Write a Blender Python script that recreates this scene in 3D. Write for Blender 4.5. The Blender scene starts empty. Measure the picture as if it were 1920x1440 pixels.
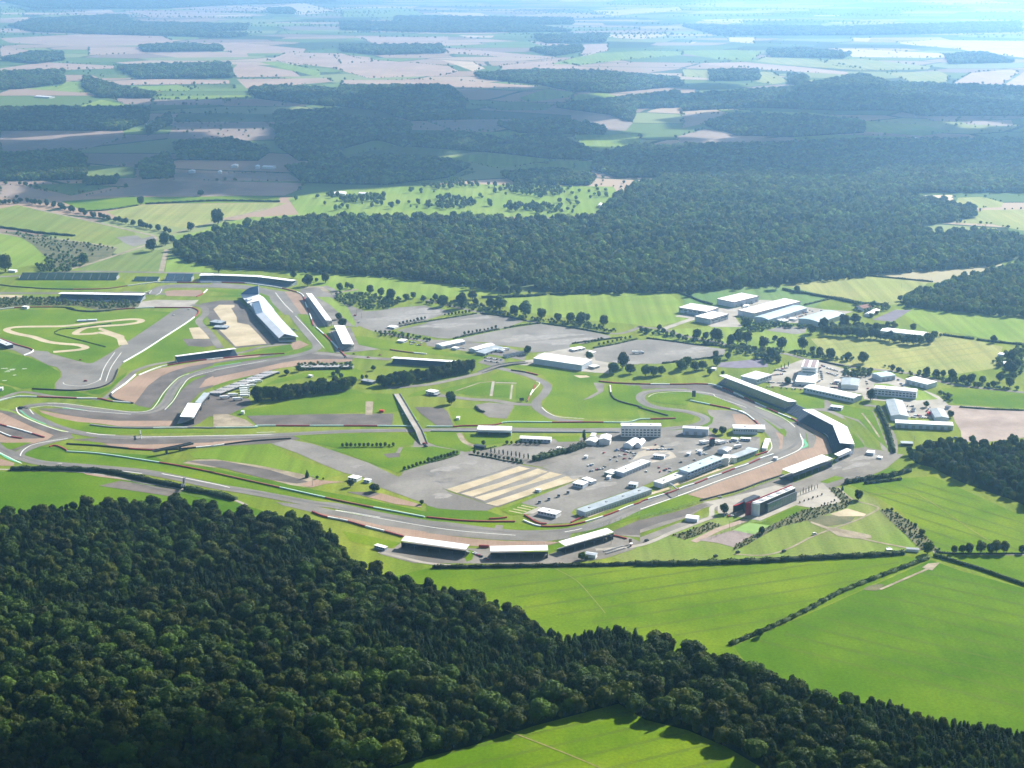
import bpy, math, random
import numpy as np
from mathutils import Vector
R_ = math.radians
SC = bpy.context.scene
COL = SC.collection
# ---------------------------------------------------------------- camera
CAM_H, FOC, HORIZON = 600.0, 2900.0, -100.0
PITCH = math.atan((720 - HORIZON) / FOC)
cam_d = bpy.data.cameras.new("camera"); cam = bpy.data.objects.new("camera", cam_d); COL.objects.link(cam)
cam_d.sensor_width = 36; cam_d.lens = 36 * FOC / 1920; cam_d.clip_start = 1; cam_d.clip_end = 90000
cam.location = (0, 0, CAM_H); cam.rotation_euler = (math.pi / 2 - PITCH, 0, 0)
SC.camera = cam
# ---------------------------------------------------------------- light
SUN_AZ, SUN_EL = 42.0, 31.0
w = bpy.data.worlds.new("World"); SC.world = w; w.use_nodes = True
nt = w.node_tree; bg = nt.nodes["Background"]
sky = nt.nodes.new("ShaderNodeTexSky"); sky.sky_type = 'NISHITA'; sky.sun_disc = False
sky.sun_elevation = R_(SUN_EL); sky.sun_rotation = R_(SUN_AZ); sky.altitude = 100
nt.links.new(sky.outputs[0], bg.inputs[0]); bg.inputs[1].default_value = 0.055
sd = bpy.data.lights.new("sun", 'SUN'); sun = bpy.data.objects.new("sun", sd); COL.objects.link(sun)
sd.energy = 5.0; sd.angle = R_(0.5); sd.color = (1, 0.95, 0.86)
SDIR = Vector((math.sin(R_(SUN_AZ)) * math.cos(R_(SUN_EL)), math.cos(R_(SUN_AZ)) * math.cos(R_(SUN_EL)), math.sin(R_(SUN_EL))))
sun.rotation_euler = SDIR.to_track_quat('Z', 'Y').to_euler(); sun.location = (500, 1500, 900)
SC.view_settings.view_transform = 'Standard'; SC.view_settings.look = 'None'
SC.view_settings.exposure = 1.55; SC.view_settings.gamma = 1
SC.cycles.max_bounces = 6; SC.cycles.volume_bounces = 1; SC.cycles.transparent_max_bounces = 16
SC.cycles.use_denoising = True
try: SC.cycles.denoiser = 'OPENIMAGEDENOISE'
except Exception: pass
HAZE_COL, HAZE_D, HAZE_G = (0.33, 0.62, 1.0), 0.000088, 0.68
random.seed(7); RNG = np.random.default_rng(7)

# ---------------------------------------------------------------- survey: a sighted point -> a place on the ground
TILES = {'A': (0, 480, 4.8), 'B': (400, 480, 4.8), 'C': (800, 480, 4.8), 'D': (1200, 480, 4.8), 'E': (1520, 480, 4.8),
         'F': (0, 760, 4.8), 'G': (400, 760, 4.8), 'H': (800, 760, 4.8), 'I': (1200, 760, 4.8), 'J': (1520, 760, 4.8),
         'K': (0, 360, 4.0), 'L': (440, 300, 2.4), 'M': (0, 0, 3.0), 'N': (640, 0, 3.0), 'O': (1280, 0, 3.0),
         'P': (1240, 300, 2.8235), 'Q': (0, 900, 2.66667), 'R': (600, 980, 3.1305), 'S': (1200, 980, 2.66667),
         'U': (1360, 880, 8.0), 'V': (860, 820, 12.0), 'W': (0, 0, 1.0)}
def px(s, n=2):
    out, t = [], TILES['W']
    for tok in s.replace('|', ' ').split():
        if tok[0].isalpha():
            t = TILES[tok[0]]; tok = tok[1:]
            if not tok: continue
        v = [float(a) for a in tok.split(',')]
        out.append((t[0] + v[0] / t[2], t[1] + v[1] / t[2]) + tuple(a / t[2] for a in v[2:]))
    return out
CP, SP = math.cos(PITCH), math.sin(PITCH)
def at(x, y, z=0.0):
    u, v = (x - 960) / FOC, (720 - y) / FOC
    dy, dz = CP + v * SP, -SP + v * CP
    t = (CAM_H - z) / (-dz)
    return Vector((u * t, dy * t, z))
def wpts(s, z=0.0): return [at(p[0], p[1], z) for p in px(s)]
def mpp(y): return CAM_H / ((y - HORIZON)) / CP      # metres per sighted pixel, roughly
def to_px(p):
    d = Vector(p) - Vector((0, 0, CAM_H))
    f = d.y * CP - d.z * SP; up = d.y * SP + d.z * CP
    return 960 + FOC * d.x / f, 720 - FOC * up / f
def inside(P, poly):
    x, y = P[:, 0], P[:, 1]; r = np.zeros(len(P), bool); n = len(poly)
    for i in range(n):
        x1, y1 = poly[i][:2]; x2, y2 = poly[(i + 1) % n][:2]
        c = ((y1 > y) != (y2 > y))
        if y1 != y2: r ^= c & (x < (x2 - x1) * (y - y1) / (y2 - y1) + x1)
    return r
def smooth(pts, closed=False, k=5):
    n = len(pts)
    if n < 3: return pts
    out = []; rng = range(n) if closed else range(n - 1)
    for i in rng:
        if closed: p = [pts[(i + j) % n] for j in (-1, 0, 1, 2)]
        else: p = [pts[max(i - 1, 0)], pts[i], pts[i + 1], pts[min(i + 2, n - 1)]]
        for j in range(k):
            t = j / k
            out.append(0.5 * ((2 * p[1]) + (p[2] - p[0]) * t + (2 * p[0] - 5 * p[1] + 4 * p[2] - p[3]) * t * t + (3 * p[1] - p[0] - 3 * p[2] + p[3]) * t ** 3))
    if not closed: out.append(pts[-1])
    return out

# ---------------------------------------------------------------- objects
def link(name, data, parent=None):
    o = bpy.data.objects.new(name, data); COL.objects.link(o)
    if parent is not None: o.parent = parent
    return o
def tag(o, label=None, cat=None, group=None, kind=None):
    if label: o['label'] = label
    if cat: o['category'] = cat
    if group: o['group'] = group
    if kind: o['kind'] = kind
    return o
def thing(name, label, cat, loc=(0, 0, 0), rz=0, group=None):
    o = link(name, None); o.location = loc; o.rotation_euler = (0, 0, rz); o.empty_display_size = 2
    return tag(o, label, cat, group)
def raw(name, verts, faces, mats=None, mi=None, smooth_=False):
    me = bpy.data.meshes.new(name); me.from_pydata([tuple(v) for v in verts], [], faces); 
    for m in (mats or []): me.materials.append(m)
    if mi is not None: me.polygons.foreach_set('material_index', mi)
    if smooth_: me.polygons.foreach_set('use_smooth', [True] * len(me.polygons))
    me.update(); return me
class MB:
    """collects solids for ONE mesh object"""
    def __init__(s): s.v = []; s.f = []
    def add(s, vs, fs):
        b = len(s.v); s.v += [tuple(v) for v in vs]; s.f += [tuple(i + b for i in f) for f in fs]; return s
    def box(s, x0, x1, y0, y1, z0, z1, skip_bottom=False):
        v = [(x0, y0, z0), (x1, y0, z0), (x1, y1, z0), (x0, y1, z0), (x0, y0, z1), (x1, y0, z1), (x1, y1, z1), (x0, y1, z1)]
        return s.add(v, [(3, 2, 1, 0), (4, 5, 6, 7), (0, 1, 5, 4), (1, 2, 6, 5), (2, 3, 7, 6), (3, 0, 4, 7)])
    def prism(s, pts, z0, z1):
        if sum(a[0] * b[1] - b[0] * a[1] for a, b in zip(pts, pts[1:] + pts[:1])) < 0: pts = pts[::-1]
        n = len(pts); zz0 = z0 if hasattr(z0, '__len__') else [z0] * n; zz1 = z1 if hasattr(z1, '__len__') else [z1] * n
        v = [(p[0], p[1], a) for p, a in zip(pts, zz0)] + [(p[0], p[1], a) for p, a in zip(pts, zz1)]
        return s.add(v, [tuple(range(n))[::-1], tuple(range(n, 2 * n))] + [(i, (i + 1) % n, n + (i + 1) % n, n + i) for i in range(n)])
    def hexa(s, b, t):                       # 4 bottom, 4 top points
        return s.add(list(b) + list(t), [(3, 2, 1, 0), (4, 5, 6, 7), (0, 1, 5, 4), (1, 2, 6, 5), (2, 3, 7, 6), (3, 0, 4, 7)])
    def tube(s, p, q, r0, r1=None, n=6):
        r1 = r0 if r1 is None else r1; p, q = Vector(p), Vector(q); d = (q - p).normalized()
        a = d.orthogonal().normalized(); b = d.cross(a); v = []
        for c, r in ((p, r0), (q, r1)):
            for i in range(n):
                t = 2 * math.pi * i / n; v.append(c + a * math.cos(t) * r + b * math.sin(t) * r)
        return s.add(v, [tuple(range(n))[::-1], tuple(range(n, 2 * n))] + [(i, (i + 1) % n, n + (i + 1) % n, n + i) for i in range(n)])
    def build(s, name, mat, parent=None):
        return link(name, raw(name, s.v, s.f, [mat]), parent)

# ---------------------------------------------------------------- materials (base colours only; light does the rest)
MATS = {}
def mat(name, col, col2=None, scale=0.05, rough=0.9, fine=None, fine_s=1.0, stripes=None, spec=0.2, metallic=0.0, trans=0.0, contrast=0.5):
    if name in MATS: return MATS[name]
    m = bpy.data.materials.new(name); m.use_nodes = True; nt = m.node_tree; N = nt.nodes; L = nt.links
    p = N["Principled BSDF"]; p.inputs["Roughness"].default_value = rough
    p.inputs["Specular IOR Level"].default_value = spec; p.inputs["Metallic"].default_value = metallic
    p.inputs["Base Color"].default_value = (*col, 1)
    src = None
    tc = N.new("ShaderNodeNewGeometry")
    if col2 is not None:
        n1 = N.new("ShaderNodeTexNoise"); n1.inputs["Scale"].default_value = scale; n1.inputs["Detail"].default_value = 6; n1.inputs["Roughness"].default_value = 0.6
        L.new(tc.outputs["Position"], n1.inputs["Vector"])
        r = N.new("ShaderNodeValToRGB"); r.color_ramp.elements[0].position = 0.5 - contrast / 2 * 0.5; r.color_ramp.elements[1].position = 0.5 + contrast / 2 * 0.5
        r.color_ramp.elements[0].color = (*col, 1); r.color_ramp.elements[1].color = (*col2, 1)
        L.new(n1.outputs["Fac"], r.inputs[0]); src = r.outputs[0]
    def mul(src, fac_out, lo, hi):
        mr = N.new("ShaderNodeMapRange"); mr.inputs["From Min"].default_value = 0.25; mr.inputs["From Max"].default_value = 0.75
        mr.inputs["To Min"].default_value = lo; mr.inputs["To Max"].default_value = hi; L.new(fac_out, mr.inputs["Value"])
        mx = N.new("ShaderNodeMix"); mx.data_type = 'RGBA'; mx.blend_type = 'MULTIPLY'; mx.inputs["Factor"].default_value = 1
        if src is None: mx.inputs["A"].default_value = (*col, 1)
        else: L.new(src, mx.inputs["A"])
        cb = N.new("ShaderNodeCombineColor")
        for i in range(3): L.new(mr.outputs[0], cb.inputs[i])
        L.new(cb.outputs[0], mx.inputs["B"]); return mx.outputs["Result"]
    if fine:
        n2 = N.new("ShaderNodeTexNoise"); n2.inputs["Scale"].default_value = fine_s; n2.inputs["Detail"].default_value = 5
        L.new(tc.outputs["Position"], n2.inputs["Vector"]); src = mul(src, n2.outputs["Fac"], 1 - fine, 1 + fine)
    if stripes:
        ang, width, amt = stripes
        mp = N.new("ShaderNodeMapping"); mp.inputs["Rotation"].default_value = (0, 0, R_(ang)); mp.inputs["Scale"].default_value = (1, 0.02, 1)
        L.new(tc.outputs["Position"], mp.inputs["Vector"])
        n3 = N.new("ShaderNodeTexNoise"); n3.inputs["Scale"].default_value = 1.0 / width; n3.inputs["Detail"].default_value = 3
        L.new(mp.outputs[0], n3.inputs["Vector"]); src = mul(src, n3.outputs["Fac"], 1 - amt, 1 + amt)
    if src is not None: L.new(src, p.inputs["Base Color"])
    if trans:
        oi = N.new("ShaderNodeObjectInfo"); mr = N.new("ShaderNodeMapRange"); mr.inputs["To Min"].default_value = .55; mr.inputs["To Max"].default_value = 1.6; L.new(oi.outputs["Random"], mr.inputs["Value"])
        hs_ = N.new("ShaderNodeHueSaturation"); L.new(mr.outputs[0], hs_.inputs["Value"]); L.new(src, hs_.inputs["Color"]); src = hs_.outputs[0]; L.new(src, p.inputs["Base Color"])
        tr = N.new("ShaderNodeBsdfTranslucent"); ms = N.new("ShaderNodeMixShader"); ms.inputs[0].default_value = trans
        if src is not None: L.new(src, tr.inputs[0])
        else: tr.inputs[0].default_value = (*col, 1)
        L.new(p.outputs[0], ms.inputs[1]); L.new(tr.outputs[0], ms.inputs[2])
        L.new(ms.outputs[0], N["Material Output"].inputs["Surface"])
    MATS[name] = m; return m
def grass(name, c1, c2, ang=20, scale=0.008, amt=0.24, w_=13):
    return mat(name, c1, c2, scale=scale, fine=0.22, fine_s=0.35, stripes=(ang, w_, amt), rough=1, spec=0.05)
G_BASE = grass("grass", (0.110, 0.162, 0.014), (0.165, 0.195, 0.024), 25)
G_BRIGHT = grass("grass_bright", (0.070, 0.138, 0.003), (0.132, 0.192, 0.008), -35, amt=0.07)
G_DEEP = grass("grass_deep", (0.050, 0.118, 0.002), (0.090, 0.158, 0.005), 62, amt=0.09)
G_YEL = grass("grass_dry", (0.140, 0.190, 0.035), (0.190, 0.205, 0.055), 5)
G_MID = grass("meadow", (0.150, 0.225, 0.030), (0.190, 0.250, 0.045), 40)
G_PALE = grass("meadow_pale", (0.220, 0.245, 0.070), (0.270, 0.265, 0.090), 10)
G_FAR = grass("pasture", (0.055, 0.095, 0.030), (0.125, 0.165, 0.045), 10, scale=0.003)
TAN = mat("stubble", (0.30, 0.20, 0.145), (0.36, 0.25, 0.18), scale=0.004, fine=0.10, fine_s=0.03, stripes=(70, 30, 0.06))
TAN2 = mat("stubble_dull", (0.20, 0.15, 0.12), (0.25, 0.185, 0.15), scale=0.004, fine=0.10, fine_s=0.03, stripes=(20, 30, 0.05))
STRAW = mat("straw", (0.42, 0.31, 0.20), (0.50, 0.38, 0.25), scale=0.004, fine=0.08, fine_s=0.03)
ROUGHG = mat("scrub_ground", (0.065, 0.075, 0.028), (0.13, 0.12, 0.055), scale=0.05, fine=0.25, fine_s=0.6)
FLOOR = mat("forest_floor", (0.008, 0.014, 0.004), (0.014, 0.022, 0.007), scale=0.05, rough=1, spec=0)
ASPH = mat("asphalt", (0.130, 0.121, 0.108), (0.185, 0.172, 0.155), scale=0.02, fine=0.16, fine_s=0.5, stripes=(60, 3, 0.05))
ASPH_D = mat("asphalt_dark", (0.078, 0.067, 0.060), (0.128, 0.110, 0.100), scale=0.03, fine=0.16, fine_s=0.5)
ASPH_O = mat("asphalt_old", (0.120, 0.108, 0.094), (0.205, 0.185, 0.163), scale=0.02, fine=0.12, fine_s=0.25)
LOT = mat("lot_gravel", (0.135, 0.125, 0.112), (0.215, 0.199, 0.180), scale=0.012, fine=0.14, fine_s=0.3, stripes=(15, 6, 0.05))
GRAV = mat("gravel", (0.225, 0.150, 0.105), (0.300, 0.205, 0.148), scale=0.02, fine=0.12, fine_s=0.5, stripes=(60, 2, 0.10))
SAND = mat("sand", (0.34, 0.28, 0.18), (0.46, 0.385, 0.265), scale=0.03, fine=0.10, fine_s=0.4)
DIRT = mat("dirt", (0.18, 0.145, 0.10), (0.31, 0.26, 0.185), scale=0.05, fine=0.15, fine_s=0.5)
PAVE = mat("pale_concrete", (0.25, 0.225, 0.19), (0.35, 0.32, 0.28), scale=0.03, fine=0.08, fine_s=0.5)
LINE = mat("line_paint", (0.72, 0.72, 0.68)); KGREEN = mat("kerb_green", (0.10, 0.35, 0.20)); KRED = mat("kerb_red", (0.45, 0.05, 0.05))
WHITE = mat("white_roof", (0.74, 0.74, 0.74), (0.84, 0.84, 0.83), scale=0.15, rough=0.5, stripes=(0, 0.7, 0.04))
WHITE_P = mat("white_paint", (0.66, 0.67, 0.68), rough=0.6, col2=(0.75, 0.75, 0.75), scale=0.3)
PALE = mat("pale_wall", (0.42, 0.46, 0.52), (0.52, 0.55, 0.60), scale=0.1, rough=0.7)
PALE_W = mat("cream_wall", (0.60, 0.60, 0.58), (0.68, 0.67, 0.64), scale=0.2, rough=0.8)
BLUEROOF = mat("blue_grey_roof", (0.36, 0.47, 0.52), (0.44, 0.55, 0.60), scale=0.1, rough=0.5, stripes=(0, 0.8, 0.05))
GREYROOF = mat("grey_roof", (0.25, 0.29, 0.32), (0.33, 0.37, 0.40), scale=0.1, rough=0.5, stripes=(0, 1, 0.06))
SILVER = mat("silver_roof", (0.48, 0.50, 0.54), (0.56, 0.58, 0.62), scale=0.05, rough=0.35, stripes=(20, 1.5, 0.04), spec=0.5)
BROWN = mat("brown_trim", (0.20, 0.10, 0.08)); DARK = mat("dark_cladding", (0.025, 0.03, 0.04), (0.04, 0.045, 0.055), scale=0.2, rough=0.4)
GLASS = mat("dark_glass", (0.03, 0.05, 0.06), rough=0.12, spec=0.8); GREENGL = mat("green_glass", (0.10, 0.17, 0.17), (0.16, 0.24, 0.22), scale=0.5, rough=0.2, spec=0.7)
RED = mat("red_paint", (0.45, 0.03, 0.04)); REDB = mat("red_barrier", (0.28, 0.045, 0.04), (0.24, 0.04, 0.04), scale=1)
WHITEB = mat("white_barrier", (0.68, 0.70, 0.68)); GREENB = mat("green_barrier", (0.40, 0.55, 0.48)); RUST = mat("rust_barrier", (0.24, 0.09, 0.05))
SEATB = mat("blue_seats", (0.035, 0.060, 0.105), (0.050, 0.08, 0.13), scale=0.4); SEATG = mat("teal_seats", (0.022, 0.060, 0.062), (0.035, 0.085, 0.085), scale=0.3)
SEATC = mat("concrete_tiers", (0.26, 0.26, 0.27), (0.34, 0.33, 0.33), scale=0.3); STEEL = mat("steel", (0.30, 0.31, 0.33), rough=0.5, metallic=0.3)
BLACKM = mat("black_rubber", (0.02, 0.02, 0.022)); WOOD = mat("bark", (0.07, 0.05, 0.035), (0.10, 0.075, 0.05), scale=2)
def leafmat(name, c1, c2):
    m = mat(name, c1, c2, scale=0.09, rough=0.75, spec=0.15, fine=0.42, fine_s=0.009, trans=0.30)
    return m
LEAF = [leafmat("oak_leaves", (0.014, 0.035, 0.002), (0.044, 0.082, 0.004)), leafmat("ash_leaves", (0.021, 0.045, 0.004), (0.062, 0.102, 0.009)),
        leafmat("olive_leaves", (0.026, 0.040, 0.002), (0.064, 0.080, 0.006))]
NEEDLE = leafmat("needles", (0.012, 0.034, 0.005), (0.022, 0.052, 0.009))
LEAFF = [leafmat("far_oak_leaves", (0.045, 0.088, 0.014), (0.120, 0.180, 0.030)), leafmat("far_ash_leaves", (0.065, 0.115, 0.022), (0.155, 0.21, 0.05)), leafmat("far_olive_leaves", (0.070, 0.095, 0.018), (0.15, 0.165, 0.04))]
HEDGEL = leafmat("hedge_leaves", (0.018, 0.038, 0.007), (0.034, 0.058, 0.012)); SCRUBL = leafmat("scrub_leaves", (0.06, 0.075, 0.03), (0.10, 0.11, 0.05))

def farmland():
    """open country: parcels of stubble, pasture and wood with dark hedges on their boundaries"""
    m = bpy.data.materials.new("farmland"); m.use_nodes = True; nt = m.node_tree; N, L = nt.nodes, nt.links; p = N["Principled BSDF"]; p.inputs["Roughness"].default_value = 1; p.inputs["Specular IOR Level"].default_value = .05
    g = N.new("ShaderNodeNewGeometry"); mp = N.new("ShaderNodeMapping"); mp.inputs["Rotation"].default_value = (0, 0, .35); mp.inputs["Scale"].default_value = (.0021, .0032, 1); L.new(g.outputs["Position"], mp.inputs["Vector"])
    ns = N.new("ShaderNodeTexNoise"); ns.inputs["Scale"].default_value = 1.2; L.new(mp.outputs[0], ns.inputs["Vector"]); ad = N.new("ShaderNodeMix"); ad.data_type = 'VECTOR'; ad.inputs["Factor"].default_value = .12; av = [q for q in ad.inputs if q.enabled and q.type == "VECTOR"]; L.new(mp.outputs[0], av[0]); L.new(ns.outputs["Color"], av[1])
    out = {}
    for f in ('F1', 'DISTANCE_TO_EDGE'):
        v = N.new("ShaderNodeTexVoronoi"); v.feature = f; v.voronoi_dimensions = '2D'; v.inputs["Scale"].default_value = 1.0; v.inputs["Randomness"].default_value = .8; L.new([o_ for o_ in ad.outputs if o_.enabled][0], v.inputs["Vector"]); out[f] = v
    sp = N.new("ShaderNodeSeparateColor"); L.new(out['F1'].outputs["Color"], sp.inputs[0]); r = N.new("ShaderNodeValToRGB"); r.color_ramp.interpolation = 'CONSTANT'
    cs = [(0, (.075, .125, .035)), (.16, (.30, .21, .15)), (.30, (.13, .19, .05)), (.44, (.045, .07, .03)), (.56, (.20, .23, .09)), (.68, (.36, .27, .19)), (.80, (.10, .15, .04)), (.90, (.22, .16, .13))]
    while len(r.color_ramp.elements) < len(cs): r.color_ramp.elements.new(.5)
    for e, (q, c) in zip(r.color_ramp.elements, cs): e.position = q; e.color = (*c, 1)
    L.new(sp.outputs[0], r.inputs[0]); ls = N.new("ShaderNodeMath"); ls.operation = 'LESS_THAN'; ls.inputs[1].default_value = .022; L.new(out['DISTANCE_TO_EDGE'].outputs["Distance"], ls.inputs[0])
    mx = N.new("ShaderNodeMix"); mx.data_type = 'RGBA'; L.new(ls.outputs[0], mx.inputs["Factor"]); L.new(r.outputs[0], mx.inputs["A"]); mx.inputs["B"].default_value = (.025, .045, .015, 1); L.new(mx.outputs["Result"], p.inputs["Base Color"]); return m
# ---------------------------------------------------------------- ground pieces
ZN = [0]
def sheet(name, pts, z, m, kind='structure', label=None):
    from mathutils.geometry import delaunay_2d_cdt
    ZN[0] += 1; zz = z + 0.0015 * ZN[0]; P = [Vector((p[0], p[1])) for p in pts]; n = len(P)
    V, _, F, _, _, _ = delaunay_2d_cdt(P, [(i, (i + 1) % n) for i in range(n)], [], 1, 1e-4)
    if F:
        C = np.array([sum((V[i] for i in f), Vector((0, 0))) / 3 for f in F]); ok = inside(C, [(p.x, p.y) for p in P]); T = []
        for f, k in zip(F, ok):
            if not k: continue
            a_, b_, c_ = (V[i] for i in f); T.append(tuple(f) if (b_ - a_).cross(c_ - a_) > 0 else tuple(f)[::-1])
    me = raw(name, [(v.x, v.y, 0) for v in V], T, [m]); o = link(name, me); o.location.z = zz
    return tag(o, label, None, None, kind)
def patch(name, s, z, m, sm=False):
    p = wpts(s)
    if sm: p = smooth(p, True, 4)
    return sheet(name, p, z, m)
def ribbon_pts(pts, wd, sm=True):
    if sm: pts = smooth(pts, False, 6)
    L_, R2 = [], []
    for i, p in enumerate(pts):
        d = (pts[min(i + 1, len(pts) - 1)] - pts[max(i - 1, 0)]); d.z = 0
        if d.length < 1e-6: continue
        n = Vector((-d.y, d.x, 0)).normalized() * wd / 2; L_.append(p + n); R2.append(p - n)
    return L_, R2
def ribbon(name, s, wd, z, m, sm=True):
    pts = wpts(s) if isinstance(s, str) else s
    L_, R2 = ribbon_pts(pts, wd, sm); n = len(L_); ZN[0] += 1
    me = raw(name, [(v.x, v.y, 0) for v in L_ + R2], [(n + i, n + i + 1, i + 1, i) for i in range(n - 1)], [m])
    o = link(name, me); o.location.z = z + 0.0015 * ZN[0]
    return tag(o, None, None, None, 'structure')
def edge_lines(s, wd, off, z, m=LINE, name='track_markings', sides=(1, -1)):
    pts = smooth(wpts(s), False, 6); v, f = [], []
    for sd_ in sides:
        a, b = [], []
        for i, p in enumerate(pts):
            d = pts[min(i + 1, len(pts) - 1)] - pts[max(i - 1, 0)]; n = Vector((-d.y, d.x, 0)).normalized() * sd_
            a.append(p + n * off); b.append(p + n * (off - wd))
        k = len(v); n_ = len(a); v += a + b; f += [(k + n_ + i, k + n_ + i + 1, k + i + 1, k + i) if sd_ > 0 else (k + i, k + i + 1, k + n_ + i + 1, k + n_ + i) for i in range(n_ - 1)]
    ZN[0] += 1; o = link(name, raw(name, v, f, [m])); o.location.z = z + 0.0015 * ZN[0]
    return tag(o, None, None, None, 'structure')
# ================================================================ THE GROUND
def big_ground():
    # one sheet to the horizon, denser near the camera is not needed: it is flat
    me = raw("ground", [(-60000, -4000, 0), (60000, -4000, 0), (60000, 90000, 0), (-60000, 90000, 0)], [(0, 1, 2, 3)], [farmland()])
    tag(link("ground", me), None, None, None, 'structure')
big_ground()
Z0, Z1, Z2, Z3, Z4 = 0.05, 0.45, 0.85, 1.25, 1.6
# near and middle grassland
patch("field", "W -400,500 -60,470 350,485 700,500 1100,530 1500,500 1700,480 2150,470 2300,700 2500,1000 3400,2600 -1500,2600 -900,900", Z0, G_BASE)
patch("field", "W -300,880 0,884 145,886 250,897 350,913 420,935 500,960 400,990 0,960 -400,960", Z0+.1, G_DEEP)
patch("field", "W 800,1066 1100,1066 1400,1055 1700,1043 1738,1050 1560,1130 1375,1210 1400,1270 1330,1260 1000,1210 800,1140 700,1090", Z0+.1, G_BRIGHT)
patch("field", "W 1375,1212 1560,1132 1745,1050 1800,1070 1925,1105 2200,1160 2300,1460 1900,1420 1600,1350 1420,1270", Z0+.1, G_DEEP)
patch("field", "W 1750,1042 2200,1046 2300,1180 1930,1100 1800,1062", Z0+.1, G_BRIGHT)
patch("field", "W 1170,1310 1300,1345 1480,1440 1520,1520 500,1560 700,1450 1000,1350", Z0+.1, G_BRIGHT)
patch("field", "W 1585,905 1720,895 1750,893 1900,960 2200,1050 2150,1040 1760,1040 1690,960 1640,930", Z0+.1, G_BRIGHT)
patch("field", "W 1585,910 1640,935 1660,960 1720,1030 1600,1045 1350,1050 1180,1056 1150,1045 1250,1000 1330,960 1480,980", Z0+.1, grass("grass_worn", (0.13, 0.20, 0.03), (0.17, 0.20, 0.055), 70))
# middle distance
patch("field", "W 520,507 600,507 720,518 850,530 1000,548 960,552 700,562 600,540", Z0+.1, G_MID)
patch("field", "W 905,560 1100,550 1250,545 1280,570 1290,600 1230,612 1100,600 980,585", Z0+.1, G_MID)
patch("field", "W 1270,545 1480,535 1560,556 1500,590 1300,600", Z0+.1, grass("meadow2", (0.10, 0.18, 0.05), (0.14, 0.20, 0.06), 80))
patch("field", "W 1470,535 1600,517 1650,515 1740,530 1690,572 1600,568", Z0+.12, G_PALE)
patch("field", "W 1625,515 1800,505 1880,495 1850,515 1765,530 1740,530", Z0+.14, mat("pale_stubble", (0.27, 0.24, 0.13), (0.32, 0.27, 0.15), scale=0.01, fine=0.08, fine_s=0.2, stripes=(20, 8, 0.05)))
patch("field", "W 1680,580 1720,575 1920,592 2200,600 2200,660 1920,648 1800,625 1740,620", Z0+.16, G_MID)
patch("field", "W 1520,635 1600,632 1760,622 1880,650 1870,690 1770,705 1700,700 1560,680", Z0+.16, G_PALE)
patch("field", "W 1765,727 1850,732 1920,735 2200,742 2200,770 1920,766 1790,757", Z0+.16, G_BRIGHT)
patch("field", "W 1200,620 1400,610 1520,620 1500,660 1350,645 1250,640", Z0+.16, G_MID)
patch("plough_strip", "E 555,575 760,485 905,485 740,590", Z1, mat("plough", (0.12, 0.10, 0.13), (0.15, 0.13, 0.16), scale=.05, stripes=(40, 2, .1)))
patch("plough_strip", "D 1130,670 1270,632 1500,640 1490,690 1400,705", Z1, LOT)
# ---- left middle distance (tile K)
patch("field", "K -300,110 0,125 130,98 250,125 620,205 1000,300 1030,330 860,400 700,385 560,360 400,330 0,268 -300,240", Z0+.1, grass("meadow3", (0.15, 0.20, 0.04), (0.19, 0.21, 0.05), 30))
patch("field", "K 460,70 900,40 1450,35 1920,30 2100,40 2080,80 1100,90 1030,95 800,135 620,140", Z0+.1, G_BRIGHT)
patch("field", "K 800,150 1030,100 1100,95 2160,82 1950,145 1640,200 1480,265 1370,270 1180,240 900,195", Z0+.12, G_PALE)
patch("field", "K 1300,380 1300,330 1480,300 1860,190 1920,185 1920,215 1500,330", Z0+.14, G_MID)
patch("field", "K -300,300 0,310 240,360 340,450 330,560 250,545 80,580 -300,590", Z0+.14, G_MID)
patch("scrubland", "K 0,300 120,300 400,345 700,390 880,420 820,490 700,560 500,580 330,570 420,520 320,470 250,400 140,330", Z0+.2, ROUGHG)
patch("field", "K 590,580 720,520 1070,430 1080,440 1240,430 1200,600 640,600", Z0+.2, grass("meadow4", (0.12, 0.17, 0.04), (0.16, 0.19, 0.055), 60))
patch("field", "K 1240,600 1260,470 1600,580 1600,605", Z0+.2, G_MID)
ribbon("dirt_track", "K 490,590 700,530 1060,410 1160,370 1150,330 1030,300 620,205 250,125", 9, Z1, DIRT)
ribbon("dirt_track", "K 1205,610 1250,430", 10, Z1, DIRT)
ribbon("dirt_track", "K 1290,310 1600,230 1900,150 2000,120", 7, Z1, DIRT)
patch("dirt_yard", "K 870,340 1030,325 1060,350 1150,330 1170,370 1000,410 930,380", Z1, LOT)
patch("bare_soil", "K 520,480 600,480 660,510 600,520", Z1, DIRT)
ribbon("dirt_track", "K 880,420 700,390 400,350 200,335 0,312", 6, Z1, DIRT)
ribbon("road", "K -100,640 200,625 450,600 700,596 1250,605 1600,610", 12, Z1, ASPH_O)
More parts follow.
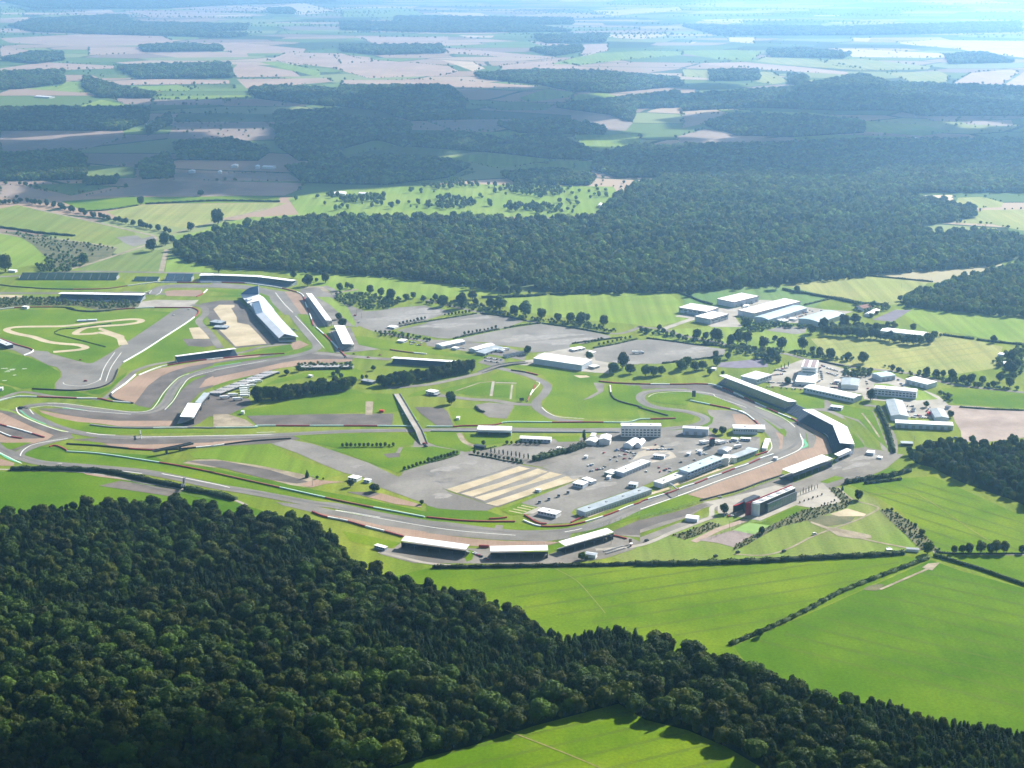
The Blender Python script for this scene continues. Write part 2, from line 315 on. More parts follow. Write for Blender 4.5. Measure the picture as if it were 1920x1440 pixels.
# ---- far farmland
patch("field", "W 380,425 470,408 560,402 540,372 600,360 700,352 860,345 1150,350 1158,362 1115,400 1060,408 900,406 560,410 420,432", Z0+.1, G_MID)
far = [
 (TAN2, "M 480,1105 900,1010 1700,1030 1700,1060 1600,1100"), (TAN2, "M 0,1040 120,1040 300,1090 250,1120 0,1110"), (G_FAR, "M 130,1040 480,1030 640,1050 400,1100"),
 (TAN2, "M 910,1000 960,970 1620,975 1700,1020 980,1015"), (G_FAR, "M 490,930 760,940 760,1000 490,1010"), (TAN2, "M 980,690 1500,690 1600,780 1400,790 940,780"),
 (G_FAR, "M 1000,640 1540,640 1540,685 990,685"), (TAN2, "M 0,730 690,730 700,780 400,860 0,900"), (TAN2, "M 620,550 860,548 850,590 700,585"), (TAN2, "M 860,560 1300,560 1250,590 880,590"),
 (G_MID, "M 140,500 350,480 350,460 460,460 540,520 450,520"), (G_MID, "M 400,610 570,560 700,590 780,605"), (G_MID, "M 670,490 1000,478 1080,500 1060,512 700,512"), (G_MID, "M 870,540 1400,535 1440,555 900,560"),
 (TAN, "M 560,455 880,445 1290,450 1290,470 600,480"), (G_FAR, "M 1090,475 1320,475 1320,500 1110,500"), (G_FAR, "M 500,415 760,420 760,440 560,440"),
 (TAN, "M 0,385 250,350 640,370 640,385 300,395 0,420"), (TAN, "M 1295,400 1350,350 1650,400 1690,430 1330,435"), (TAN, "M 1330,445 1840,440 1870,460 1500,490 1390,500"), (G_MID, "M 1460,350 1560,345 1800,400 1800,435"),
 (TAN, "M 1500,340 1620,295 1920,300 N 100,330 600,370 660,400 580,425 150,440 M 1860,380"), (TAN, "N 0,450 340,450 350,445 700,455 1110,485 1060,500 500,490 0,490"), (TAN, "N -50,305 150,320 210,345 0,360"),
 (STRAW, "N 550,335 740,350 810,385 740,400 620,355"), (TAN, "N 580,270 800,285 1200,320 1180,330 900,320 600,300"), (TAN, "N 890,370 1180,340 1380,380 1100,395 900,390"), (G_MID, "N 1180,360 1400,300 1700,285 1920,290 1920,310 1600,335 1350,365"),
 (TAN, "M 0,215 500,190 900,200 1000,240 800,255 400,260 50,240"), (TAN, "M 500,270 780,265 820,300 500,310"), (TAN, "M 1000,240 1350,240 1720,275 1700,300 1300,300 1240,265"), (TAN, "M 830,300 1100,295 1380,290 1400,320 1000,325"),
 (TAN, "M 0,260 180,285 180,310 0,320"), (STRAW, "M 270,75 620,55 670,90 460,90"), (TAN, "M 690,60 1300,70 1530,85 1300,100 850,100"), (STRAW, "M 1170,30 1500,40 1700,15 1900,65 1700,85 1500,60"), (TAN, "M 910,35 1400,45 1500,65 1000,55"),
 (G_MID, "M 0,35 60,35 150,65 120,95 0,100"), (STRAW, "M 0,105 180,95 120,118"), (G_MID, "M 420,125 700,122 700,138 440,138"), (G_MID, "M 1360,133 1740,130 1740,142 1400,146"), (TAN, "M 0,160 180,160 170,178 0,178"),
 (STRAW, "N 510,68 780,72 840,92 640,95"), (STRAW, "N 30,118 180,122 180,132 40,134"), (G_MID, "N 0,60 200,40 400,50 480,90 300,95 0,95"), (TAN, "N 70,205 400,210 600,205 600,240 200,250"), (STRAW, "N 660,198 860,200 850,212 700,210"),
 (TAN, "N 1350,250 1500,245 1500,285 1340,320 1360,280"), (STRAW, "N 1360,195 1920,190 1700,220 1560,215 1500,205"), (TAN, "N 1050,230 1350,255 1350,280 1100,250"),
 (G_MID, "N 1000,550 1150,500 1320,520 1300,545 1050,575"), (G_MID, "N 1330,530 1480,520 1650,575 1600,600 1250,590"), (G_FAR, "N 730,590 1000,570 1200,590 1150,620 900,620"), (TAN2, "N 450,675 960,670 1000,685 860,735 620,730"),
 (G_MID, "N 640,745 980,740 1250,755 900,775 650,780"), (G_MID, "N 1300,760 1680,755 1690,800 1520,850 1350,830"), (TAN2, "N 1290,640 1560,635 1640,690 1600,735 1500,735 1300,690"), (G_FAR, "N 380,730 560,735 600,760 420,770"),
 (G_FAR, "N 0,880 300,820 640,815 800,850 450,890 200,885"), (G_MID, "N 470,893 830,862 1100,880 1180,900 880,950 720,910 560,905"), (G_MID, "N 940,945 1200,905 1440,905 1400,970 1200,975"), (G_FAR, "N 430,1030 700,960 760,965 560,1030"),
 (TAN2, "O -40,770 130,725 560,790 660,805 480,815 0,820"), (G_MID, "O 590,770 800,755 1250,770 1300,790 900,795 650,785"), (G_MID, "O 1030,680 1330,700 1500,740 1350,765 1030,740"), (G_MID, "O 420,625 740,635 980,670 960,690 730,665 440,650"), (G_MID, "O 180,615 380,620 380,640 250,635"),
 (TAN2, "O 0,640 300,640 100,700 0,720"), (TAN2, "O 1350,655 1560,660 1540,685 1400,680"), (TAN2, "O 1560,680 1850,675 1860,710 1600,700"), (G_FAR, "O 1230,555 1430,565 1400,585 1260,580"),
 (TAN, "O 80,355 350,350 700,380 930,405 920,420 500,395 200,370"), (G_MID, "O 0,285 300,280 450,290 390,340 200,335 0,300"), (G_PALE, "O 470,320 760,335 900,365 1050,395 1000,395 700,375 400,345"), (G_PALE, "O 760,340 1000,330 1400,375 1380,390 1100,395 850,370"),
 (STRAW, "O 860,275 1060,280 1450,300 1520,325 1300,325 950,320"), (STRAW, "O 1200,240 1400,225 1920,230 1920,325 1700,300 1500,270 1300,255"), (G_PALE, "O 1150,410 1450,400 1500,430 1480,470 1300,470"), (TAN, "O 1520,470 1620,410 1850,390 1890,410 1800,475"), (TAN, "O 1810,475 1920,405 2100,400 2100,490 1920,495"),
 (G_PALE, "O 0,390 500,405 600,460 500,475 400,455 0,430"), (G_PALE, "O 700,450 990,450 830,490 700,500"), (STRAW, "O 250,210 410,210 400,245 260,235"), (STRAW, "O 940,212 1060,215 1040,235 960,230"), (STRAW, "O 0,240 80,235 60,245"), (STRAW, "O 1330,172 1370,170 1370,180"), (STRAW, "O 1530,180 1600,182 1580,195"),
 (STRAW, "O 100,110 350,105 340,130 150,125"), (STRAW, "N 1400,60 1900,40 1920,60 1500,90"), (TAN, "O 0,20 500,10 900,30 700,45 200,40"), (STRAW, "O 1200,5 1700,0 1900,20 1500,25"),
 (STRAW, "P 1250,190 1540,185 1550,225 1330,225"), (G_PALE, "P 1570,200 1700,195 1810,225 1800,250 1650,255 1560,225"), (G_PALE, "P 1450,320 1580,310 1700,265 1920,262 2200,270 2200,400 1900,372 1750,340 1600,335"), (G_MID, "P 1330,315 1370,310 1360,350 1340,350")]
FAR_POLYS = []
for i, (m, s) in enumerate(far):
    p = px(s); FAR_POLYS.append(p)
    patch("field", s, Z0 + 0.1, m)
# far strips beyond what was traced: long thin parcels towards the horizon
rr = random.Random(3)
for i in range(70):
    y = -60 + 100 * rr.random() ** 0.8; x = rr.uniform(-100, 2000); wdt = rr.uniform(40, 190); h = rr.uniform(1.5, 3.5) * (y + 100) / 110
    sk = rr.uniform(-4, 4)*.5
    pts = [at(x, y), at(x + wdt, y + sk), at(x + wdt * .9, y + sk + h), at(x - wdt * .1, y + h)]
    sheet("field", pts, Z0 + 0.1, rr.choice([STRAW, TAN, G_MID, G_PALE, TAN]))

# ================================================================ THE CIRCUIT
# ---- run-off, gravel traps, car parks
AS = patch
AS("run_off", "A 1210,1330 1330,1170 1450,1080 1600,1015 1750,985 1920,960 B 0,925 400,885 700,895 950,860 B 1190,880 1260,925 1250,950 1000,970 800,975 600,1010 0,1175 A 1850,1200 1790,1240 1700,1330 1650,1440 F 1640,30 1580,190 1300,195 1080,190 860,140 600,90 340,30 A 600,1370 800,1395 1200,1420 1340,1400", Z1, ASPH_D)
AS("gravel_trap", "A 1245,1075 1450,1010 1750,960 1920,925 B 200,895 440,885 400,910 200,925 A 1920,960 1700,995 1560,1035 1450,1080 1330,1170 1210,1330 1130,1310 1000,1270 1010,1240 1130,1160", Z2, GRAV, )
AS("gravel_trap", "A 1850,1110 1920,1080 B 0,1095 300,1035 600,965 750,940 1000,928 1250,932 1250,948 1000,965 750,990 560,1015 400,1065 200,1115 0,1172 A 1920,1160 1790,1190", Z2, GRAV)
AS("grass_verge", "A 1350,1370 1450,1250 1560,1120 1660,1060 1920,985 B 0,970 300,925 600,890 880,820 895,840 700,890 600,905 300,945 0,1000 A 1920,1010 1700,1080 1620,1140 1500,1260 1400,1370 1350,1395 1200,1400 1000,1380 850,1350 680,1310 900,1300 1150,1330", Z2, G_BRIGHT)
AS("grass_verge", "A 1520,1370 1640,1200 1740,1120 1850,1080 1850,1070 1720,1100 1600,1190 1540,1290 1500,1370", Z2, G_BRIGHT)
AS("gravel_trap", "F 350,45 600,90 850,125 1050,140 1550,140 1560,185 1300,190 1080,190 900,165 700,150 500,110 380,70", Z2, GRAV)
AS("grass_verge", "F 300,20 350,60 500,110 700,150 840,160 830,180 1000,205 1280,215 1920,225 1920,245 1500,250 1000,262 880,250 700,230 500,165 380,100", Z2, G_BRIGHT)
AS("grass_verge", "B 0,1200 200,1120 420,1075 350,1075 150,1120 0,1170", Z2 + .1, G_BRIGHT)
# Club / top left
AS("run_off", "A 1380,340 1440,270 1900,255 B 0,240 300,265 560,310 640,320 860,530 760,520 640,530 440,340 300,300 A 1920,285 1540,285 1480,300 1450,345", Z1, ASPH)
AS("gravel_trap", "A 1480,320 1560,308 1810,308 1820,330 1790,365 1500,360", Z2, GRAV)
AS("gravel_trap", "B 640,320 700,320 800,350 830,500 845,520 790,525 760,480 700,400", Z2, GRAV)
AS("grass_verge", "B 410,330 500,360 520,410 620,530 580,540 530,460 400,370 A 1840,310 1920,305 B 0,300 250,305 270,340 240,370 0,370 A 1840,370", Z2, G_BRIGHT)
AS("grass_verge", "A 160,225 600,215 1120,235 1140,265 800,290 500,295 180,275 130,245", Z1, G_BRIGHT)
AS("grass_verge", "A 0,280 300,300 800,308 1100,280 1400,255 1300,290 1000,315 540,325 0,330", Z1, G_BASE)
ribbon("road", "A -150,330 200,335 540,335 900,330 1300,340 1540,340", 14, Z1, ASPH_O)
AS("concrete_apron", "A 1270,410 1400,395 1730,400 1790,395 1720,465 1240,465", Z2, PAVE)
AS("sand_bank", "A -20,350 60,350 210,355 215,370 0,380", Z2, SAND)
AS("scrubland", "A -100,370 540,370 1290,390 1240,465 900,490 700,450 250,445 0,480", Z1, ROUGHG)
# Stowe circuit
AS("infield_lawn", "A 0,500 100,485 500,485 900,510 1300,490 1560,510 1300,670 1000,860 830,965 720,965 470,885 300,850 180,800 0,730 -300,700 -300,480", Z1, G_BRIGHT)
AS("race_track", "A 1540,505 1600,475 1730,465 1790,505 1700,590 1500,720 1300,850 1110,960 1060,1020 1050,1080 1000,1150 900,1190 750,1215 620,1215 500,1195 495,1150 550,1090 550,1040 510,1000 440,985 380,955 280,905 210,895 130,850 0,830 -200,800 -200,710 0,740 60,755 180,800 300,850 430,860 470,890 620,935 720,965 830,965 900,930 1000,870 1080,815 1150,770 1300,670 1450,570", Z2, ASPH)
AS("worn_asphalt", "A 620,1030 700,1000 815,985 740,1040 690,1070 640,1060", Z2 + .05, ASPH_O)
AS("worn_asphalt", "A 120,850 280,900 340,880 460,880 640,930 820,975 700,1000 560,960 420,900 330,890", Z2 + .05, ASPH_O)
AS("infield_lawn", "A 0,860 60,860 280,920 440,990 540,1045 545,1090 490,1150 490,1195 300,1190 200,1195 0,1140 -300,1100 -300,850", Z2, G_DEEP)
AS("infield_lawn", "A 290,1205 500,1215 700,1225 830,1260 600,1270 400,1260 300,1250", Z2, G_DEEP)
AS("infield_lawn", "A 780,1215 900,1200 1000,1170 1060,1100 1150,1040 1130,1080 1000,1190 900,1245 820,1240", Z2, G_DEEP)
AS("infield_lawn", "A 1110,960 1500,720 1790,520 1840,560 1860,640 1700,640 1720,750 1640,745 1700,810 1830,820 1850,850 1560,900 1560,930 1250,1010 1150,1035 1080,1000", Z1, G_BRIGHT)
AS("infield_lawn", "A -50,1150 100,1180 160,1220 120,1250 0,1262", Z2, G_DEEP)
AS("dirt_yard", "A 1700,650 1820,640 1910,745 1740,745", Z2, SAND)
AS("asphalt_pad", "A 1640,745 1920,750 B 40,800 A 1840,820 1690,810", Z2, ASPH_D)
ribbon("sand_track", "A 1120,800 1080,740 1000,710 900,690 830,700 680,700 760,650 880,635 1100,620 1240,600 1270,580 1180,570 900,595 600,630 400,635 150,640 60,665 150,700 300,730 420,770 560,790 700,800 770,825 700,845 480,865", 12, Z2, SAND)
AS("sand_track", "A 1070,810 1120,775 1120,720 1030,690 900,645 880,660 1000,710 1050,740", Z2 + .05, SAND)
# road along the north bank + service road
ribbon("service_road", "A 0,1290 200,1225 480,1265 790,1280 950,1275 1130,1110 1250,1020 1450,965 1700,940 1920,900 B 0,900 250,870 440,820 700,790", 9, Z2, ASPH_O)
ribbon("service_road", "A 1720,440 1830,460 1850,520 1790,590 1870,680 1920,740 B 60,830", 12, Z2, ASPH_O)
# Wing paddock
AS("paddock", "B -120,430 60,400 230,400 380,520 590,760 700,790 480,800 200,830 50,700 -60,540", Z1, ASPH_D)
AS("sand_lot", "B 0,480 50,440 190,440 190,460 160,470 210,550 215,600 320,620 400,700 480,790 200,815 130,740 50,660 100,640 60,560", Z2, SAND)
AS("paddock_corner", "B 690,790 770,760 860,800 760,840 720,845", Z3, GRAV)
AS("infield_lawn", "B 240,890 440,850 690,795 720,840 640,870 440,885 300,895", Z2, G_BRIGHT)
AS("run_off", "B 780,300 1000,270 1100,400 1350,490 1300,640 1060,620 900,640 800,440", Z1, ASPH_O)
AS("run_off", "B 1040,680 1230,640 1320,800 1500,840 1200,870 1100,870", Z1, ASPH_O)
AS("grass_verge", "B 740,530 860,530 900,630 1000,750 1090,875 1050,870 960,790 870,660", Z2, G_BRIGHT)
AS("grass_verge", "B 940,640 1010,650 1050,710 1010,730", Z2, G_BRIGHT)
AS("grass_verge", "B 1270,720 1400,730 1920,820 C 300,890 550,900 450,935 100,890 B 1800,880 1500,840 1310,800", Z2, G_BRIGHT)
AS("grass_verge", "B 930,370 1050,370 1200,450 1280,600 1270,640 1180,560 1050,440", Z2, G_MID)
# right-hand track complex (car park roads)
ribbon("road", "B 1000,270 1100,330 1060,420 1200,470 1240,560 1400,650 1700,730 1920,770 C 60,800", 12, Z1, ASPH_O)
ribbon("road", "B 780,290 950,280 1060,330 1300,300", 10, Z1, DIRT)
ribbon("road", "C 0,395 300,470 600,530 900,585 1300,640 1700,700 1920,640 D 0,640 200,660 400,720 700,780 1000,860 1300,880 1500,930 1920,1010 E 0,930 400,1000 900,1060 1300,1160 1920,1230 2100,1260", 9, Z1, ASPH_O)
ribbon("road", "D 200,660 400,590 470,560 330,540", 12, Z1, PAVE)
LP = [ "B 1240,540 1330,500 1500,490 1650,465 1920,445 C 0,455 200,490 230,510 100,545 0,575 B 1920,580 1700,640 1560,680 1420,660 1330,600",
 "C 0,595 200,560 470,520 640,545 870,590 700,650 400,700 200,745 100,740 0,720 B 1920,720 1700,685 1650,670 1920,605",
 "C 1010,612 1300,650 1560,700 1655,722 1640,740 1400,790 1290,785 1280,830 1100,860 940,870 900,830 620,800 560,780 350,770 300,745 500,700 750,650",
 "C 1490,840 1750,780 1900,755 D 0,760 150,745 500,805 770,840 760,880 720,910 500,940 200,970 0,970 C 1900,978 1700,965 1520,940"]
for s in LP: AS("car_park", s, Z2, LOT)
AS("concrete_yard", "C 750,970 800,955 960,930 1000,880 1120,860 1300,820 1500,850 1520,940 1640,960 1640,1060 1400,1040 1300,1030 950,970 900,985", Z1, PAVE)
AS("asphalt_yard", "C 560,900 700,930 700,960 580,990 460,960", Z1, ASPH_O)
AS("asphalt_yard", "C 0,750 360,770 620,800 900,870 880,940 600,890 300,850 0,810", Z1, ASPH_O)
# trading estate top right
AS("concrete_yard", "D 310,540 500,560 640,640 920,640 850,540 1030,545 1200,600 1440,605 1620,590 1850,520 1920,500 1650,480 1500,460 1200,400 1080,395 860,470 700,470", Z1, PAVE)
AS("concrete_yard", "D 1180,1170 1130,1100 1250,1010 1450,935 1610,940 E 0,930 280,1010 570,1070 760,1080 860,1120 900,1180 1000,1200 1150,1260 1240,1340 J 1260,0 1240,130 760,100 E 700,1310 480,1290 460,1240 0,1165 D 1490,1200", Z1, PAVE)
AS("concrete_yard", "D 720,960 1140,920 1150,1000 900,1010 700,1000", Z1, mat("mauve_yard", (0.13, 0.11, 0.16), (0.18, 0.16, 0.2), scale=0.1))
AS("infield_lawn", "E 570,1150 700,1150 780,1180 960,1180 1150,1290 960,1300 820,1290 600,1290", Z1 + .03, G_MID)
AS("gravel_lot", "J 1240,0 1500,10 1920,50 2200,60 2200,300 1920,290 1750,310 1500,340 1360,320 1350,230 1300,150 1270,80", Z1, mat("pink_gravel", (0.22, 0.165, 0.14), (0.33, 0.26, 0.225), scale=0.02, fine=.08, fine_s=.3))
AS("apron", "J 230,520 390,390 480,380 480,330 400,240 310,130 150,60 0,40 E 60,1340 140,1290 280,1400 430,1430 J 560,50 600,120 640,240 700,340 690,420 640,400 620,340 590,290 430,150 290,95 400,240 500,380 700,420 770,440 840,440 700,550 560,620 330,670 180,740 0,790 -300,900 -500,950 -420,800 0,640", Z1, ASPH_O)
ribbon("road", "J 480,0 620,20 650,120 740,300 740,440 650,560 400,660 150,740", 9, Z2, ASPH_O)
ribbon("road", "J 460,70 540,170 620,290", 2.5, Z2, DIRT)
AS("grass_verge", "J 80,690 220,635 310,655 150,705", Z2, G_BRIGHT)
AS("grass_verge", "J 290,90 440,40 560,60 590,130 700,400 620,330 430,130", Z1 + .05, G_BRIGHT)
AS("grass_verge", "J 380,250 490,370 400,380", Z2, G_BRIGHT)
AS("grass_verge", "J 570,630 720,560 810,600", Z2, G_BRIGHT)
AS("grass_verge", "D 1250,1210 1500,1240 1660,1300 1660,1370 1420,1380", Z2, G_BRIGHT)
AS("grass_verge", "E 180,1320 600,1400 J 560,50 J 290,90 J 130,20 E 250,1400", Z1 + .05, G_BRIGHT)
# Luffield / Woodcote
AS("run_off", "D -215,1143 0,1150 330,1152 640,1160 720,1180 1100,1350 1180,1400 1150,1440 900,1440 640,1240 400,1190 150,1190 10,1200 -60,1180", Z2, ASPH_D)
AS("race_track", "I 950,10 1150,40 1400,150 1560,260 1590,300 1560,390 1450,405 1300,480 1000,590 700,700 430,800 300,830 0,950 H 1840,1010 1500,1110 1400,1080 1920,880 I 0,870 300,770 870,560 1150,420 1200,370 1130,250 1040,160 930,60", Z2, ASPH)
AS("grass_verge", "D -50,1165 0,1170 20,1210 -10,1260 60,1330 250,1390 480,1440 I 500,80 480,130 330,150 280,125 120,90 D 150,1440 -60,1370 -110,1340 -160,1170", Z2, G_BRIGHT)
ribbon("race_track", "G 1730,228 H 200,220 700,216 1300,222 1740,218 W 1225,806 1262,803 1296,799 1318,792 1322,785 1310,778 1283,771 1241,766 1214,759 1201,748 1206,738 1228,733 1262,731 1300,734 1335,740 1365,748 1400,763 1440,784 1470,804", 13, Z3 + .1, ASPH)
ribbon("race_track", "W 1385,757 1408,775 1430,794 1449,816 1454,835 1444,852", 11, Z3 + .05, ASPH)
AS("grass_verge", "D 60,1280 150,1235 400,1225 640,1240 700,1275 950,1390 1000,1440 960,1440 870,1390 640,1340 450,1300 420,1345 200,1330 100,1310", Z2, G_BRIGHT)
AS("grass_verge", "I 1060,80 1110,90 1290,200 1320,240 1310,290 1230,220", Z3, G_BRIGHT)
AS("grass_verge", "I 1120,240 1180,300 1190,400 1150,390 1170,330", Z3, G_BRIGHT)
AS("island_kerb", "I 1220,240 1290,270 1280,390 1240,400 1260,330", Z3, GRAV)
AS("grass_verge", "I 560,60 660,110 650,160 590,200 560,190 620,120", Z3, G_BRIGHT)
AS("run_off", "I 600,40 870,50 1000,130 1080,240 900,170 760,230 600,200 640,120", Z2 + .05, ASPH_O)
AS("gravel_trap", "I 830,80 940,80 1040,160 1060,190 860,175", Z3, GRAV)
AS("grass_verge", "I 1040,20 1150,30 1400,140 1500,260 1520,380 1490,380 1450,280 1400,200 1280,120 1150,60", Z3, G_BRIGHT)
AS("gravel_trap", "I 430,805 700,700 1000,590 1300,480 1450,405 1560,380 1590,300 1560,250 1400,150 1450,150 1600,230 1690,300 1740,430 1640,450 1280,590 1260,640 640,845 540,835", Z3, GRAV)
AS("grass_verge", "H 1390,1150 1920,950 I 0,950 330,830 420,800 560,850 540,870 200,970 0,1020 H 1920,1010 1480,1140 1260,1165", Z3, G_BRIGHT)
AS("run_off", "I 0,1035 330,960 560,880 640,860 840,810 1260,650 1400,700 900,840 830,920 700,960 640,910 560,930 450,1000 250,1070 0,1150 H 1920,1190 1690,1165 1680,1130", Z1, ASPH_O)
AS("old_runway", "H 1680,1130 1920,1030 I 0,1035 300,965 560,885 620,900 400,1000 200,1050 0,1120 H 1920,1170 1700,1165", Z2, ASPH_D)
# infield greens
AS("infield_lawn", "B 370,1200 600,1100 900,1035 1280,1010 1360,1050 1350,1100 1200,1130 900,1080 500,1160 400,1230", Z1, G_BRIGHT)
AS("infield_lawn", "G 150,60 300,0 B 250,1400 700,1300 1250,1200 1380,1240 1600,1240 1700,1440 G 1720,40 1610,60 1460,70 1400,60 560,90 G 290,95", Z1, G_BRIGHT)
AS("asphalt_pad", "G 300,95 1000,80 1620,75 1610,180 500,185 400,190", Z2, ASPH_D)
AS("dirt_yard", "G 0,80 130,80 290,130 380,190 0,195", Z2, DIRT)
AS("path", "B 1370,1310 1440,1310 1430,1430 1370,1430", Z2, DIRT)
AS("paddock", "B -60,1230 100,1240 330,1290 340,1340 200,1400 120,1440 G 0,100 F 1880,100 1800,160 1700,200 1640,190 1750,60 A 1800,1290", Z1, ASPH_D)
AS("infield_lawn", "B 1800,1230 C 0,1200 90,1220 0,1250 B 1900,1250 1750,1270 ", Z1, G_BRIGHT)
AS("asphalt_pad", "B 1810,1360 C 0,1360 150,1370 H 190,60 240,180 100,190 G 1870,80", Z2, ASPH_D)
ribbon("road", "C -350,1190 0,1160 250,1110 500,1050 700,975 950,960", 11, Z2, ASPH_O)
ribbon("road", "C 0,1250 150,1260 400,1290 600,1300 780,1330 940,1340", 12, Z2, ASPH_O)
AS("asphalt_pad", "C 440,1340 560,1320 780,1340 H 780,20 720,120 560,110 440,30", Z2, ASPH_O)
AS("infield_lawn", "C 560,1090 680,1020 980,1140 1000,1160 910,1310 800,1280 810,1140 620,1130", Z1, G_BRIGHT)
AS("infield_lawn", "C 90,1210 480,1120 590,1140 560,1250 440,1262 300,1240", Z1, G_BRIGHT)
AS("infield_lawn", "C 610,1160 750,1165 740,1275 600,1270", Z1, G_BRIGHT)
AS("infield_lawn", "H 200,20 420,30 540,110 720,130 730,155 270,190 230,100", Z1, G_BRIGHT)
ribbon("path", "C 260,1215 480,1140 600,1130", 2.5, Z2, DIRT, False); ribbon("path", "C 600,1130 580,1260", 4, Z2, PAVE, False); ribbon("path", "C 620,1140 810,1145", 4, Z2, PAVE, False); ribbon("path", "C 770,1160 755,1290", 2.5, Z2, PAVE, False)
ribbon("race_track", "C 650,1010 800,1045 950,1090 1080,1160 1060,1240 990,1310 1000,1370 1100,1440 H 1200,130 1400,150", 13, Z2, ASPH)
AS("infield_lawn", "C 780,990 1000,990 1500,1080 1570,1090 1560,1200 1400,1290 1640,1160 1850,1150 1900,1400 H 1920,120 1400,120 1150,80 1040,0 C 1040,1360 1100,1240 1140,1160 1040,1070 900,1030", Z1, G_BRIGHT)
AS("worn_asphalt", "C 1500,1140 1600,1150 1590,1220 1480,1280 1400,1300 1540,1220", Z2, ASPH_O)
AS("bare_soil", "C 1320,1075 1440,1075 1470,1090 1380,1100", Z2, SAND)
AS("infield_lawn", "H 720,130 800,10 900,0 940,40 1200,120 1500,140 1740,145 1740,205 1300,205 700,195 730,160", Z1, G_BRIGHT)
AS("infield_lawn", "H 0,230 280,240 370,370 440,400 350,415 100,370 0,330", Z2, G_BRIGHT)
AS("infield_lawn", "H 340,260 760,250 760,300 740,330 600,350 470,360 380,330", Z2, G_BRIGHT)
AS("infield_lawn", "H 1130,280 1380,270 1370,325 1180,330", Z2, G_BRIGHT)
ribbon("path", "H 290,250 340,330 440,370", 7, Z2, DIRT)
AS("worn_asphalt", "G 1690,640 1840,250 H 0,330 340,420 430,410 540,400 840,330 1180,300 1440,290 1700,230 I 200,230 600,210 700,290 800,320 1040,280 1080,290 1030,400 900,400 700,470 H 1560,560 1200,500 1030,556 870,530 600,600 380,440 300,450 0,535", Z1, ASPH_O)
AS("infield_lawn", "G 1400,515 1660,610 H 0,530 300,440 300,410 50,370 0,375 G 1700,380 1150,380 1060,400 1200,440", Z2, G_BRIGHT)
AS("infield_lawn", "G 700,270 1700,245 1820,290 1800,350 1650,375 1100,385 900,340 800,310", Z2, G_BRIGHT)
AS("asphalt_pad", "G 1530,440 1680,425 1680,465 1570,475", Z3, ASPH_D); ribbon("path", "G 1660,430 1690,380", 5, Z3, ASPH_O, False)
AS("car_park", "H 560,400 740,365 1160,380 1200,410 960,480 940,490 700,450", Z2, LOT)
AS("old_runway", "G 520,345 700,310 900,350 1050,400 1400,520 1660,645 H 0,535 300,450 380,440 860,530 600,600 140,745 200,780 620,915 540,950 300,945 100,930 0,900 G 1920,890 1750,830 1500,740 1430,690 1330,640 1180,610 1000,540 750,430", Z2, LOT)
AS("car_park", "H 140,745 380,640 830,535 1000,560 1400,660 1000,780 640,920", Z2 + .1, LOT)
for s in ["H 180,755 560,640 830,550 930,570 700,640 270,790", "H 310,795 650,700 1000,570 1090,600 800,690 420,825", "H 430,830 900,700 1110,600 1220,625 900,720 520,860", "H 530,885 800,800 1250,640 1370,655 1350,675 1000,780 640,910"]:
    AS("gravel_strip", s, Z3, SAND)
AS("paddock", "H 1030,560 1200,500 1500,390 1700,300 I 0,300 300,290 680,300 1040,320 1080,290 1080,400 900,450 700,470 310,590 110,690 0,740 H 1900,740 1340,930 1300,965 1340,1010 1420,1000 1300,1060 1080,1070 900,1000 1000,930 850,880 1350,680 1400,655 1200,615", Z2 + .15, LOT)
AS("paddock", "I 0,380 160,360 300,430 330,470 100,520 0,560 H 1800,560 1900,430", Z2 + .2, mat("dusty_paddock", (0.30, 0.26, 0.21), (0.38, 0.34, 0.28), scale=.05))
AS("infield_lawn", "H 660,940 830,880 1010,920 870,980 760,990", Z3, G_BRIGHT)
for k in range(4): ribbon("gravel_strip", "H %d,%d %d,%d" % (740 + k * 38, 950 - k * 16, 860 + k * 38, 975 - k * 16), 2, Z3 + .1, SAND, False)
AS("concrete_yard", "H 860,980 1010,915 1060,930 960,975", Z3, PAVE)
ribbon("pit_apron", "H 1440,1005 1920,818 I 0,825 270,745", 6, Z3, SAND, False); ribbon("pit_apron", "I 290,725 500,655 830,535", 6, Z3, SAND, False)
# left of the national straight
AS("infield_lawn", "G 0,390 490,355 750,480 1190,620 960,665 800,620 400,540 0,485 F 1750,480 1700,430", Z1, grass("grass_lime", (0.115, 0.19, 0.012), (0.15, 0.205, 0.02), 15))  # yellower, paler green than the neighbouring lawns
AS("dirt_yard", "F 1760,490 G 0,485 400,540 800,620 1000,690 880,740 700,720 400,640 100,560 0,560 F 1640,520", Z1, DIRT)
AS("asphalt_pad", "F 1660,500 G 80,500 500,580 860,690 750,705 500,670 100,570", Z2, ASPH_D)
AS("dirt_yard", "G 780,715 900,670 1180,690 1000,710 890,740", Z2, GRAV)
AS("dirt_yard", "G 1400,830 1500,790 1850,890 1880,920 1640,890", Z2, GRAV); AS("asphalt_pad", "G 1200,780 1440,780 1500,800 1400,830", Z2, ASPH_D)
AS("run_off", "F 640,310 900,290 1920,285 G 0,285 670,262 900,290 700,315 500,345 0,370 F 1920,375 1700,390 1500,405 1000,365 950,340", Z1, ASPH_D)
AS("gravel_trap", "F 920,345 1300,355 1920,335 G 0,330 350,310 340,330 0,355 F 1920,360 1550,395 1200,385 1000,368", Z2, GRAV)
AS("grass_verge", "F 200,440 240,400 300,370 440,375 620,395 1000,430 1380,450 1500,520 1920,560 G 0,570 800,740 1400,850 1920,960 H 0,890 540,950 720,1010 700,1030 300,1030 0,1005 G 1920,1000 1600,920 1000,850 300,700 0,605 F 1300,500 600,420", Z1, G_DEEP)
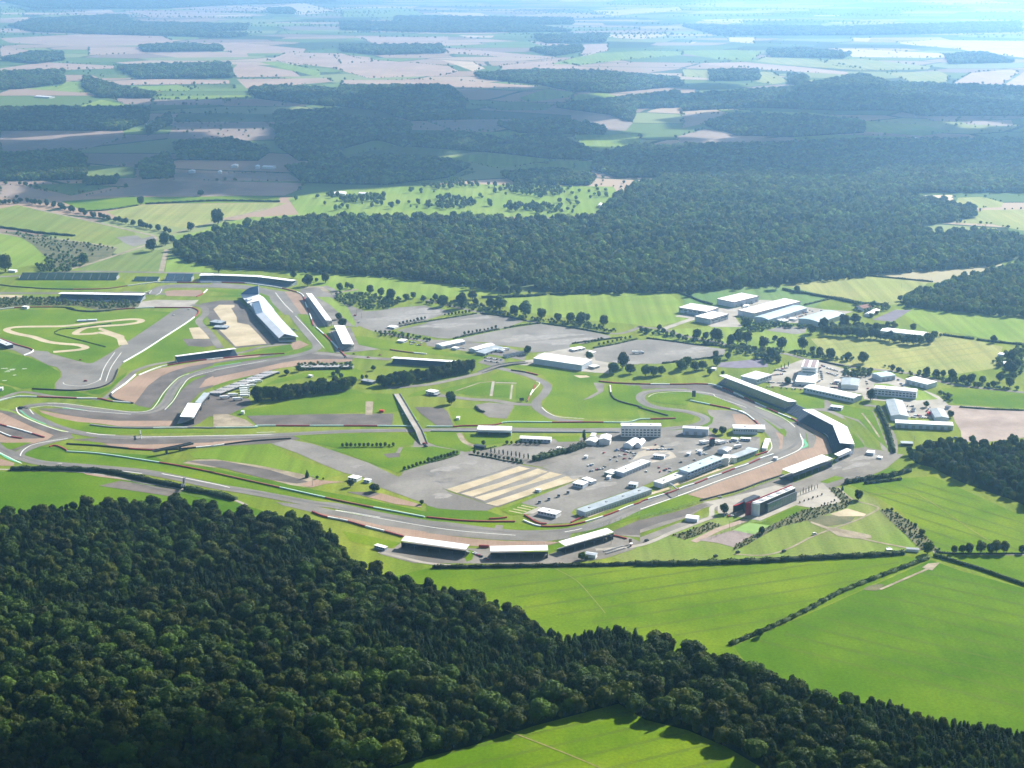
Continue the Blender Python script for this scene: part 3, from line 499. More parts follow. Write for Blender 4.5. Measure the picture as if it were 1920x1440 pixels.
AS("grass_verge", "F 200,440 240,400 440,390 600,420 1300,500 G 0,610 400,710 900,850 1300,900 1920,1010 H 0,1010 800,1060 1000,1090 1350,1095 1100,1125 700,1120 0,1065 G 1920,1040 1500,970 1000,880 600,820 0,700 F 1900,690 1400,590 1000,560 450,515 240,470", Z1 + .05, G_BRIGHT)
AS("worn_asphalt", "H 620,1080 690,1080 680,1115 610,1115", Z2, ASPH_O)
# Becketts area
AS("run_off", "F -50,50 0,45 150,40 640,240 650,300 300,350 130,410 0,350 -50,330", Z1, ASPH_D)
AS("gravel_trap", "F -100,40 20,70 300,200 480,270 430,310 300,345 100,350 0,330 -100,300", Z2, GRAV)
AS("asphalt_pad", "F -60,180 0,180 250,250 390,290 330,300 150,300 0,240", Z3, ASPH_D)
AS("grass_verge", "F 0,340 290,335 100,400 60,390", Z3, G_BRIGHT)
AS("grass_verge", "F 0,20 150,60 450,190 620,240 560,240 300,150 100,60 0,45", Z3, G_MID)
AS("grass_verge", "F 640,345 780,320 940,350 800,355", Z2, G_BRIGHT)
AS("gravel_trap", "F -100,480 0,480 130,520 120,545 -100,545", Z2, GRAV)
AS("asphalt_pad", "F 890,725 1080,680 1650,770 1530,820 1200,770", Z2, mat("brown_asphalt", (0.12, 0.10, 0.09), (0.15, 0.13, 0.11), scale=.1))
AS("bare_soil", "F 740,608 1000,640 1180,680 900,645 780,625", Z2, GRAV)
ribbon("perimeter_road", "F -100,575 300,585 700,600 1000,640 1300,700 1700,765 1920,805 G 180,850 300,900", 4, Z2, PAVE)
# Copse
AS("run_off", "G 560,870 900,905 1300,990 1920,1070 H 0,1060 400,1120 900,1160 1300,1150 1290,1200 1050,1225 600,1210 0,1155 G 1920,1145 1600,1100 1200,1020 880,960 620,900", Z1 + .1, ASPH)
AS("gravel_trap", "G 880,960 1200,1010 1500,1080 1920,1140 H 0,1150 400,1200 700,1222 1080,1225 1200,1235 1080,1262 570,1275 380,1265 0,1210 G 1700,1175 1350,1090 980,1000", Z2, GRAV)
AS("grass_verge", "G 1160,1130 1450,1190 1700,1240 1560,1290 1400,1260 1230,1225", Z1, G_BRIGHT)
AS("gravel_yard", "G 1450,1280 1620,1290 1700,1230 H 400,1290 570,1290 1100,1340 1640,1180 1830,1190 1920,1230 I 0,1190 340,1060 640,1000 700,1010 400,1100 160,1180 0,1260 H 1850,1300 1600,1380 1300,1420 900,1430 0,1420 G 1800,1420 1500,1340", Z1, ASPH_O)
AS("grass_verge", "H 1090,1270 1200,1240 1230,1270 1100,1330", Z2, G_BRIGHT); AS("grass_verge", "H 380,1300 430,1320 410,1390 360,1410 340,1370", Z2, G_BRIGHT)
ribbon("road", "G 1490,1320 1700,1370 1920,1420 H 300,1450", 5, Z2, PAVE)
ribbon("road", "I -400,1300 0,1260 300,1140 560,1040 640,1000 650,920 720,890", 6, Z2, PAVE)
AS("scrubland", "I 290,1170 430,1130 640,1050 740,1080 500,1180 400,1210", Z1 + .2, ROUGHG)
ribbon("path", "I 480,1230 700,1120 960,1030", 8, Z2, mat("brick_path", (0.28, 0.2, 0.16), (0.33, 0.25, 0.2), scale=.2), False)
AS("sports_pitch", "I 825,1130 980,1055 1220,1085 1050,1165", Z2, mat("pitch_grass", (0.16, 0.27, 0.06), (0.19, 0.30, 0.08), scale=.1, stripes=(60, 4, .06)))
AS("dirt_yard", "I 520,1215 840,1125 1070,1175 880,1290 700,1240", Z2, mat("mauve_dirt", (0.20, 0.16, 0.15), (0.25, 0.2, 0.19), scale=.1, fine=.1, fine_s=.4))
AS("infield_lawn", "I 1080,1060 1400,910 1500,940 1480,1010 1220,1090 1000,1060", Z2, G_BRIGHT)
AS("car_park", "I 1400,900 1400,800 1640,700 1820,860 1640,940", Z2, PAVE)
AS("concrete_yard", "I 700,970 860,1000 1080,1040 1400,900 1400,760 1220,720 1000,780 760,840 560,870 700,900", Z1 + .12, PAVE)
AS("scrubland", "J 160,750 240,740 370,860 330,920 0,1030 -260,1090 -370,1140 -600,1270 -700,1310 -680,1260 -400,1100 -90,950 280,870", Z2, ROUGHG)
AS("bare_soil", "J 170,980 330,930 500,980 480,1000 250,1000", Z2, SAND)
AS("scrubland", "J -60,1010 200,990 400,1010 350,1060 150,1090 0,1060", Z2 - .02, ROUGHG)
ribbon("dirt_track", "J 250,740 380,850 560,900 600,940 400,1040 200,1110 0,1190 -200,1290 -420,1350 -700,1340", 2.6, Z3, DIRT)
AS("bare_soil", "J 0,1045 150,1095 250,1110 400,1140 540,1170 550,1200 400,1200 250,1180 150,1120 0,1060", Z3, DIRT)
ribbon("dirt_track", "J 200,1120 500,1210 850,1280 1000,1300", 3.5, Z3, DIRT)
AS("scrubland", "J 620,950 700,930 850,1020 950,1080 1130,1280 1200,1330 1000,1300 900,1210", Z2, ROUGHG)
ribbon("footpath", "J 430,795 950,795 1100,880 1400,1090 1620,1230", 1.6, Z2, G_YEL, False)
ribbon("road", "J 1100,1320 1500,1340 2300,1345", 4, Z2, PAVE)
ribbon("footpath", "W 1040,1066 1080,1088 1110,1120 1135,1150", 1.2, Z2, mat("faint_path", (.13, .18, .02), (.17, .20, .04), scale=.2)); ribbon("footpath", "W 945,1368 1015,1395 1073,1418 1124,1440 1200,1480", 1.3, Z2, mat("worn_path", (.16, .15, .05), (.22, .19, .08), scale=.2))
ribbon("footpath", "S 1480,210 1430,235 1200,335", 3.0, Z2, DIRT); AS("bare_soil", "S 1410,225 1440,205 1500,200 1460,240", Z2, DIRT)
# the racing line itself, drawn as true ribbons
ribbon("race_track", "I 1400,150 1440,300 1390,370 1150,480 800,600 500,715 300,790 0,910 H 1600,1055 1400,1110 1200,1140 1000,1150 800,1148 500,1120 200,1080 0,1060 G 1500,990 1100,905 900,885 600,830 300,775 0,725 F 1600,655 1300,600 1000,570 700,545 500,530 350,515 200,475 80,430 -60,350", 16, Z2 + .3, ASPH)
ribbon("race_track", "F 650,280 400,340 230,400 170,440 180,480", 14, Z2 + .3, ASPH)
ribbon("race_track", "G 1730,225 1200,235 660,262 0,290 F 1200,290 900,275 700,245 500,190 330,110 230,50 200,20 A 210,1370 290,1345 500,1335 800,1380 1100,1410 1350,1405 1480,1330 1560,1200 1650,1110 1800,1045 1920,1020 B 200,980 400,955 700,905 900,850 930,800 850,700 760,590 650,440 580,360 450,300 250,285 0,275 A 1700,262 1500,270 1400,300 1340,340 1280,335 1100,325", 14, Z2 + .3, ASPH)
ribbon("race_track", "B 900,870 1200,900 1500,925 1600,930", 14, Z2 + .2, ASPH_O)
for s, w_, o_, sd_ in [("G 1500,1010 1100,945 H 0,1090 400,1140 800,1170", .8, 0, (1,)), ("F 150,20 180,80 320,150 500,215 620,240", 1.2, 0, (1,)), ("F 270,35 330,100 500,180", .9, 0, (1,)), ("F 190,440 200,470 300,500 450,520 560,522", 1.2, 0, (1,)),
        ("F 610,300 450,325 300,355 220,400 190,440", 1, 0, (1,)), ("F 780,245 900,262 1040,268", 1.2, 0, (1,)), ("F 1100,290 1500,282 1920,272 G 300,268 660,263", 1.1, 0, (1,)), ("G 390,245 560,240", 1, 0, (1,)), ("F 660,560 1000,580 1280,615", 1.1, 0, (1,)),
        ("F 1460,615 1920,705 G 150,740", 1.1, 0, (1,)), ("I 0,935 330,820 700,680 1000,575 1300,460 1440,390 1460,320 1430,260", 1.3, 0, (1,)), ("A 430,1325 600,1330 900,1370 1190,1405 1340,1390 1400,1340 1480,1220 1600,1100 1700,1060", .9, 0, (1,)), ("A 270,1370 400,1350 560,1360 800,1395 1180,1425", .9, 0, (1,)),
        ("A 1480,1385 1560,1300 1640,1170 1720,1090 1920,1035", .9, 0, (1,)), ("B 0,1030 400,955 600,915", .9, 0, (1,)), ("A 900,1120 940,1000 1030,870", .8, 0, (1,)), ("A 950,1130 1000,1000 1090,870", .8, 0, (1,)), ("A 570,1140 600,1160 750,1170 870,1130 900,1100", .8, 0, (1,)), ("B 560,330 640,430 720,510", .9, 0, (1,)),
        ("B 740,540 870,680 1000,830", .7, 0, (1,)), ("D 70,1270 150,1235 400,1220 640,1240 700,1275 I 960,20", .7, 0, (1,)), ("I 1040,10 1280,110 1400,200 1450,270", .8, 0, (1,)), ("I 1170,300 1190,380 1150,430", .7, 0, (1,)), ("H 1240,1140 1350,1120 1400,1105", .9, 0, (1,)), ("C 990,1130 1020,1150 960,1220 900,1310", .9, 0, (1,)), ("H 1040,20 1100,70 1200,105 1420,120", 1, 0, (1,)),
        ("A 1340,340 1360,310 1300,330", .9, 0, (1,)), ("A 1400,355 1440,330 1455,295", .9, 0, (1,)), ("H 1080,290", 1, 0, ())]:
    if sd_: edge_lines(s, w_, o_, Z4, LINE, sides=sd_)
edge_lines("F 170,50 250,110 400,175", 2.2, 3, Z3 + .2, KGREEN, 'kerb', (1,)); edge_lines("I 1460,300 1500,360 1450,385", 4, 2, Z3 + .2, KGREEN, 'kerb', (1,)); edge_lines("F 0,430 80,480 180,515", 4, 2, Z3 + .2, KGREEN, 'kerb', (1,))
edge_lines("F 560,28 700,38 820,45", 2.2, 2, Z3 + .2, KGREEN, 'kerb', (1,)); edge_lines("B 0,1000 250,960", 2, 2, Z3 + .2, KGREEN, 'kerb', (1,)); edge_lines("F 0,425 200,525", 1.0, 0, Z4, LINE, sides=(1,))
RUB = mat("rubbered_line", (0.112, 0.105, 0.098), (0.150, 0.142, 0.132), scale=.03)
ribbon("rubbered_line", "I 1400,160 1425,290 1370,375 1150,470 800,590 500,705 300,780 0,905 H 1600,1050 1400,1100 1200,1128 1000,1140 800,1142 500,1125 200,1090 0,1072 G 1500,1000 1100,912 900,880 600,822 300,770 0,728 F 1600,655 1300,605 1000,578 700,548 500,528 350,510 200,468 80,425 -60,350", 4.5, Z2 + .9, RUB)
ribbon("rubbered_line", "G 1730,226 1200,237 660,264 0,292 F 1200,294 900,280 700,250 500,188 330,105 230,50 210,20 A 220,1370 300,1350 500,1340 800,1385 1100,1412 1350,1398 1480,1325 1560,1195 1650,1105 1800,1040 1920,1015 B 200,975 400,950 700,900", 4, Z2 + .9, RUB)
ribbon("rubbered_line", "W 1225,806 1262,802 1296,797 1316,791 1319,785 1308,779 1283,772 1241,767 1216,759 1204,748 1209,739 1228,734 1262,732 1300,735 1335,741 1365,749 1400,764 1440,785 1470,804", 3.5, Z3 + .25, RUB)
def tramlines(field, a, b, gap, m, wd=.7, z=Z0 + .75, phase=0.0):
    """pairs of wheel marks running across a field"""
    P_ = [(p.x, p.y) for p in wpts(field)]; A_, B_ = wpts(a)[0], wpts(b)[0]; d = (B_ - A_).normalized(); n = Vector((-d.y, d.x, 0)); V, F = [], []
    for k in range(-40, 41):
        for o in (-.9, .9):
            c = A_ + n * (k * gap + o + phase); T_ = np.arange(-900, 1500, 12.0); Q = np.array([(c.x + d.x * t, c.y + d.y * t) for t in T_]); ok = inside(Q, P_)
            for i in range(len(T_) - 1):
                if ok[i] and ok[i + 1]:
                    p, q = Vector((*Q[i], 0)), Vector((*Q[i + 1], 0)); w_ = n * wd / 2; k0 = len(V); V += [p - w_, q - w_, q + w_, p + w_]; F.append((k0, k0 + 1, k0 + 2, k0 + 3))
    if F: o = link("wheel_tracks", raw("wheel_tracks", V, F, [m])); o.location.z = z; tag(o, None, None, None, 'structure')
TRK = mat("pressed_grass", (0.060, 0.095, 0.005), (0.085, 0.12, 0.01), scale=.05); TRK2 = mat("pressed_meadow", (0.125, 0.175, 0.03), (0.15, 0.2, 0.04), scale=.05)
tramlines("W 1385,1212 1560,1136 1745,1056 1800,1074 1925,1109 2100,1150 2200,1380 1900,1340 1600,1270", "S 1100,650", "S 1900,850", 26, TRK)
tramlines("W 850,1075 1100,1070 1400,1060 1700,1050 1560,1125 1375,1200 1200,1190 1000,1150", "W 1000,1160", "W 1650,1060", 26, TRK)
tramlines("W 1170,1325 1300,1360 1440,1440 1480,1500 600,1500 760,1430 1000,1365", "W 1000,1440", "W 1300,1370", 24, TRK)
tramlines("W 1600,912 1750,897 1890,962 2100,1050 1760,1035 1700,965", "W 1650,930", "W 1900,1010", 24, TRK)
tramlines("W 915,565 1250,550 1270,595 1100,595 1000,585", "C 800,420", "C 1800,330", 28, TRK2); tramlines("W 1525,638 1760,626 1870,655 1770,700 1600,685", "E 200,900", "E 1200,760", 28, TRK2)
tramlines("K 0,130 130,105 620,210 1000,305 860,395 560,355 0,262", "K 0,200", "K 700,320", 30, TRK2); tramlines("K 810,150 1100,100 2100,88 1640,195 1370,262 900,190", "K 900,170", "K 1900,120", 30, TRK2)
rq = random.Random(11)
def blotches(region, n, r0, r1, m, z, name, stretch=(1, 3), az=None):
    P_ = [(p.x, p.y) for p in wpts(region)]; xs = [p[0] for p in P_]; ys = [p[1] for p in P_]; k = 0; g_ = 0
    while k < n and g_ < 4000:
        g_ += 1; c = (rq.uniform(min(xs), max(xs)), rq.uniform(min(ys), max(ys)))
        if not inside(np.array([c]), P_)[0]: continue
        k += 1; r = rq.uniform(r0, r1); st = rq.uniform(*stretch); a = rq.uniform(0, 3.14) if az is None else az; ph = rq.uniform(0, 6)
        pts = []
        for i in range(14):
            t = 6.283 * i / 14; q = r * (1 + .25 * math.sin(3 * t + ph) + .15 * math.sin(5 * t + 2 * ph)); u, v = q * math.cos(t) * st, q * math.sin(t); pts.append(Vector((c[0] + u * math.cos(a) - v * math.sin(a), c[1] + u * math.sin(a) + v * math.cos(a), 0)))
        pts = [p for p in pts if inside(np.array([(p.x, p.y)]), P_)[0]]
        if len(pts) > 7: sheet(name, pts, z, m)
PT = mat("patched_tarmac", (0.13, 0.122, 0.113), (0.19, 0.178, 0.166), scale=.1, fine=.15, fine_s=.6); PL = mat("worn_tarmac", (0.20, 0.188, 0.174), (0.27, 0.25, 0.232), scale=.1, fine=.12, fine_s=.5)
for reg, n in (("H 880,520 1000,560 600,600 380,450 0,540 0,880 540,940 140,745", 10), ("H 1100,560 1500,400 1700,400 I 0,300 600,300 1040,400 700,460 310,580 0,730 H 1340,920 1000,980 1350,690", 26), ("G 700,340 1050,410 1650,650 1880,860 1200,600", 8), ("J 0,650 450,400 680,430 560,600 150,720", 8)):
    blotches(reg, n // 2, 3, 9, PT, Z3 + .35, "tarmac_patch", (1, 2.5), .6); blotches(reg, n // 2, 3, 10, PL, Z3 + .4, "tarmac_patch", (1.5, 4), .6)
for s in LP: blotches(s, 3, 8, 20, PL, Z3, "gravel_patch", (1.5, 4), .3)
patch("rough_patch", "S 1120,335 1150,315 1205,308 1215,318 1180,340", Z1, ROUGHG, True)
# painted marks on the helicopter lawn
for (a, b, c) in ((10, 1015, 60), (60, 1030, 70), (90, 1022, 50), (40, 1045, 50), (200, 1018, 40), (115, 1075, 30), (20, 1125, 40)):
    ribbon("lawn_marking", "A %d,%d %d,%d" % (a, b, a + c, b - 4), 1.6, Z3, LINE, False)
# ================================================================ BUILDINGS AND STANDS
def frame(s, h):
    P = wpts(s, h); c = sum(P, Vector()) / 4
    e1 = ((P[1] - P[0]) + (P[2] - P[3])) / 2; e2 = ((P[3] - P[0]) + (P[2] - P[1])) / 2
    if e2.length > e1.length: e1, e2 = e2, e1
    u = e1.normalized(); v = Vector((-u.y, u.x, 0)); Ln = e1.length; Wd = max(abs(e2.dot(v)), e2.length * .8)
    return Vector((c.x, c.y, 0)), math.atan2(u.y, u.x), Ln, Wd, v
def near_sign(c, v): return -1 if v.y > 0 else 1            # which local y side looks at the viewer's side of the airfield
def building(name, label, s, h, roof='flat', rm=WHITE, wm=PALE, trim=None, doors=0, wins=0, cat='warehouse', group=None, ridge=1.2, wm_band=None, extras=None):
    c, a, Ln, Wd, v = frame(s, h); t = thing(name, label, cat, c, a, group); sg = near_sign(c, v); X, Y = Ln / 2, Wd / 2
    MB().box(-X, X, -Y, Y, -.3, h - .3).build("wall", wm, t); r = MB(); o = .35
    if roof == 'flat': r.box(-X - o, X + o, -Y - o, Y + o, h - .3, h + .15)
    elif roof == 'gable':
        for q in (-1, 1): r.hexa([(-X - o, q * (Y + o), h - .3), (X + o, q * (Y + o), h - .3), (X + o, 0, h + ridge - .3), (-X - o, 0, h + ridge - .3)][::q], [(-X - o, q * (Y + o), h), (X + o, q * (Y + o), h), (X + o, 0, h + ridge), (-X - o, 0, h + ridge)][::q])
    elif roof == 'mono': r.hexa([(-X - o, -Y - o, h - .3), (X + o, -Y - o, h - .3), (X + o, Y + o, h + ridge - .3), (-X - o, Y + o, h + ridge - .3)], [(-X - o, -Y - o, h), (X + o, -Y - o, h), (X + o, Y + o, h + ridge), (-X - o, Y + o, h + ridge)])
    elif roof == 'arch':
        n = 8
        pr = [(-Y - o + 2 * (Y + o) * i / n, h + ridge * math.sin(math.pi * i / n)) for i in range(n + 1)]
        for (y0, z0), (y1, z1) in zip(pr, pr[1:]): r.hexa([(-X - o, y0, z0 - .3), (X + o, y0, z0 - .3), (X + o, y1, z1 - .3), (-X - o, y1, z1 - .3)], [(-X - o, y0, z0), (X + o, y0, z0), (X + o, y1, z1), (-X - o, y1, z1)])
    ro = r.build("roof", rm, t)
    if roof in ('gable', 'arch'):
        for sx in (-1, 1):
            xs = sx * (X - .02); MB().add([(xs, -Y, h - .3), (xs, Y, h - .3), (xs, 0, h + ridge - .35)], [(0, 1, 2)]).build("gable_end", wm, t)
    if roof == 'flat' and Ln > 18:
        for i in range(max(1, int(Ln / 22))):
            MB().box(-X + Ln * (i + .5) / max(1, int(Ln / 22)) - 1.2, -X + Ln * (i + .5) / max(1, int(Ln / 22)) + 1.2, -.9, .9, h + .152, h + .9).build("roof_vent", STEEL, ro)
    if trim: 
        tm = MB(); tm.box(-X - .5, X + .5, -Y - .5, -Y - .36, h - .9, h + .3); tm.box(-X - .5, X + .5, Y + .36, Y + .5, h - .9, h + .3); tm.box(-X - .5, -X - .36, -Y - .36, Y + .36, h - .9, h + .3); tm.box(X + .36, X + .5, -Y - .36, Y + .36, h - .9, h + .3); tm.build("roof_trim", trim, t)
    ys = sg * Y
    for i in range(doors):
        x = -X + Ln * (i + .5) / doors; dw = min(2.2, Ln / doors * .36)
        d = MB().box(x - dw, x + dw, min(ys, ys + sg * .12), max(ys, ys + sg * .12), 0, min(4.5, h * .62)).build("door", STEEL if wm is not STEEL else DARK, t)
    for i in range(wins):
        x = -X + Ln * (i + .5) / wins; dw = Ln / wins * .34; z = h * .62
        for lv in range(max(1, int(h / 4.2)) if h > 7 and doors == 0 else 1):
            zz = z - lv * 3.4
            if zz < 1: break
            MB().box(x - dw, x + dw, min(ys, ys + sg * .1), max(ys, ys + sg * .1), zz - .7, zz + .9).build("window", GLASS, t)
    return t, Ln, Wd, sg
# --- trading estate at the right
building("warehouse", "tall white warehouse with a brown roof edge, rearmost of the white estate", "D 675,388 910,333 1072,360 865,412", 10, trim=BROWN, doors=5, wins=0)
building("warehouse", "white warehouse with brown roof edge, leftmost of the estate", "D 328,462 480,425 718,468 590,497", 9, trim=BROWN, doors=2, wins=6)
building("warehouse", "white warehouse with brown roof edge, nearest of the estate", "D 500,546 635,497 817,522 627,566", 9, trim=BROWN, doors=3, wins=2)
building("warehouse", "longest white warehouse with a double roof in the estate", "D 870,490 1290,383 1455,407 1040,512", 9, trim=BROWN, doors=7, wins=0)
building("warehouse", "long pale blue arched shed beside the longest white warehouse", "D 1020,552 1375,445 1502,467 1165,570", 8, 'arch', BLUEROOF, PALE, doors=5, ridge=2.2)
building("warehouse", "wide pale blue arched shed at the right end of the estate", "D 1420,570 1655,486 1848,525 1622,590", 8, 'arch', BLUEROOF, PALE, doors=3, ridge=2.2)
building("shed", "long low shed with a pinkish white roof among dark trees", "E 622,668 670,646 1072,685 1012,718", 5, 'gable', WHITE, PALE, doors=4, cat='shed', ridge=1)
# --- office tower block
c, a, Ln, Wd, v = frame("D 1450,1000 1480,935 1605,942 1592,1008", 15); t = thing("office_block", "white office tower with two dark roof strips among parked cars", "office block", c, a); X, Y = Ln / 2, Wd / 2
MB().box(-X, X, -Y, Y, -.3, 15).build("wall", PALE_W, t)
rf = MB().box(-X - .3, X + .3, -Y - .3, Y + .3, 15, 15.4).build("roof", WHITE_P, t)
if Ln > Wd:
    pass
for q in (-.5, .5): MB().box(-X * .9, X * .9, Y * q - Y * .3, Y * q + Y * .3, 15.405, 15.9).build("roof_light", mat("brown_panels", (0.22, 0.16, 0.17), (0.3, 0.24, 0.24), scale=.5), rf)
inv = lambda p: Vector((math.cos(-a) * (p.x - c.x) - math.sin(-a) * (p.y - c.y), math.sin(-a) * (p.x - c.x) + math.cos(-a) * (p.y - c.y), 0))
for k in range(3):
    for q in (-1, 1):
        MB().box(q * (X + .05) - .06, q * (X + .05) + .06, -Y * .85, Y * .85, 3 + k * 4, 5 + k * 4).build("window", GREENGL, t)
        MB().box(-X * .85, X * .85, q * (Y + .05) - .06, q * (Y + .05) + .06, 3 + k * 4, 5 + k * 4).build("window", GREENGL, t)
building("office_wing", "low white stepped wing in front of the office tower", "D 1398,1130 1430,1045 1600,1060 1572,1140", 6, rm=WHITE, wm=PALE_W, wins=6, cat='office wing')
building("hall", "white flat hall behind the top of the long curved grandstand", "D 915,1078 1045,1032 1182,1070 1045,1112", 8, wm=PALE, wins=5, cat='hall')
building("shed", "very long white-roofed shed in front of the office tower", "D 1480,1182 1540,1156 E 468,1250 382,1282", 7, wm=PALE, wins=16, cat='shed', roof='gable', ridge=1.5)
building("shed", "small grey-roofed shed among parked cars right of the office tower", "E 275,1152 290,1096 440,1102 430,1172", 6, 'gable', GREYROOF, PALE_W, doors=2, cat='shed', ridge=1)
building("shed", "pale blue-grey workshop against the roadside trees", "E 565,1052 690,1037 752,1072 622,1090", 7, 'gable', BLUEROOF, PALE, doors=3, cat='shed')
building("shed", "white-roofed workshop beside the roadside belt at right", "E 848,1103 945,1085 1137,1130 1050,1157", 7, 'flat', WHITE, PALE, doors=4, cat='shed')
building("shed", "long tall pale shed behind the dark tree", "E 562,1185 600,1165 968,1195 945,1222", 11, 'flat', WHITE, PALE, doors=0, wins=12, cat='shed')
building("shed", "blue-grey gabled shed on the left of the pale yard", "E 680,1300 820,1292 J 882,92 722,98", 7, 'gable', GREYROOF, PALE, doors=2, cat='shed', ridge=2)
building("shed", "smaller blue-grey gabled shed on the right of the pale yard", "J 1085,38 1190,30 1247,110 1118,112", 6, 'gable', GREYROOF, PALE, doors=2, cat='shed', ridge=1.6)
building("shed", "long white-roofed shed closing the front of the pale yard", "J 760,150 765,138 1272,148 1285,186", 7, 'mono', WHITE, PALE, doors=8, cat='shed', ridge=.6)
building("hut", "small grey hut on the lawn behind the bent grandstand", "E 172,1352 190,1340 280,1345 290,1372", 4, rm=PALE, wm=PALE, cat='hut', wins=3)
building("cottage", "dark-roofed farm cottage beside the ploughed strip", "E 400,455 480,438 545,455 470,475", 5, 'gable', BROWN, PALE_W, cat='cottage', ridge=3, wins=3); building("cottage", "white farm outbuilding below the dark-roofed cottage", "E 500,530 525,518 590,470 600,490", 4, 'gable', WHITE_P, PALE_W, cat='cottage', ridge=2, wins=2)
# --- middle
building("hall", "largest white hall below the third car park", "C 952,920 1065,872 1502,940 1382,976", 9, 'mono', WHITE, PALE, doors=0, wins=0, cat='hall', ridge=.5)
building("shed", "left white-roofed shed between the car park and the lawn", "C 85,792 290,747 342,768 132,812", 5, 'gable', WHITE, PALE, doors=3, cat='shed', ridge=1.6); building("shed", "right white-roofed shed between the car park and the lawn", "C 380,830 560,782 602,800 440,848", 5, 'gable', WHITE, PALE, doors=3, cat='shed', ridge=1.6)
building("shed", "dark lean-to beside the right white shed", "C 445,862 605,805 680,820 520,880", 4, 'mono', GREYROOF, STEEL, doors=4, cat='shed', ridge=.8); building("garage_row", "row of dark lock-up garages left of the small tree", "C 690,888 870,852 895,866 722,902", 3.2, 'flat', DARK, PALE_W, doors=7, cat='garages')
building("cabin", "small white cabin at the lower corner of the third car park", "C 1280,832 1380,812 1430,825 1330,845", 3.2, wm=PALE_W, cat='cabin', wins=3); building("cabin", "small white cabin against the white hall's right end", "C 1430,868 1470,852 1525,860 1490,875", 3.2, wm=PALE_W, cat='cabin'); building("hut", "open canopy hut right of the large white hall", "C 1450,990 1500,975 1560,985 1510,1000", 3.5, rm=PALE_W, wm=STEEL, cat='hut')
building("kiosk", "small white kiosk at the left corner of the lower car parks", "B 1565,635 1600,622 1665,630 1630,645", 3, wm=PALE_W, cat='kiosk', wins=2); building("kiosk", "white roofed cabin by the parked trucks below the car park road", "B 1650,760 1690,745 1750,752 1710,768", 3.2, wm=PALE, cat='kiosk', wins=3)
building("cabin", "flat-roofed cabin on the infield behind the tree belt", "B 1330,1118 1360,1102 1460,1122 1430,1135", 4, rm=STEEL, wm=DARK, cat='cabin', wins=2); building("cabin", "tiny cream cabin on the infield lawn", "B 855,1072 865,1065 895,1070 885,1078", 3, rm=PALE_W, wm=PALE_W, cat='cabin')
building("hut", "small red hut at the edge of the infield lawn", "G 1490,45 1500,38 1538,40 1530,47", 3, rm=RED, wm=RED, cat='hut')
building("pavilion", "white stepped timing pavilion on the infield", "C 0,1215 30,1195 100,1210 75,1230", 5, rm=WHITE, wm=PALE_W, cat='pavilion', wins=4); building("hut", "low dark deck around the white timing pavilion", "C 5,1240 60,1225 135,1232 80,1250", 2.2, rm=STEEL, wm=DARK, cat='hut')
building("building", "five-storey cream block beside the national straight", "H 1740,182 1760,160 I 186,162 188,186", 15, rm=WHITE_P, wm=PALE_W, wins=11, cat='building')
building("warehouse", "white-roofed warehouse right of the cream block", "I 380,198 395,190 608,192 625,220", 9, 'flat', WHITE, PALE, cat='warehouse', doors=3)
building("clubhouse", "cream clubhouse with roof huts inside the last bend", "I 825,205 850,175 1060,178 1045,212", 8, rm=WHITE_P, wm=PALE, wins=10, cat='clubhouse')
building("roof_hut", "small pale plant house behind the cream clubhouse", "I 1050,190 1065,172 1100,180 1120,235", 4, rm=WHITE, wm=PALE_W, cat='plant house')
building("clubhouse", "long low pale clubhouse with parked vans below the small stand", "H 812,292 870,278 1100,280 1140,315", 4.5, 'gable', PALE_W, PALE, wins=9, cat='clubhouse', ridge=1.2)
building("house", "cream house with a courtyard, right of the dark conifer", "H 1425,318 1475,290 1560,300 1520,330", 5, 'gable', PALE_W, PALE_W, wins=4, cat='house', ridge=1.5); building("house", "cream house with a pitched white roof, left of the marquee", "H 1535,300 1590,265 1645,270 1665,318", 7, 'gable', WHITE, PALE_W, wins=4, cat='house', ridge=2); building("house", "small rear wing of the cream houses by the straight", "H 1470,275 1490,248 1525,248 1515,278", 6, 'flat', PALE_W, PALE_W, wins=2, cat='house')
# marquees
for s, l in (("H 1755,350 1850,308 1915,312 1860,366", "large white marquee with a humped roof, left one"), ("H 1885,345 1920,305 I 45,322 I 0,362", "large white marquee with a humped roof, right one")):
    building("marquee", l, s, 4.5, 'arch', WHITE, WHITE_P, cat='marquee', ridge=3, doors=4)
building("cabin", "white office cabin in the upper paddock", "I 120,447 130,437 215,445 228,460", 4, wm=PALE, cat='cabin', wins=5); building("stage_hut", "dark dish-backed stage hut in the paddock corner", "I 625,300 640,292 668,298 665,320", 9, rm=RED, wm=DARK, cat='hut')
building("shed", "curved-roof workshop behind the two-storey pit building", "I 690,400 740,375 830,382 790,415", 4.5, 'arch', STEEL, PALE, cat='shed', ridge=1.5, doors=2)
building("cabin", "long white cabin below the cream clubhouse", "I 820,298 830,290 880,292 882,308", 3.4, cat='cabin', wins=4); building("cabin", "second long white cabin below the cream clubhouse", "I 905,295 910,287 995,290 998,305", 3.4, cat='cabin', wins=4)
building("race_control", "low white box building on the inside of the last bend", "I 1100,375 1135,295 1165,300 1140,395", 4, wm=PALE_W, cat='building', wins=4)
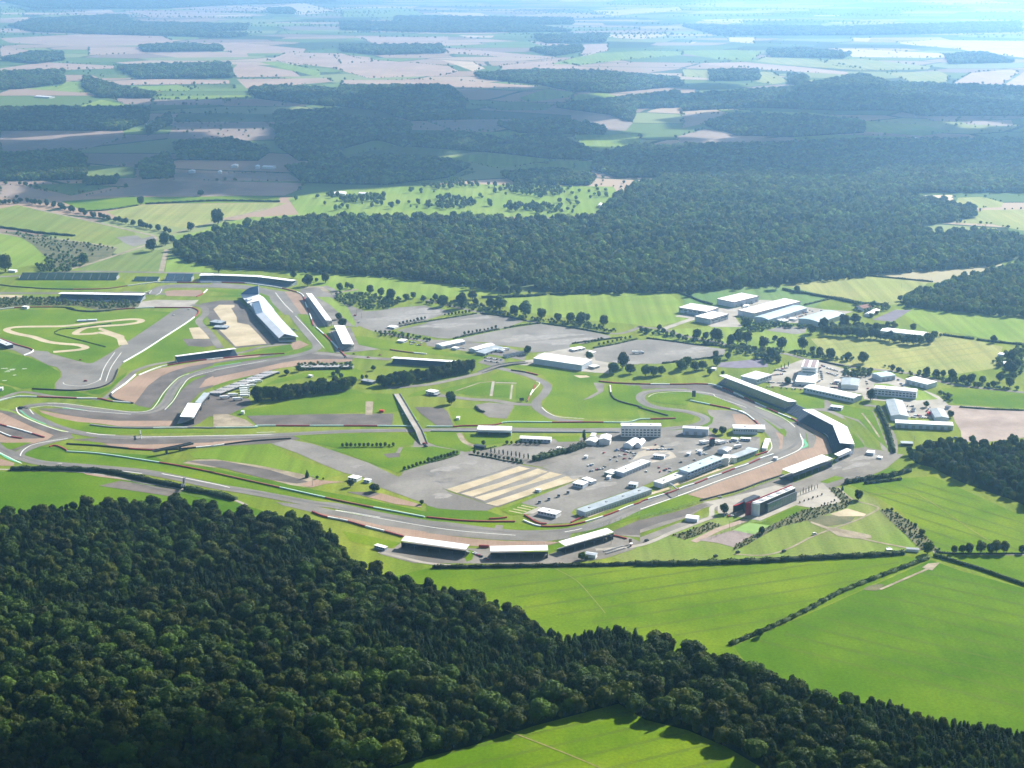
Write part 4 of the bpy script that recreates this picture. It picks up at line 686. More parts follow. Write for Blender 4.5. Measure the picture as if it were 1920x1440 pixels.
# --- pit buildings
building("pit_garages", "longest grey-roofed pit garage row beside the straight", "H 1335,935 I 30,733 105,752 H 1440,962", 6, 'flat', GREYROOF, PALE, doors=26, cat='pit building')
building("pit_garages", "short pale pit garage block between the long row and the two-storey building", "I 112,688 340,598 405,628 212,702", 6, 'flat', mat("pale_roof", (0.5, 0.5, 0.5), (0.58, 0.58, 0.57), scale=.2), PALE, doors=12, cat='pit building')
t, Ln, Wd, sg = building("pit_building", "two-storey pit building with a blue sloping roof and balcony", "I 335,578 650,455 740,470 440,590", 10, 'flat', BLUEROOF, PALE, cat='pit building', wins=10)
MB().box(-Ln / 2, Ln / 2, sg * (Wd / 2 + .01) if sg > 0 else -(Wd / 2 + 3), sg * (Wd / 2 + 3) if sg > 0 else -(Wd / 2 + .01), 4.6, 5.0).build("balcony", SILVER, t)
MB().box(-Ln / 2 - 2, Ln / 2 + 2, sg * Wd / 2 + .4 if sg > 0 else -(Wd / 2 + 4), (Wd / 2 + 4) if sg > 0 else -Wd / 2 - .4, 10.2, 10.5).build("canopy", BLUEROOF, t)
building("pit_building", "white stair tower at the right end of the two-storey pit building", "I 735,465 760,440 815,448 800,478", 10, wm=PALE_W, cat='pit building', wins=3)
building("pit_building", "low glass-fronted building between the stair tower and the bend", "I 820,452 960,398 1045,408 870,470", 6.5, 'mono', GREYROOF, GREENGL, cat='pit building', wins=6, ridge=.8); building("pit_building", "cream end block on the pit exit", "I 818,462 830,450 862,460 860,478", 7, wm=PALE_W, cat='pit building')
building("race_hut", "glass-roofed hut by the pit exit kerb", "I 950,392 975,378 1060,392 1045,410", 5, rm=BLUEROOF, wm=GREENGL, cat='hut')
building("hospitality", "long white-roofed paddock building in the middle of the tarmac", "H 1700,582 1920,492 I 112,498 H 1760,610", 6, rm=WHITE_P, wm=PALE, doors=9, cat='building', wins=0); building("hospitality", "glassy front block of the long paddock building", "H 1592,602 1660,575 1738,590 1680,618", 4, rm=mat("pale_roof2", (.5, .5, .5)), wm=GREENGL, cat='building')
building("office", "square pale paddock office below the gravel strips", "H 1305,695 1372,672 1460,690 1400,715", 5, wm=PALE, wins=4, cat='office'); building("office", "small pale office joined behind the square paddock office", "H 1400,655 1440,645 1530,672 1480,690", 4, wm=PALE, wins=4, cat='office')
building("office", "low cluster office at the left of the pit garages", "H 1800,705 1850,688 1910,695 1880,715", 4.5, rm=PALE, wm=PALE, wins=3, cat='office'); building("hut", "little beige box on the edge of the gravel strips", "H 975,755 990,748 1028,752 1015,765", 3, rm=PALE_W, wm=PALE, cat='hut')
building("lodge", "white flat-roofed lodge at the lowest tip of the paddock", "H 985,945 1062,922 1218,956 1155,980", 5, rm=WHITE, wm=PALE_W, wins=6, cat='lodge'); building("cabin", "pale-topped lookout cabin beside the tall evergreen screen", "H 1165,382 1185,370 1238,375 1225,390", 4, rm=PALE_W, wm=PALE, cat='cabin', wins=3)
building("hut", "dark lodge by the paddock path and little round tree", "H 425,358 440,348 530,360 520,374", 3.5, rm=DARK, wm=DARK, cat='hut'); building("hut", "white-roofed hut on the lawn by the round pad", "H 265,112 275,98 298,100 295,112", 3.2, rm=WHITE, wm=PALE_W, cat='hut')
building("hut", "grey hut beside the dark tree below the right stand", "H 1420,1335 1450,1318 1540,1330 1515,1350", 4, 'gable', PALE, PALE_W, cat='hut', ridge=1); building("rescue_hut", "white pyramid-roofed hut beside the old runway", "I 395,1010 440,985 540,995 510,1025", 4, 'gable', WHITE, PALE, cat='hut', ridge=1.5)
building("hut", "small white hut by the service area right of the straight stand", "J 498,425 515,405 578,405 570,428", 3.5, rm=WHITE_P, wm=PALE, cat='hut'); building("shelter", "white plinth inside a dark frame on the service apron", "J 600,466 610,455 645,460 640,472", 2.2, rm=WHITE, wm=WHITE_P, cat='shelter')
building("shed", "dark shed group on the lawn by the right wood", "J 805,340 820,322 915,325 920,345", 3.5, rm=GREYROOF, wm=DARK, cat='shed', wins=3); building("trailer", "white trailer at the hedge gap on the long dark hedge", "J 680,1298 690,1290 735,1292 730,1300", 3, cat='trailer'); building("greenhouse", "pale glasshouse by the crossing of lane and hedges", "J 845,1290 880,1280 980,1285 965,1300", 3, 'gable', WHITE_P, PALE_W, cat='greenhouse')
building("container", "white portable cabin on the runway edge, larger one of the pair", "G 1210,645 1260,625 1335,640 1290,662", 4, wm=WHITE_P, cat='cabin', wins=3); building("container", "white portable cabin on the runway edge, smaller one of the pair", "G 1355,668 1370,655 1415,662 1410,678", 3.5, wm=PALE, cat='cabin', wins=2)
building("hut", "pale marshal hut beside the dirt heap", "G 250,55 255,45 278,47 275,58", 4, rm=PALE, wm=PALE_W, cat='hut'); building("trailer_group", "row of pale lorry trailers behind the leftmost near grandstand", "G 1450,1258 1475,1245 1565,1270 1545,1285", 3.5, cat='trailers', wins=5)
building("garage_block", "dark-sided boxes on the sand lot beside the wing-shaped building", "B -25,590 10,575 80,578 100,610", 5, rm=GREYROOF, wm=DARK, cat='building', wins=4); building("garage_block", "lower dark deck in front of the boxes on the sand lot", "B 0,640 20,622 125,625 135,645", 3, rm=GREYROOF, wm=DARK, cat='building')
building("greenhouse", "long pale open shed on the left circuit lawn", "A 690,582 700,575 870,566 872,574", 2.5, rm=PALE, wm=PALE, cat='shed'); building("pavilion", "dark pavilion with pale roof at the left edge", "A -60,755 0,745 115,795 60,805", 6, rm=SILVER, wm=DARK, cat='pavilion', wins=6)
building("cabin", "white control cabin at the left end of the red bank barrier", "A 200,455 210,447 252,450 255,460", 4, wm=PALE_W, cat='cabin', wins=2); building("cabin", "small white gatehouse above the blue open stand", "A 75,128 85,120 145,124 145,132", 4, wm=PALE_W, cat='cabin'); building("cabin", "small pale cabin at the left edge by the lower crossing", "A -10,1185 0,1178 22,1180 22,1195", 4, wm=PALE_W, cat='cabin')
for i, (s, l) in enumerate((("M 1435,938 1440,930 1462,930 1460,938", "white farm shed in the shaded farmland, left of a bright pair"), ("M 1480,938 1486,930 1545,932 1542,940", "bright white farm shed in the shaded farmland, longest there"), ("M 1300,930 1308,924 1340,926 1335,934", "small pale barn in the shaded farmland"), ("M 205,541 210,537 295,541 290,547", "long pale farm roofs at the far left beyond the shade"),
        ("O 1300,780 1302,774 1318,775 1316,782", "tiny white farm roof on the far shaded hillside"), ("M 1060,962 1065,956 1098,958 1094,964", "pale shed by the shaded brown field"), ("M 1225,966 1228,960 1248,962 1246,968", "small white shed by the shaded brown field"), ("L 440,152 450,144 500,142 500,152", "pale clubhouse roofs by the golf course, left"), ("L 560,150 566,144 605,146 600,152", "bright clubhouse roof by the golf course, right"), ("L 1635,205 1638,196 1655,194 1650,204", "white hut at the right corner of the golf course"))):
    building("barn", l, s, 6, 'gable', WHITE, PALE_W, cat='barn', ridge=2)

# --- the wing-shaped pit building
c0 = at(*px("B 480,600")[0][:2], 0); t = thing("pit_wing", "huge wing-shaped pit building with folded silver roof and a dark blue fin", "pit building", (c0.x, c0.y, 0))
def loc(p, z=None): return Vector((p[0] - c0.x, p[1] - c0.y, p[2] if z is None else z))
def roofpiece(name, s, hs, m, parent=None, th=.6):
    pp = px(s); P = [loc(at(p[0], p[1], h)) for p, h in zip(pp, hs)]
    if sum(a[0] * b[1] - b[0] * a[1] for a, b in zip(P, P[1:] + P[:1])) < 0: P = P[::-1]
    n = len(P); mb = MB(); d = Vector((0, 0, th)); mb.add([p - d for p in P] + P, [tuple(range(n))[::-1], tuple(range(n, 2 * n))] + [(i, (i + 1) % n, n + (i + 1) % n, n + i) for i in range(n)])
    return mb.build(name, m, parent if parent is not None else t)
foot = [loc(q) for q in wpts("B 262,372 395,560 590,775 745,770 555,535 455,430 300,372")]
MB().prism([(p.x, p.y) for p in foot], -.3, 7.6).build("wall", PALE, t)
roofpiece("roof", "B 385,525 450,505 640,700 590,738", (9, 12, 12, 9), SILVER); roofpiece("roof", "B 450,505 552,505 768,730 640,700", (12, 9, 8.7, 12), SILVER)
roofpiece("roof", "B 412,402 455,372 545,478 552,504 446,508", (10.5, 9, 8.7, 9, 11.3), SILVER); roofpiece("roof", "B 243,350 320,325 405,345 455,372 412,400 310,425 ", (8.4, 10, 10.8, 9.2, 10.4, 8.4), WHITE_P)
roofpiece("glass_roof", "B 348,428 410,402 446,508 384,526", (8.7, 10.6, 11.0, 8.7), mat("slate_glass", (0.10, 0.15, 0.22), (0.13, 0.18, 0.26), scale=.1, rough=.3, spec=.6)); roofpiece("skylight", "B 295,378 345,365 360,385 310,400", (10.6, 10.9, 11.1, 10.8), SILVER, None, .3)
f1, f2 = loc(at(*px("B 245,345")[0], 8.4)), loc(at(*px("B 405,345")[0], 10.9)); dn = (f2 - f1).cross(Vector((0, 0, 1))).normalized() * .5
mb = MB(); fin = [f1, f2, f2 + Vector((0, 0, 15.5)), f1.lerp(f2, .52) + Vector((0, 0, 12)), f1.lerp(f2, .2) + Vector((0, 0, 5.5))]; n = 5
mb.add([p - dn for p in fin] + [p + dn for p in fin], [tuple(range(n))[::-1], tuple(range(n, 2 * n))] + [(i, (i + 1) % n, n + (i + 1) % n, n + i) for i in range(n)]); mb.build("fin", mat("fin_blue", (0.06, 0.12, 0.24), (0.08, 0.15, 0.28), scale=.1), t)
MB().tube(f2 + Vector((.8, 0, -2)), f2 + Vector((.8, 0, 16.5)), .6, .5, 8).build("mast", WHITE_P, t)
for k in range(3):
    a_, b_ = foot[0] + (foot[1] - foot[0]) * 0, foot[1]
    for (a_, b_) in ((foot[0], foot[1]), (foot[1], foot[2])):
        d = (b_ - a_).normalized(); nn = Vector((-d.y, d.x, 0)); nn = nn if nn.x < 0 else -nn; z = 0.9 + k * 2.3
        q = [a_ + nn * .12, b_ + nn * .12]; MB().hexa([Vector((*a_.xy, z)), Vector((*b_.xy, z)), Vector((*q[1].xy, z)), Vector((*q[0].xy, z))], [Vector((*a_.xy, z + 1.3)), Vector((*b_.xy, z + 1.3)), Vector((*q[1].xy, z + 1.3)), Vector((*q[0].xy, z + 1.3))]).build("window_band", GLASS, t)
d = (foot[3] - foot[2]).normalized(); nn = Vector((d.y, -d.x, 0)); MB().hexa([foot[2] + Vector((0, 0, 2.5)), foot[3] + Vector((0, 0, 2.5)), foot[3] + nn * .2 + Vector((0, 0, 2.5)), foot[2] + nn * .2 + Vector((0, 0, 2.5))], [foot[2] + Vector((0, 0, 7)), foot[3] + Vector((0, 0, 7)), foot[3] + nn * .2 + Vector((0, 0, 7)), foot[2] + nn * .2 + Vector((0, 0, 7))]).build("end_glazing", GLASS, t)

DRED = mat("deep_red", (0.26, 0.015, 0.03), (0.30, 0.02, 0.035), scale=.3)
# --- red and black visitor building
c0 = at(*px("U 600,600")[0][:2], 0); t = thing("visitor_building", "silver, black and red angular building with a tall red fin, beside a paved court", "visitor building", (c0.x, c0.y, 0))
def block(name, s, h, m, z0=-.3, parent=None):
    P = [loc(q) for q in wpts(s, h)]; return MB().prism([(p.x, p.y) for p in P], z0, h).build(name, m, parent if parent is not None else t)
b1 = block("wall", "U 430,505 520,515 1052,288 1000,262", 14, DARK); rfp = [loc(q) for q in wpts("U 400,498 520,512 1052,285 985,258", 14.0)]
rr_ = MB().prism([(p.x, p.y) for p in rfp], 14.003, 14.6).build("roof", WHITE_P, t)
for i in range(4):
    a_ = rfp[0].lerp(rfp[3], .12 + .22 * i); b_ = rfp[1].lerp(rfp[2], .12 + .22 * i); a2 = rfp[0].lerp(rfp[3], .21 + .22 * i); b2 = rfp[1].lerp(rfp[2], .21 + .22 * i)
    pts_ = [a_.lerp(b_, .15), a_.lerp(b_, .85), a2.lerp(b2, .85), a2.lerp(b2, .15)]; MB().prism([(p.x, p.y) for p in pts_], 14.603, 15.1).build("roof_light", STEEL, rr_)
block("red_front", "U 306,507 372,499 392,491 326,498", 15.0, DRED); block("red_fin", "U 335,494 348,492 992,236 981,233", 15.6, DRED); block("side_block", "U 118,545 400,450 500,400 420,378 275,445 140,530", 8.5, DARK); block("upper_block", "U 272,440 430,378 520,400 300,500", 13, DARK)
P_ = [loc(q) for q in wpts("U 118,545 150,545 410,452 400,448", 8.9)]; MB().prism([(p.x, p.y) for p in P_], 8.503, 9.1).build("red_trim", RED, t)
# silver curved front and green glass panel along the near long side
A_, B_ = loc(at(*px("U 520,512")[0], 14)), loc(at(*px("U 1052,285")[0], 14)); A_.z = B_.z = 0; d = (B_ - A_).normalized(); nn = Vector((d.y, -d.x, 0))
def panel(name, f0, f1, z0, z1, dep, m):
    a_ = A_.lerp(B_, f0); b_ = A_.lerp(B_, f1); q = nn * dep
    return MB().hexa([a_ + Vector((0, 0, z0)), b_ + Vector((0, 0, z0)), b_ + q + Vector((0, 0, z0)), a_ + q + Vector((0, 0, z0))], [a_ + Vector((0, 0, z1)), b_ + Vector((0, 0, z1)), b_ + q + Vector((0, 0, z1)), a_ + q + Vector((0, 0, z1))]).build(name, m, t)
panel("front_block", .18, 1.0, 0, 10.5, 2.2, mat("slate_cladding", (.09, .11, .14), (.13, .15, .19), scale=.3, rough=.4))
for i in range(12): a0 = .19 + i * .0665; A_ = A_ + nn * 2.2; B_ = B_ + nn * 2.2; panel("window", a0, a0 + .058, 1.5, 9.6, .15, GREENGL); A_ = A_ - nn * 2.2; B_ = B_ - nn * 2.2
P_ = [loc(q) for q in wpts("U 390,500 420,498 522,515 505,520 430,512", 14.2)]; MB().prism([(p.x, p.y) for p in P_], -.3, 13.9).build("silver_front", SILVER, t)
panel("recess", .02, .17, 0, 13, .2, GLASS)

# --- grandstands
def grandstand(label, s, h, face, seats=SEATC, rm=WHITE, deep=1.25, group=None, cols=7, tiers=9, low=1.2, roof=True, wall=PALE, name="grandstand"):
    c, a, Ln, Wd, v = frame(s, h if roof else 0); t = thing(name, label, "grandstand", c, a, group)
    fp = wpts(face)[0]; sg = 1 if (fp - c).dot(v) > 0 else -1; X, Y = Ln / 2, Wd / 2; top = h * .72 if roof else h
    depth = Wd * deep; mb = MB()
    for i in range(tiers):                       # back (high) to front (low)
        y1 = -Y + depth * i / tiers; y2 = -Y + depth * (i + 1) / tiers; z = top + (low - top) * i / (tiers - 1)
        ya, yb = (y1 * sg, y2 * sg) if sg > 0 else (y2 * sg, y1 * sg); mb.box(-X + .4, X - .4, ya, yb, z - .7, z)
    mb.build("seating", seats, t)
    if roof:
        r = MB(); za, zb = h - .25, h + .9       # tilts up to the track side
        r.hexa([(-X, -Y * sg * 1.02, za - .4), (X, -Y * sg * 1.02, za - .4), (X, Y * sg * 1.02, zb - .4), (-X, Y * sg * 1.02, zb - .4)][::sg], [(-X, -Y * sg * 1.02, za), (X, -Y * sg * 1.02, za), (X, Y * sg * 1.02, zb), (-X, Y * sg * 1.02, zb)][::sg]); r.build("roof", rm, t)
        n = max(3, int(Ln / 12)) if cols else 0
        for i in range(n + 1):
            x = -X + .5 + (Ln - 1) * i / n; MB().box(x - .2, x + .2, -Y * sg * .9 - .2, -Y * sg * .9 + .2, -.3, h - .55).build("column", STEEL, t)
        bw = MB(); ya = -Y * sg; bw.box(-X + .3, X - .3, min(ya, ya - .3 * sg), max(ya, ya - .3 * sg), h * .55, h * .80); bw.build("back_wall", wall, t)
        for q in (-1, 1): MB().add([(q * (X - .2), -Y * sg, 0), (q * (X - .2), (-Y + depth * .8) * sg, 0), (q * (X - .2), -Y * sg, top + .8)], [(0, 1, 2), (2, 1, 0)]).build("side_screen", wall, t)
    else: 
        for q in (-1, 1): MB().box(q * X - .2, q * X + .2, -Y, Y, -.3, h * .6).build("side_screen", STEEL, t)
        na = max(2, int(Ln / 16))
        for k in range(1, na):
            x = -X + Ln * k / na; p0, p1 = -Y * sg, (-Y + depth) * sg
            lo_, hi_ = (top + .5, low + .5); MB().hexa([(x - .5, p0, lo_ - .7), (x + .5, p0, lo_ - .7), (x + .5, p1, hi_ - .7), (x - .5, p1, hi_ - .7)][::sg], [(x - .5, p0, lo_), (x + .5, p0, lo_), (x + .5, p1, hi_), (x - .5, p1, hi_)][::sg]).build("stairway", mat("dull_steps", (.07, .10, .11), (.10, .13, .14), scale=.3), t)
    return t
grandstand("near grandstand with back coloured shade-dark, leftmost of the three at the lowest bend", "G 1690,1216 1725,1180 H 385,1262 352,1292", 9, "H 200,1150", SEATC, wall=DARK)  # DARK backs of these three: shade of open scaffold put into the colour
grandstand("near grandstand with see-through tiers, middle of the three at the lowest bend", "H 573,1312 570,1272 1088,1266 1092,1300", 9, "H 800,1200", SEATC, wall=DARK)
grandstand("slanting near grandstand, rightmost of the three at the lowest bend", "H 1185,1237 1620,1108 1685,1140 1248,1258", 9, "H 1400,1120", SEATC, wall=DARK)
grandstand("white-roofed grandstand with tall back between the gravel bend and the visitor building", "I 1282,582 1640,445 1730,480 1372,608", 11, "I 1300,480", SEATC, wall=mat("slate_wall", (.10,.12,.16), (.14,.16,.2), scale=.2))
grandstand("longest blue-fronted grandstand on the outside of the hairpin loop", "D 722,1075 770,1068 1418,1300 1330,1322", 12, "D 700,1250", SEATB)
grandstand("upper arm of the bent grandstand above the gravel trap", "I 1470,40 1545,32 1862,182 1742,192", 13, "I 1450,220", SEATB, tiers=12, deep=1.6)
grandstand("lower arm of the bent grandstand above the gravel trap", "I 1738,190 1860,182 J 392,345 265,345", 13, "I 1600,330", SEATB, tiers=12, deep=1.5)
grandstand("small pale-roofed stand between the bent grandstand and the straight one", "J 222,440 340,386 356,404 240,458", 8, "J 150,360", SEATB, tiers=5)
grandstand("low blue open stand joining the long and the bent grandstand", "D 1340,1395 1360,1370 I 1530,120 1640,180", 7, "I 1300,150", SEATB, roof=False)
grandstand("straight white stand beside the gravel, further of the two right of the wing-shaped building", "B 838,338 882,335 1070,578 1010,582", 9.5, "B 750,450", SEATC, wall=PALE_W)
grandstand("straight white stand, nearer of the two right of the wing-shaped building", "B 1083,622 1185,630 1263,792 1165,795", 9.5, "B 1000,750", SEATC, wall=PALE_W)
grandstand("thin-roofed dark blue stand on the outside of the left sweeper", "A 1560,912 1605,892 B 205,822 190,842", 9, "A 1700,1000", SEATB, deep=1.5)
grandstand("white-roofed stand with dark tiers beside the left bend, next to parked lorries", "F 1625,100 1738,110 A 1812,1328 1692,1325", 10, "F 1450,60", SEATC, wall=DARK)
grandstand("translucent grey-roofed stand continuing behind the white roof at the left bend", "A 1748,1325 1812,1322 1880,1235 1840,1230", 9, "A 1600,1230", SEATC, rm=GREYROOF, wall=DARK)
grandstand("very long thin-roofed dark stand across the upper left bank", "A 538,345 540,322 1292,338 1296,356", 9, "A 900,480", SEATB, deep=2.0)
grandstand("long roof stand behind the second infield tree belt", "B 1608,925 1615,903 C 270,940 240,958", 8, "B 1700,1000", SEATB)
grandstand("small white-roofed stand beside the national straight", "H 453,215 462,186 766,195 764,222", 8, "H 600,150", SEATC)
grandstand("long teal open stand at the far upper left", "A 190,212 190,194 1062,192 1062,216", 9.5, "A 600,300", SEATG, roof=False, tiers=12); grandstand("low dark open stand right of the teal one", "A 1210,224 1210,210 1428,210 1430,228", 5.5, "A 1300,300", SEATG, roof=False, tiers=8)
grandstand("bright blue open stand left of the curved white stand", "A 1495,224 1497,206 1733,206 1735,228", 10.5, "A 1600,300", mat("bright_blue_seats", (0.03, 0.09, 0.20), (0.045, 0.11, 0.25), scale=.4), roof=False, tiers=12)
for s, l in (("A 1798,180 1800,156 B 0,157 0,177", "left third of the curved thin-roofed stand at the top of the circuit"), ("B 0,177 0,157 400,172 395,190", "middle third of the curved thin-roofed stand at the top of the circuit"), ("B 395,190 400,172 765,216 690,228", "right third of the curved thin-roofed stand at the top of the circuit")):
    grandstand(l, s, 9, "B 200,330", SEATB, deep=2.0, tiers=8)
grandstand("low open dark stand along the bank above the lorries", "B 30,1280 0,1225 540,1040 560,1065", 4, "B 200,1050", DARK if False else SEATC, roof=False, tiers=5)
grandstand("low dark banked stand under the infield trees", "B 780,1025 780,990 1255,985 1260,1020", 4, "B 1000,940", SEATC, roof=False, tiers=5, )
# footbridge over the straight at the left
def bridge(label, s, wd, h, m, name='footbridge', ramps=True, deck_m=None):
    P = wpts(s); c = P[0]; t = thing(name, label, 'bridge', (c.x, c.y, 0)); Q = [p - Vector((c.x, c.y, 0)) for p in P]; n = len(Q)
    hs = [h if 0 < i < n - 1 else (0.1 if ramps else h) for i in range(n)]; L_, R2 = ribbon_pts(Q, wd, False)
    for nm, off, th, mm in (("deck", 0, 1.0, deck_m or m),):
        mb = MB()
        for i in range(n - 1):
            a, b, c_, d_ = L_[i], R2[i], R2[i + 1], L_[i + 1]; z0, z1 = hs[i], hs[i + 1]
            mb.hexa([Vector((*d_.xy, z1 - th)), Vector((*c_.xy, z1 - th)), Vector((*b.xy, z0 - th)), Vector((*a.xy, z0 - th))][::-1], [Vector((*d_.xy, z1)), Vector((*c_.xy, z1)), Vector((*b.xy, z0)), Vector((*a.xy, z0))][::-1])
        mb.build(nm, mm, t)
    for E in (L_, R2):
        mb = MB()
        for i in range(n - 1):
            a, b = E[i], E[i + 1]; q = Vector((-(b - a).y, (b - a).x, 0)).normalized() * .15; z0, z1 = hs[i], hs[i + 1]
            mb.hexa([Vector((*(a - q).xy, z0)), Vector((*(b - q).xy, z1)), Vector((*(b + q).xy, z1)), Vector((*(a + q).xy, z0))], [Vector((*(a - q).xy, z0 + 1.3)), Vector((*(b - q).xy, z1 + 1.3)), Vector((*(b + q).xy, z1 + 1.3)), Vector((*(a + q).xy, z0 + 1.3))])
        mb.build("parapet", m, t)
    for i in range(1, n - 1):
        MB().box(Q[i].x - 1, Q[i].x + 1, Q[i].y - wd * .4, Q[i].y + wd * .4, -.2, hs[i] - 1.0).build("pier", m, t)
    return t
bridge("dark grey footbridge over the left straight", "F 1380,455 1500,432 1620,408 1735,382", 5, 6, mat("bridge_grey", (0.06, 0.07, 0.09), (0.09, 0.10, 0.12), scale=.2), 'footbridge', False)
t = bridge("grey road bridge with grassy ramps carrying cars over the national straight", "B 1650,1240 G 1785,150 G 1850,258 G 1898,352", 9, 4.2, SEATC, 'road_bridge', True, PAVE)
P_ = wpts("B 1650,1240 G 1785,150 G 1850,258 G 1898,352"); o_ = P_[0].copy(); P_ = [p - o_ for p in P_]
for i_, j_ in ((0, 1), (3, 2)):
    a_, b_ = P_[i_], P_[j_]; n_ = Vector((-(b_ - a_).y, (b_ - a_).x, 0)).normalized(); MB().hexa([a_ - n_ * 5, b_ - n_ * 10, b_ + n_ * 10, a_ + n_ * 5], [a_ - n_ * 4 + Vector((0, 0, .02)), b_ - n_ * 4.2 + Vector((0, 0, 3.1)), b_ + n_ * 4.2 + Vector((0, 0, 3.1)), a_ + n_ * 4 + Vector((0, 0, .02))]).build("embankment", G_BRIGHT, t)
bridge("short road bridge over the tunnel mouth beside the second tree belt", "C 480,1050 640,1000 760,978 900,960", 9, 1.6, SEATC, 'road_bridge', True, ASPH_O)
bridge("thin dark gantry bridge over the lower straight", "F 1640,770 1655,740 1655,705 1665,690", 2, 5, mat("bridge_grey", (0, 0, 0)), 'gantry_bridge', False)

# --- barriers: runs of white and red sections
def barrier(label, s, cols, h=1.6, w_=1.5, name='safety_barrier'):
    """cols: letters, one per section of the run"""
    pts = smooth(wpts(s), False, 4); c = pts[0].copy(); t = thing(name, label, 'barrier', (c.x, c.y, 0)); cum = [0]
    for a, b in zip(pts, pts[1:]): cum.append(cum[-1] + (b - a).length)
    T = cum[-1]; n = len(cols); M_ = {'w': WHITEB, 'r': REDB, 'g': GREENB, 'd': BLACKM, 'o': RUST, 's': STEEL}
    def pos(d):
        for i in range(len(cum) - 1):
            if d <= cum[i + 1] + 1e-6: return pts[i].lerp(pts[i + 1], (d - cum[i]) / max(1e-6, cum[i + 1] - cum[i]))
        return pts[-1]
    for k, ch in enumerate(cols):
        d0, d1 = T * k / n, T * (k + 1) / n; q = [pos(d0)] + [p for p, cc in zip(pts, cum) if d0 + .5 < cc < d1 - .5] + [pos(d1)]
        q = [p - Vector((c.x, c.y, 0)) for p in q]; L_, R2 = ribbon_pts(q, w_, False); mb = MB()
        if len(L_) < 2: continue
        V = L_ + R2; m_ = len(L_); Z = Vector((0, 0, h)); VV = [Vector((*v.xy, -.2)) for v in V] + [Vector((*v.xy, h)) for v in V]
        F = [(i, i + 1, 2 * m_ + i + 1, 2 * m_ + i) for i in range(m_ - 1)][::1] + [(m_ + i + 1, m_ + i, 3 * m_ + i, 3 * m_ + i + 1) for i in range(m_ - 1)] + [(2 * m_ + i, 2 * m_ + i + 1, 3 * m_ + i + 1, 3 * m_ + i) for i in range(m_ - 1)] + [(0, 2 * m_, 3 * m_, m_), (m_ - 1, 2 * m_ - 1, 4 * m_ - 1, 3 * m_ - 1)]
        mb.add(VV, F); mb.build({'w': 'white_section', 'r': 'red_section', 'g': 'pale_green_section', 'd': 'black_section', 'o': 'rust_section', 's': 'steel_section'}[ch], M_[ch], t)
    return t
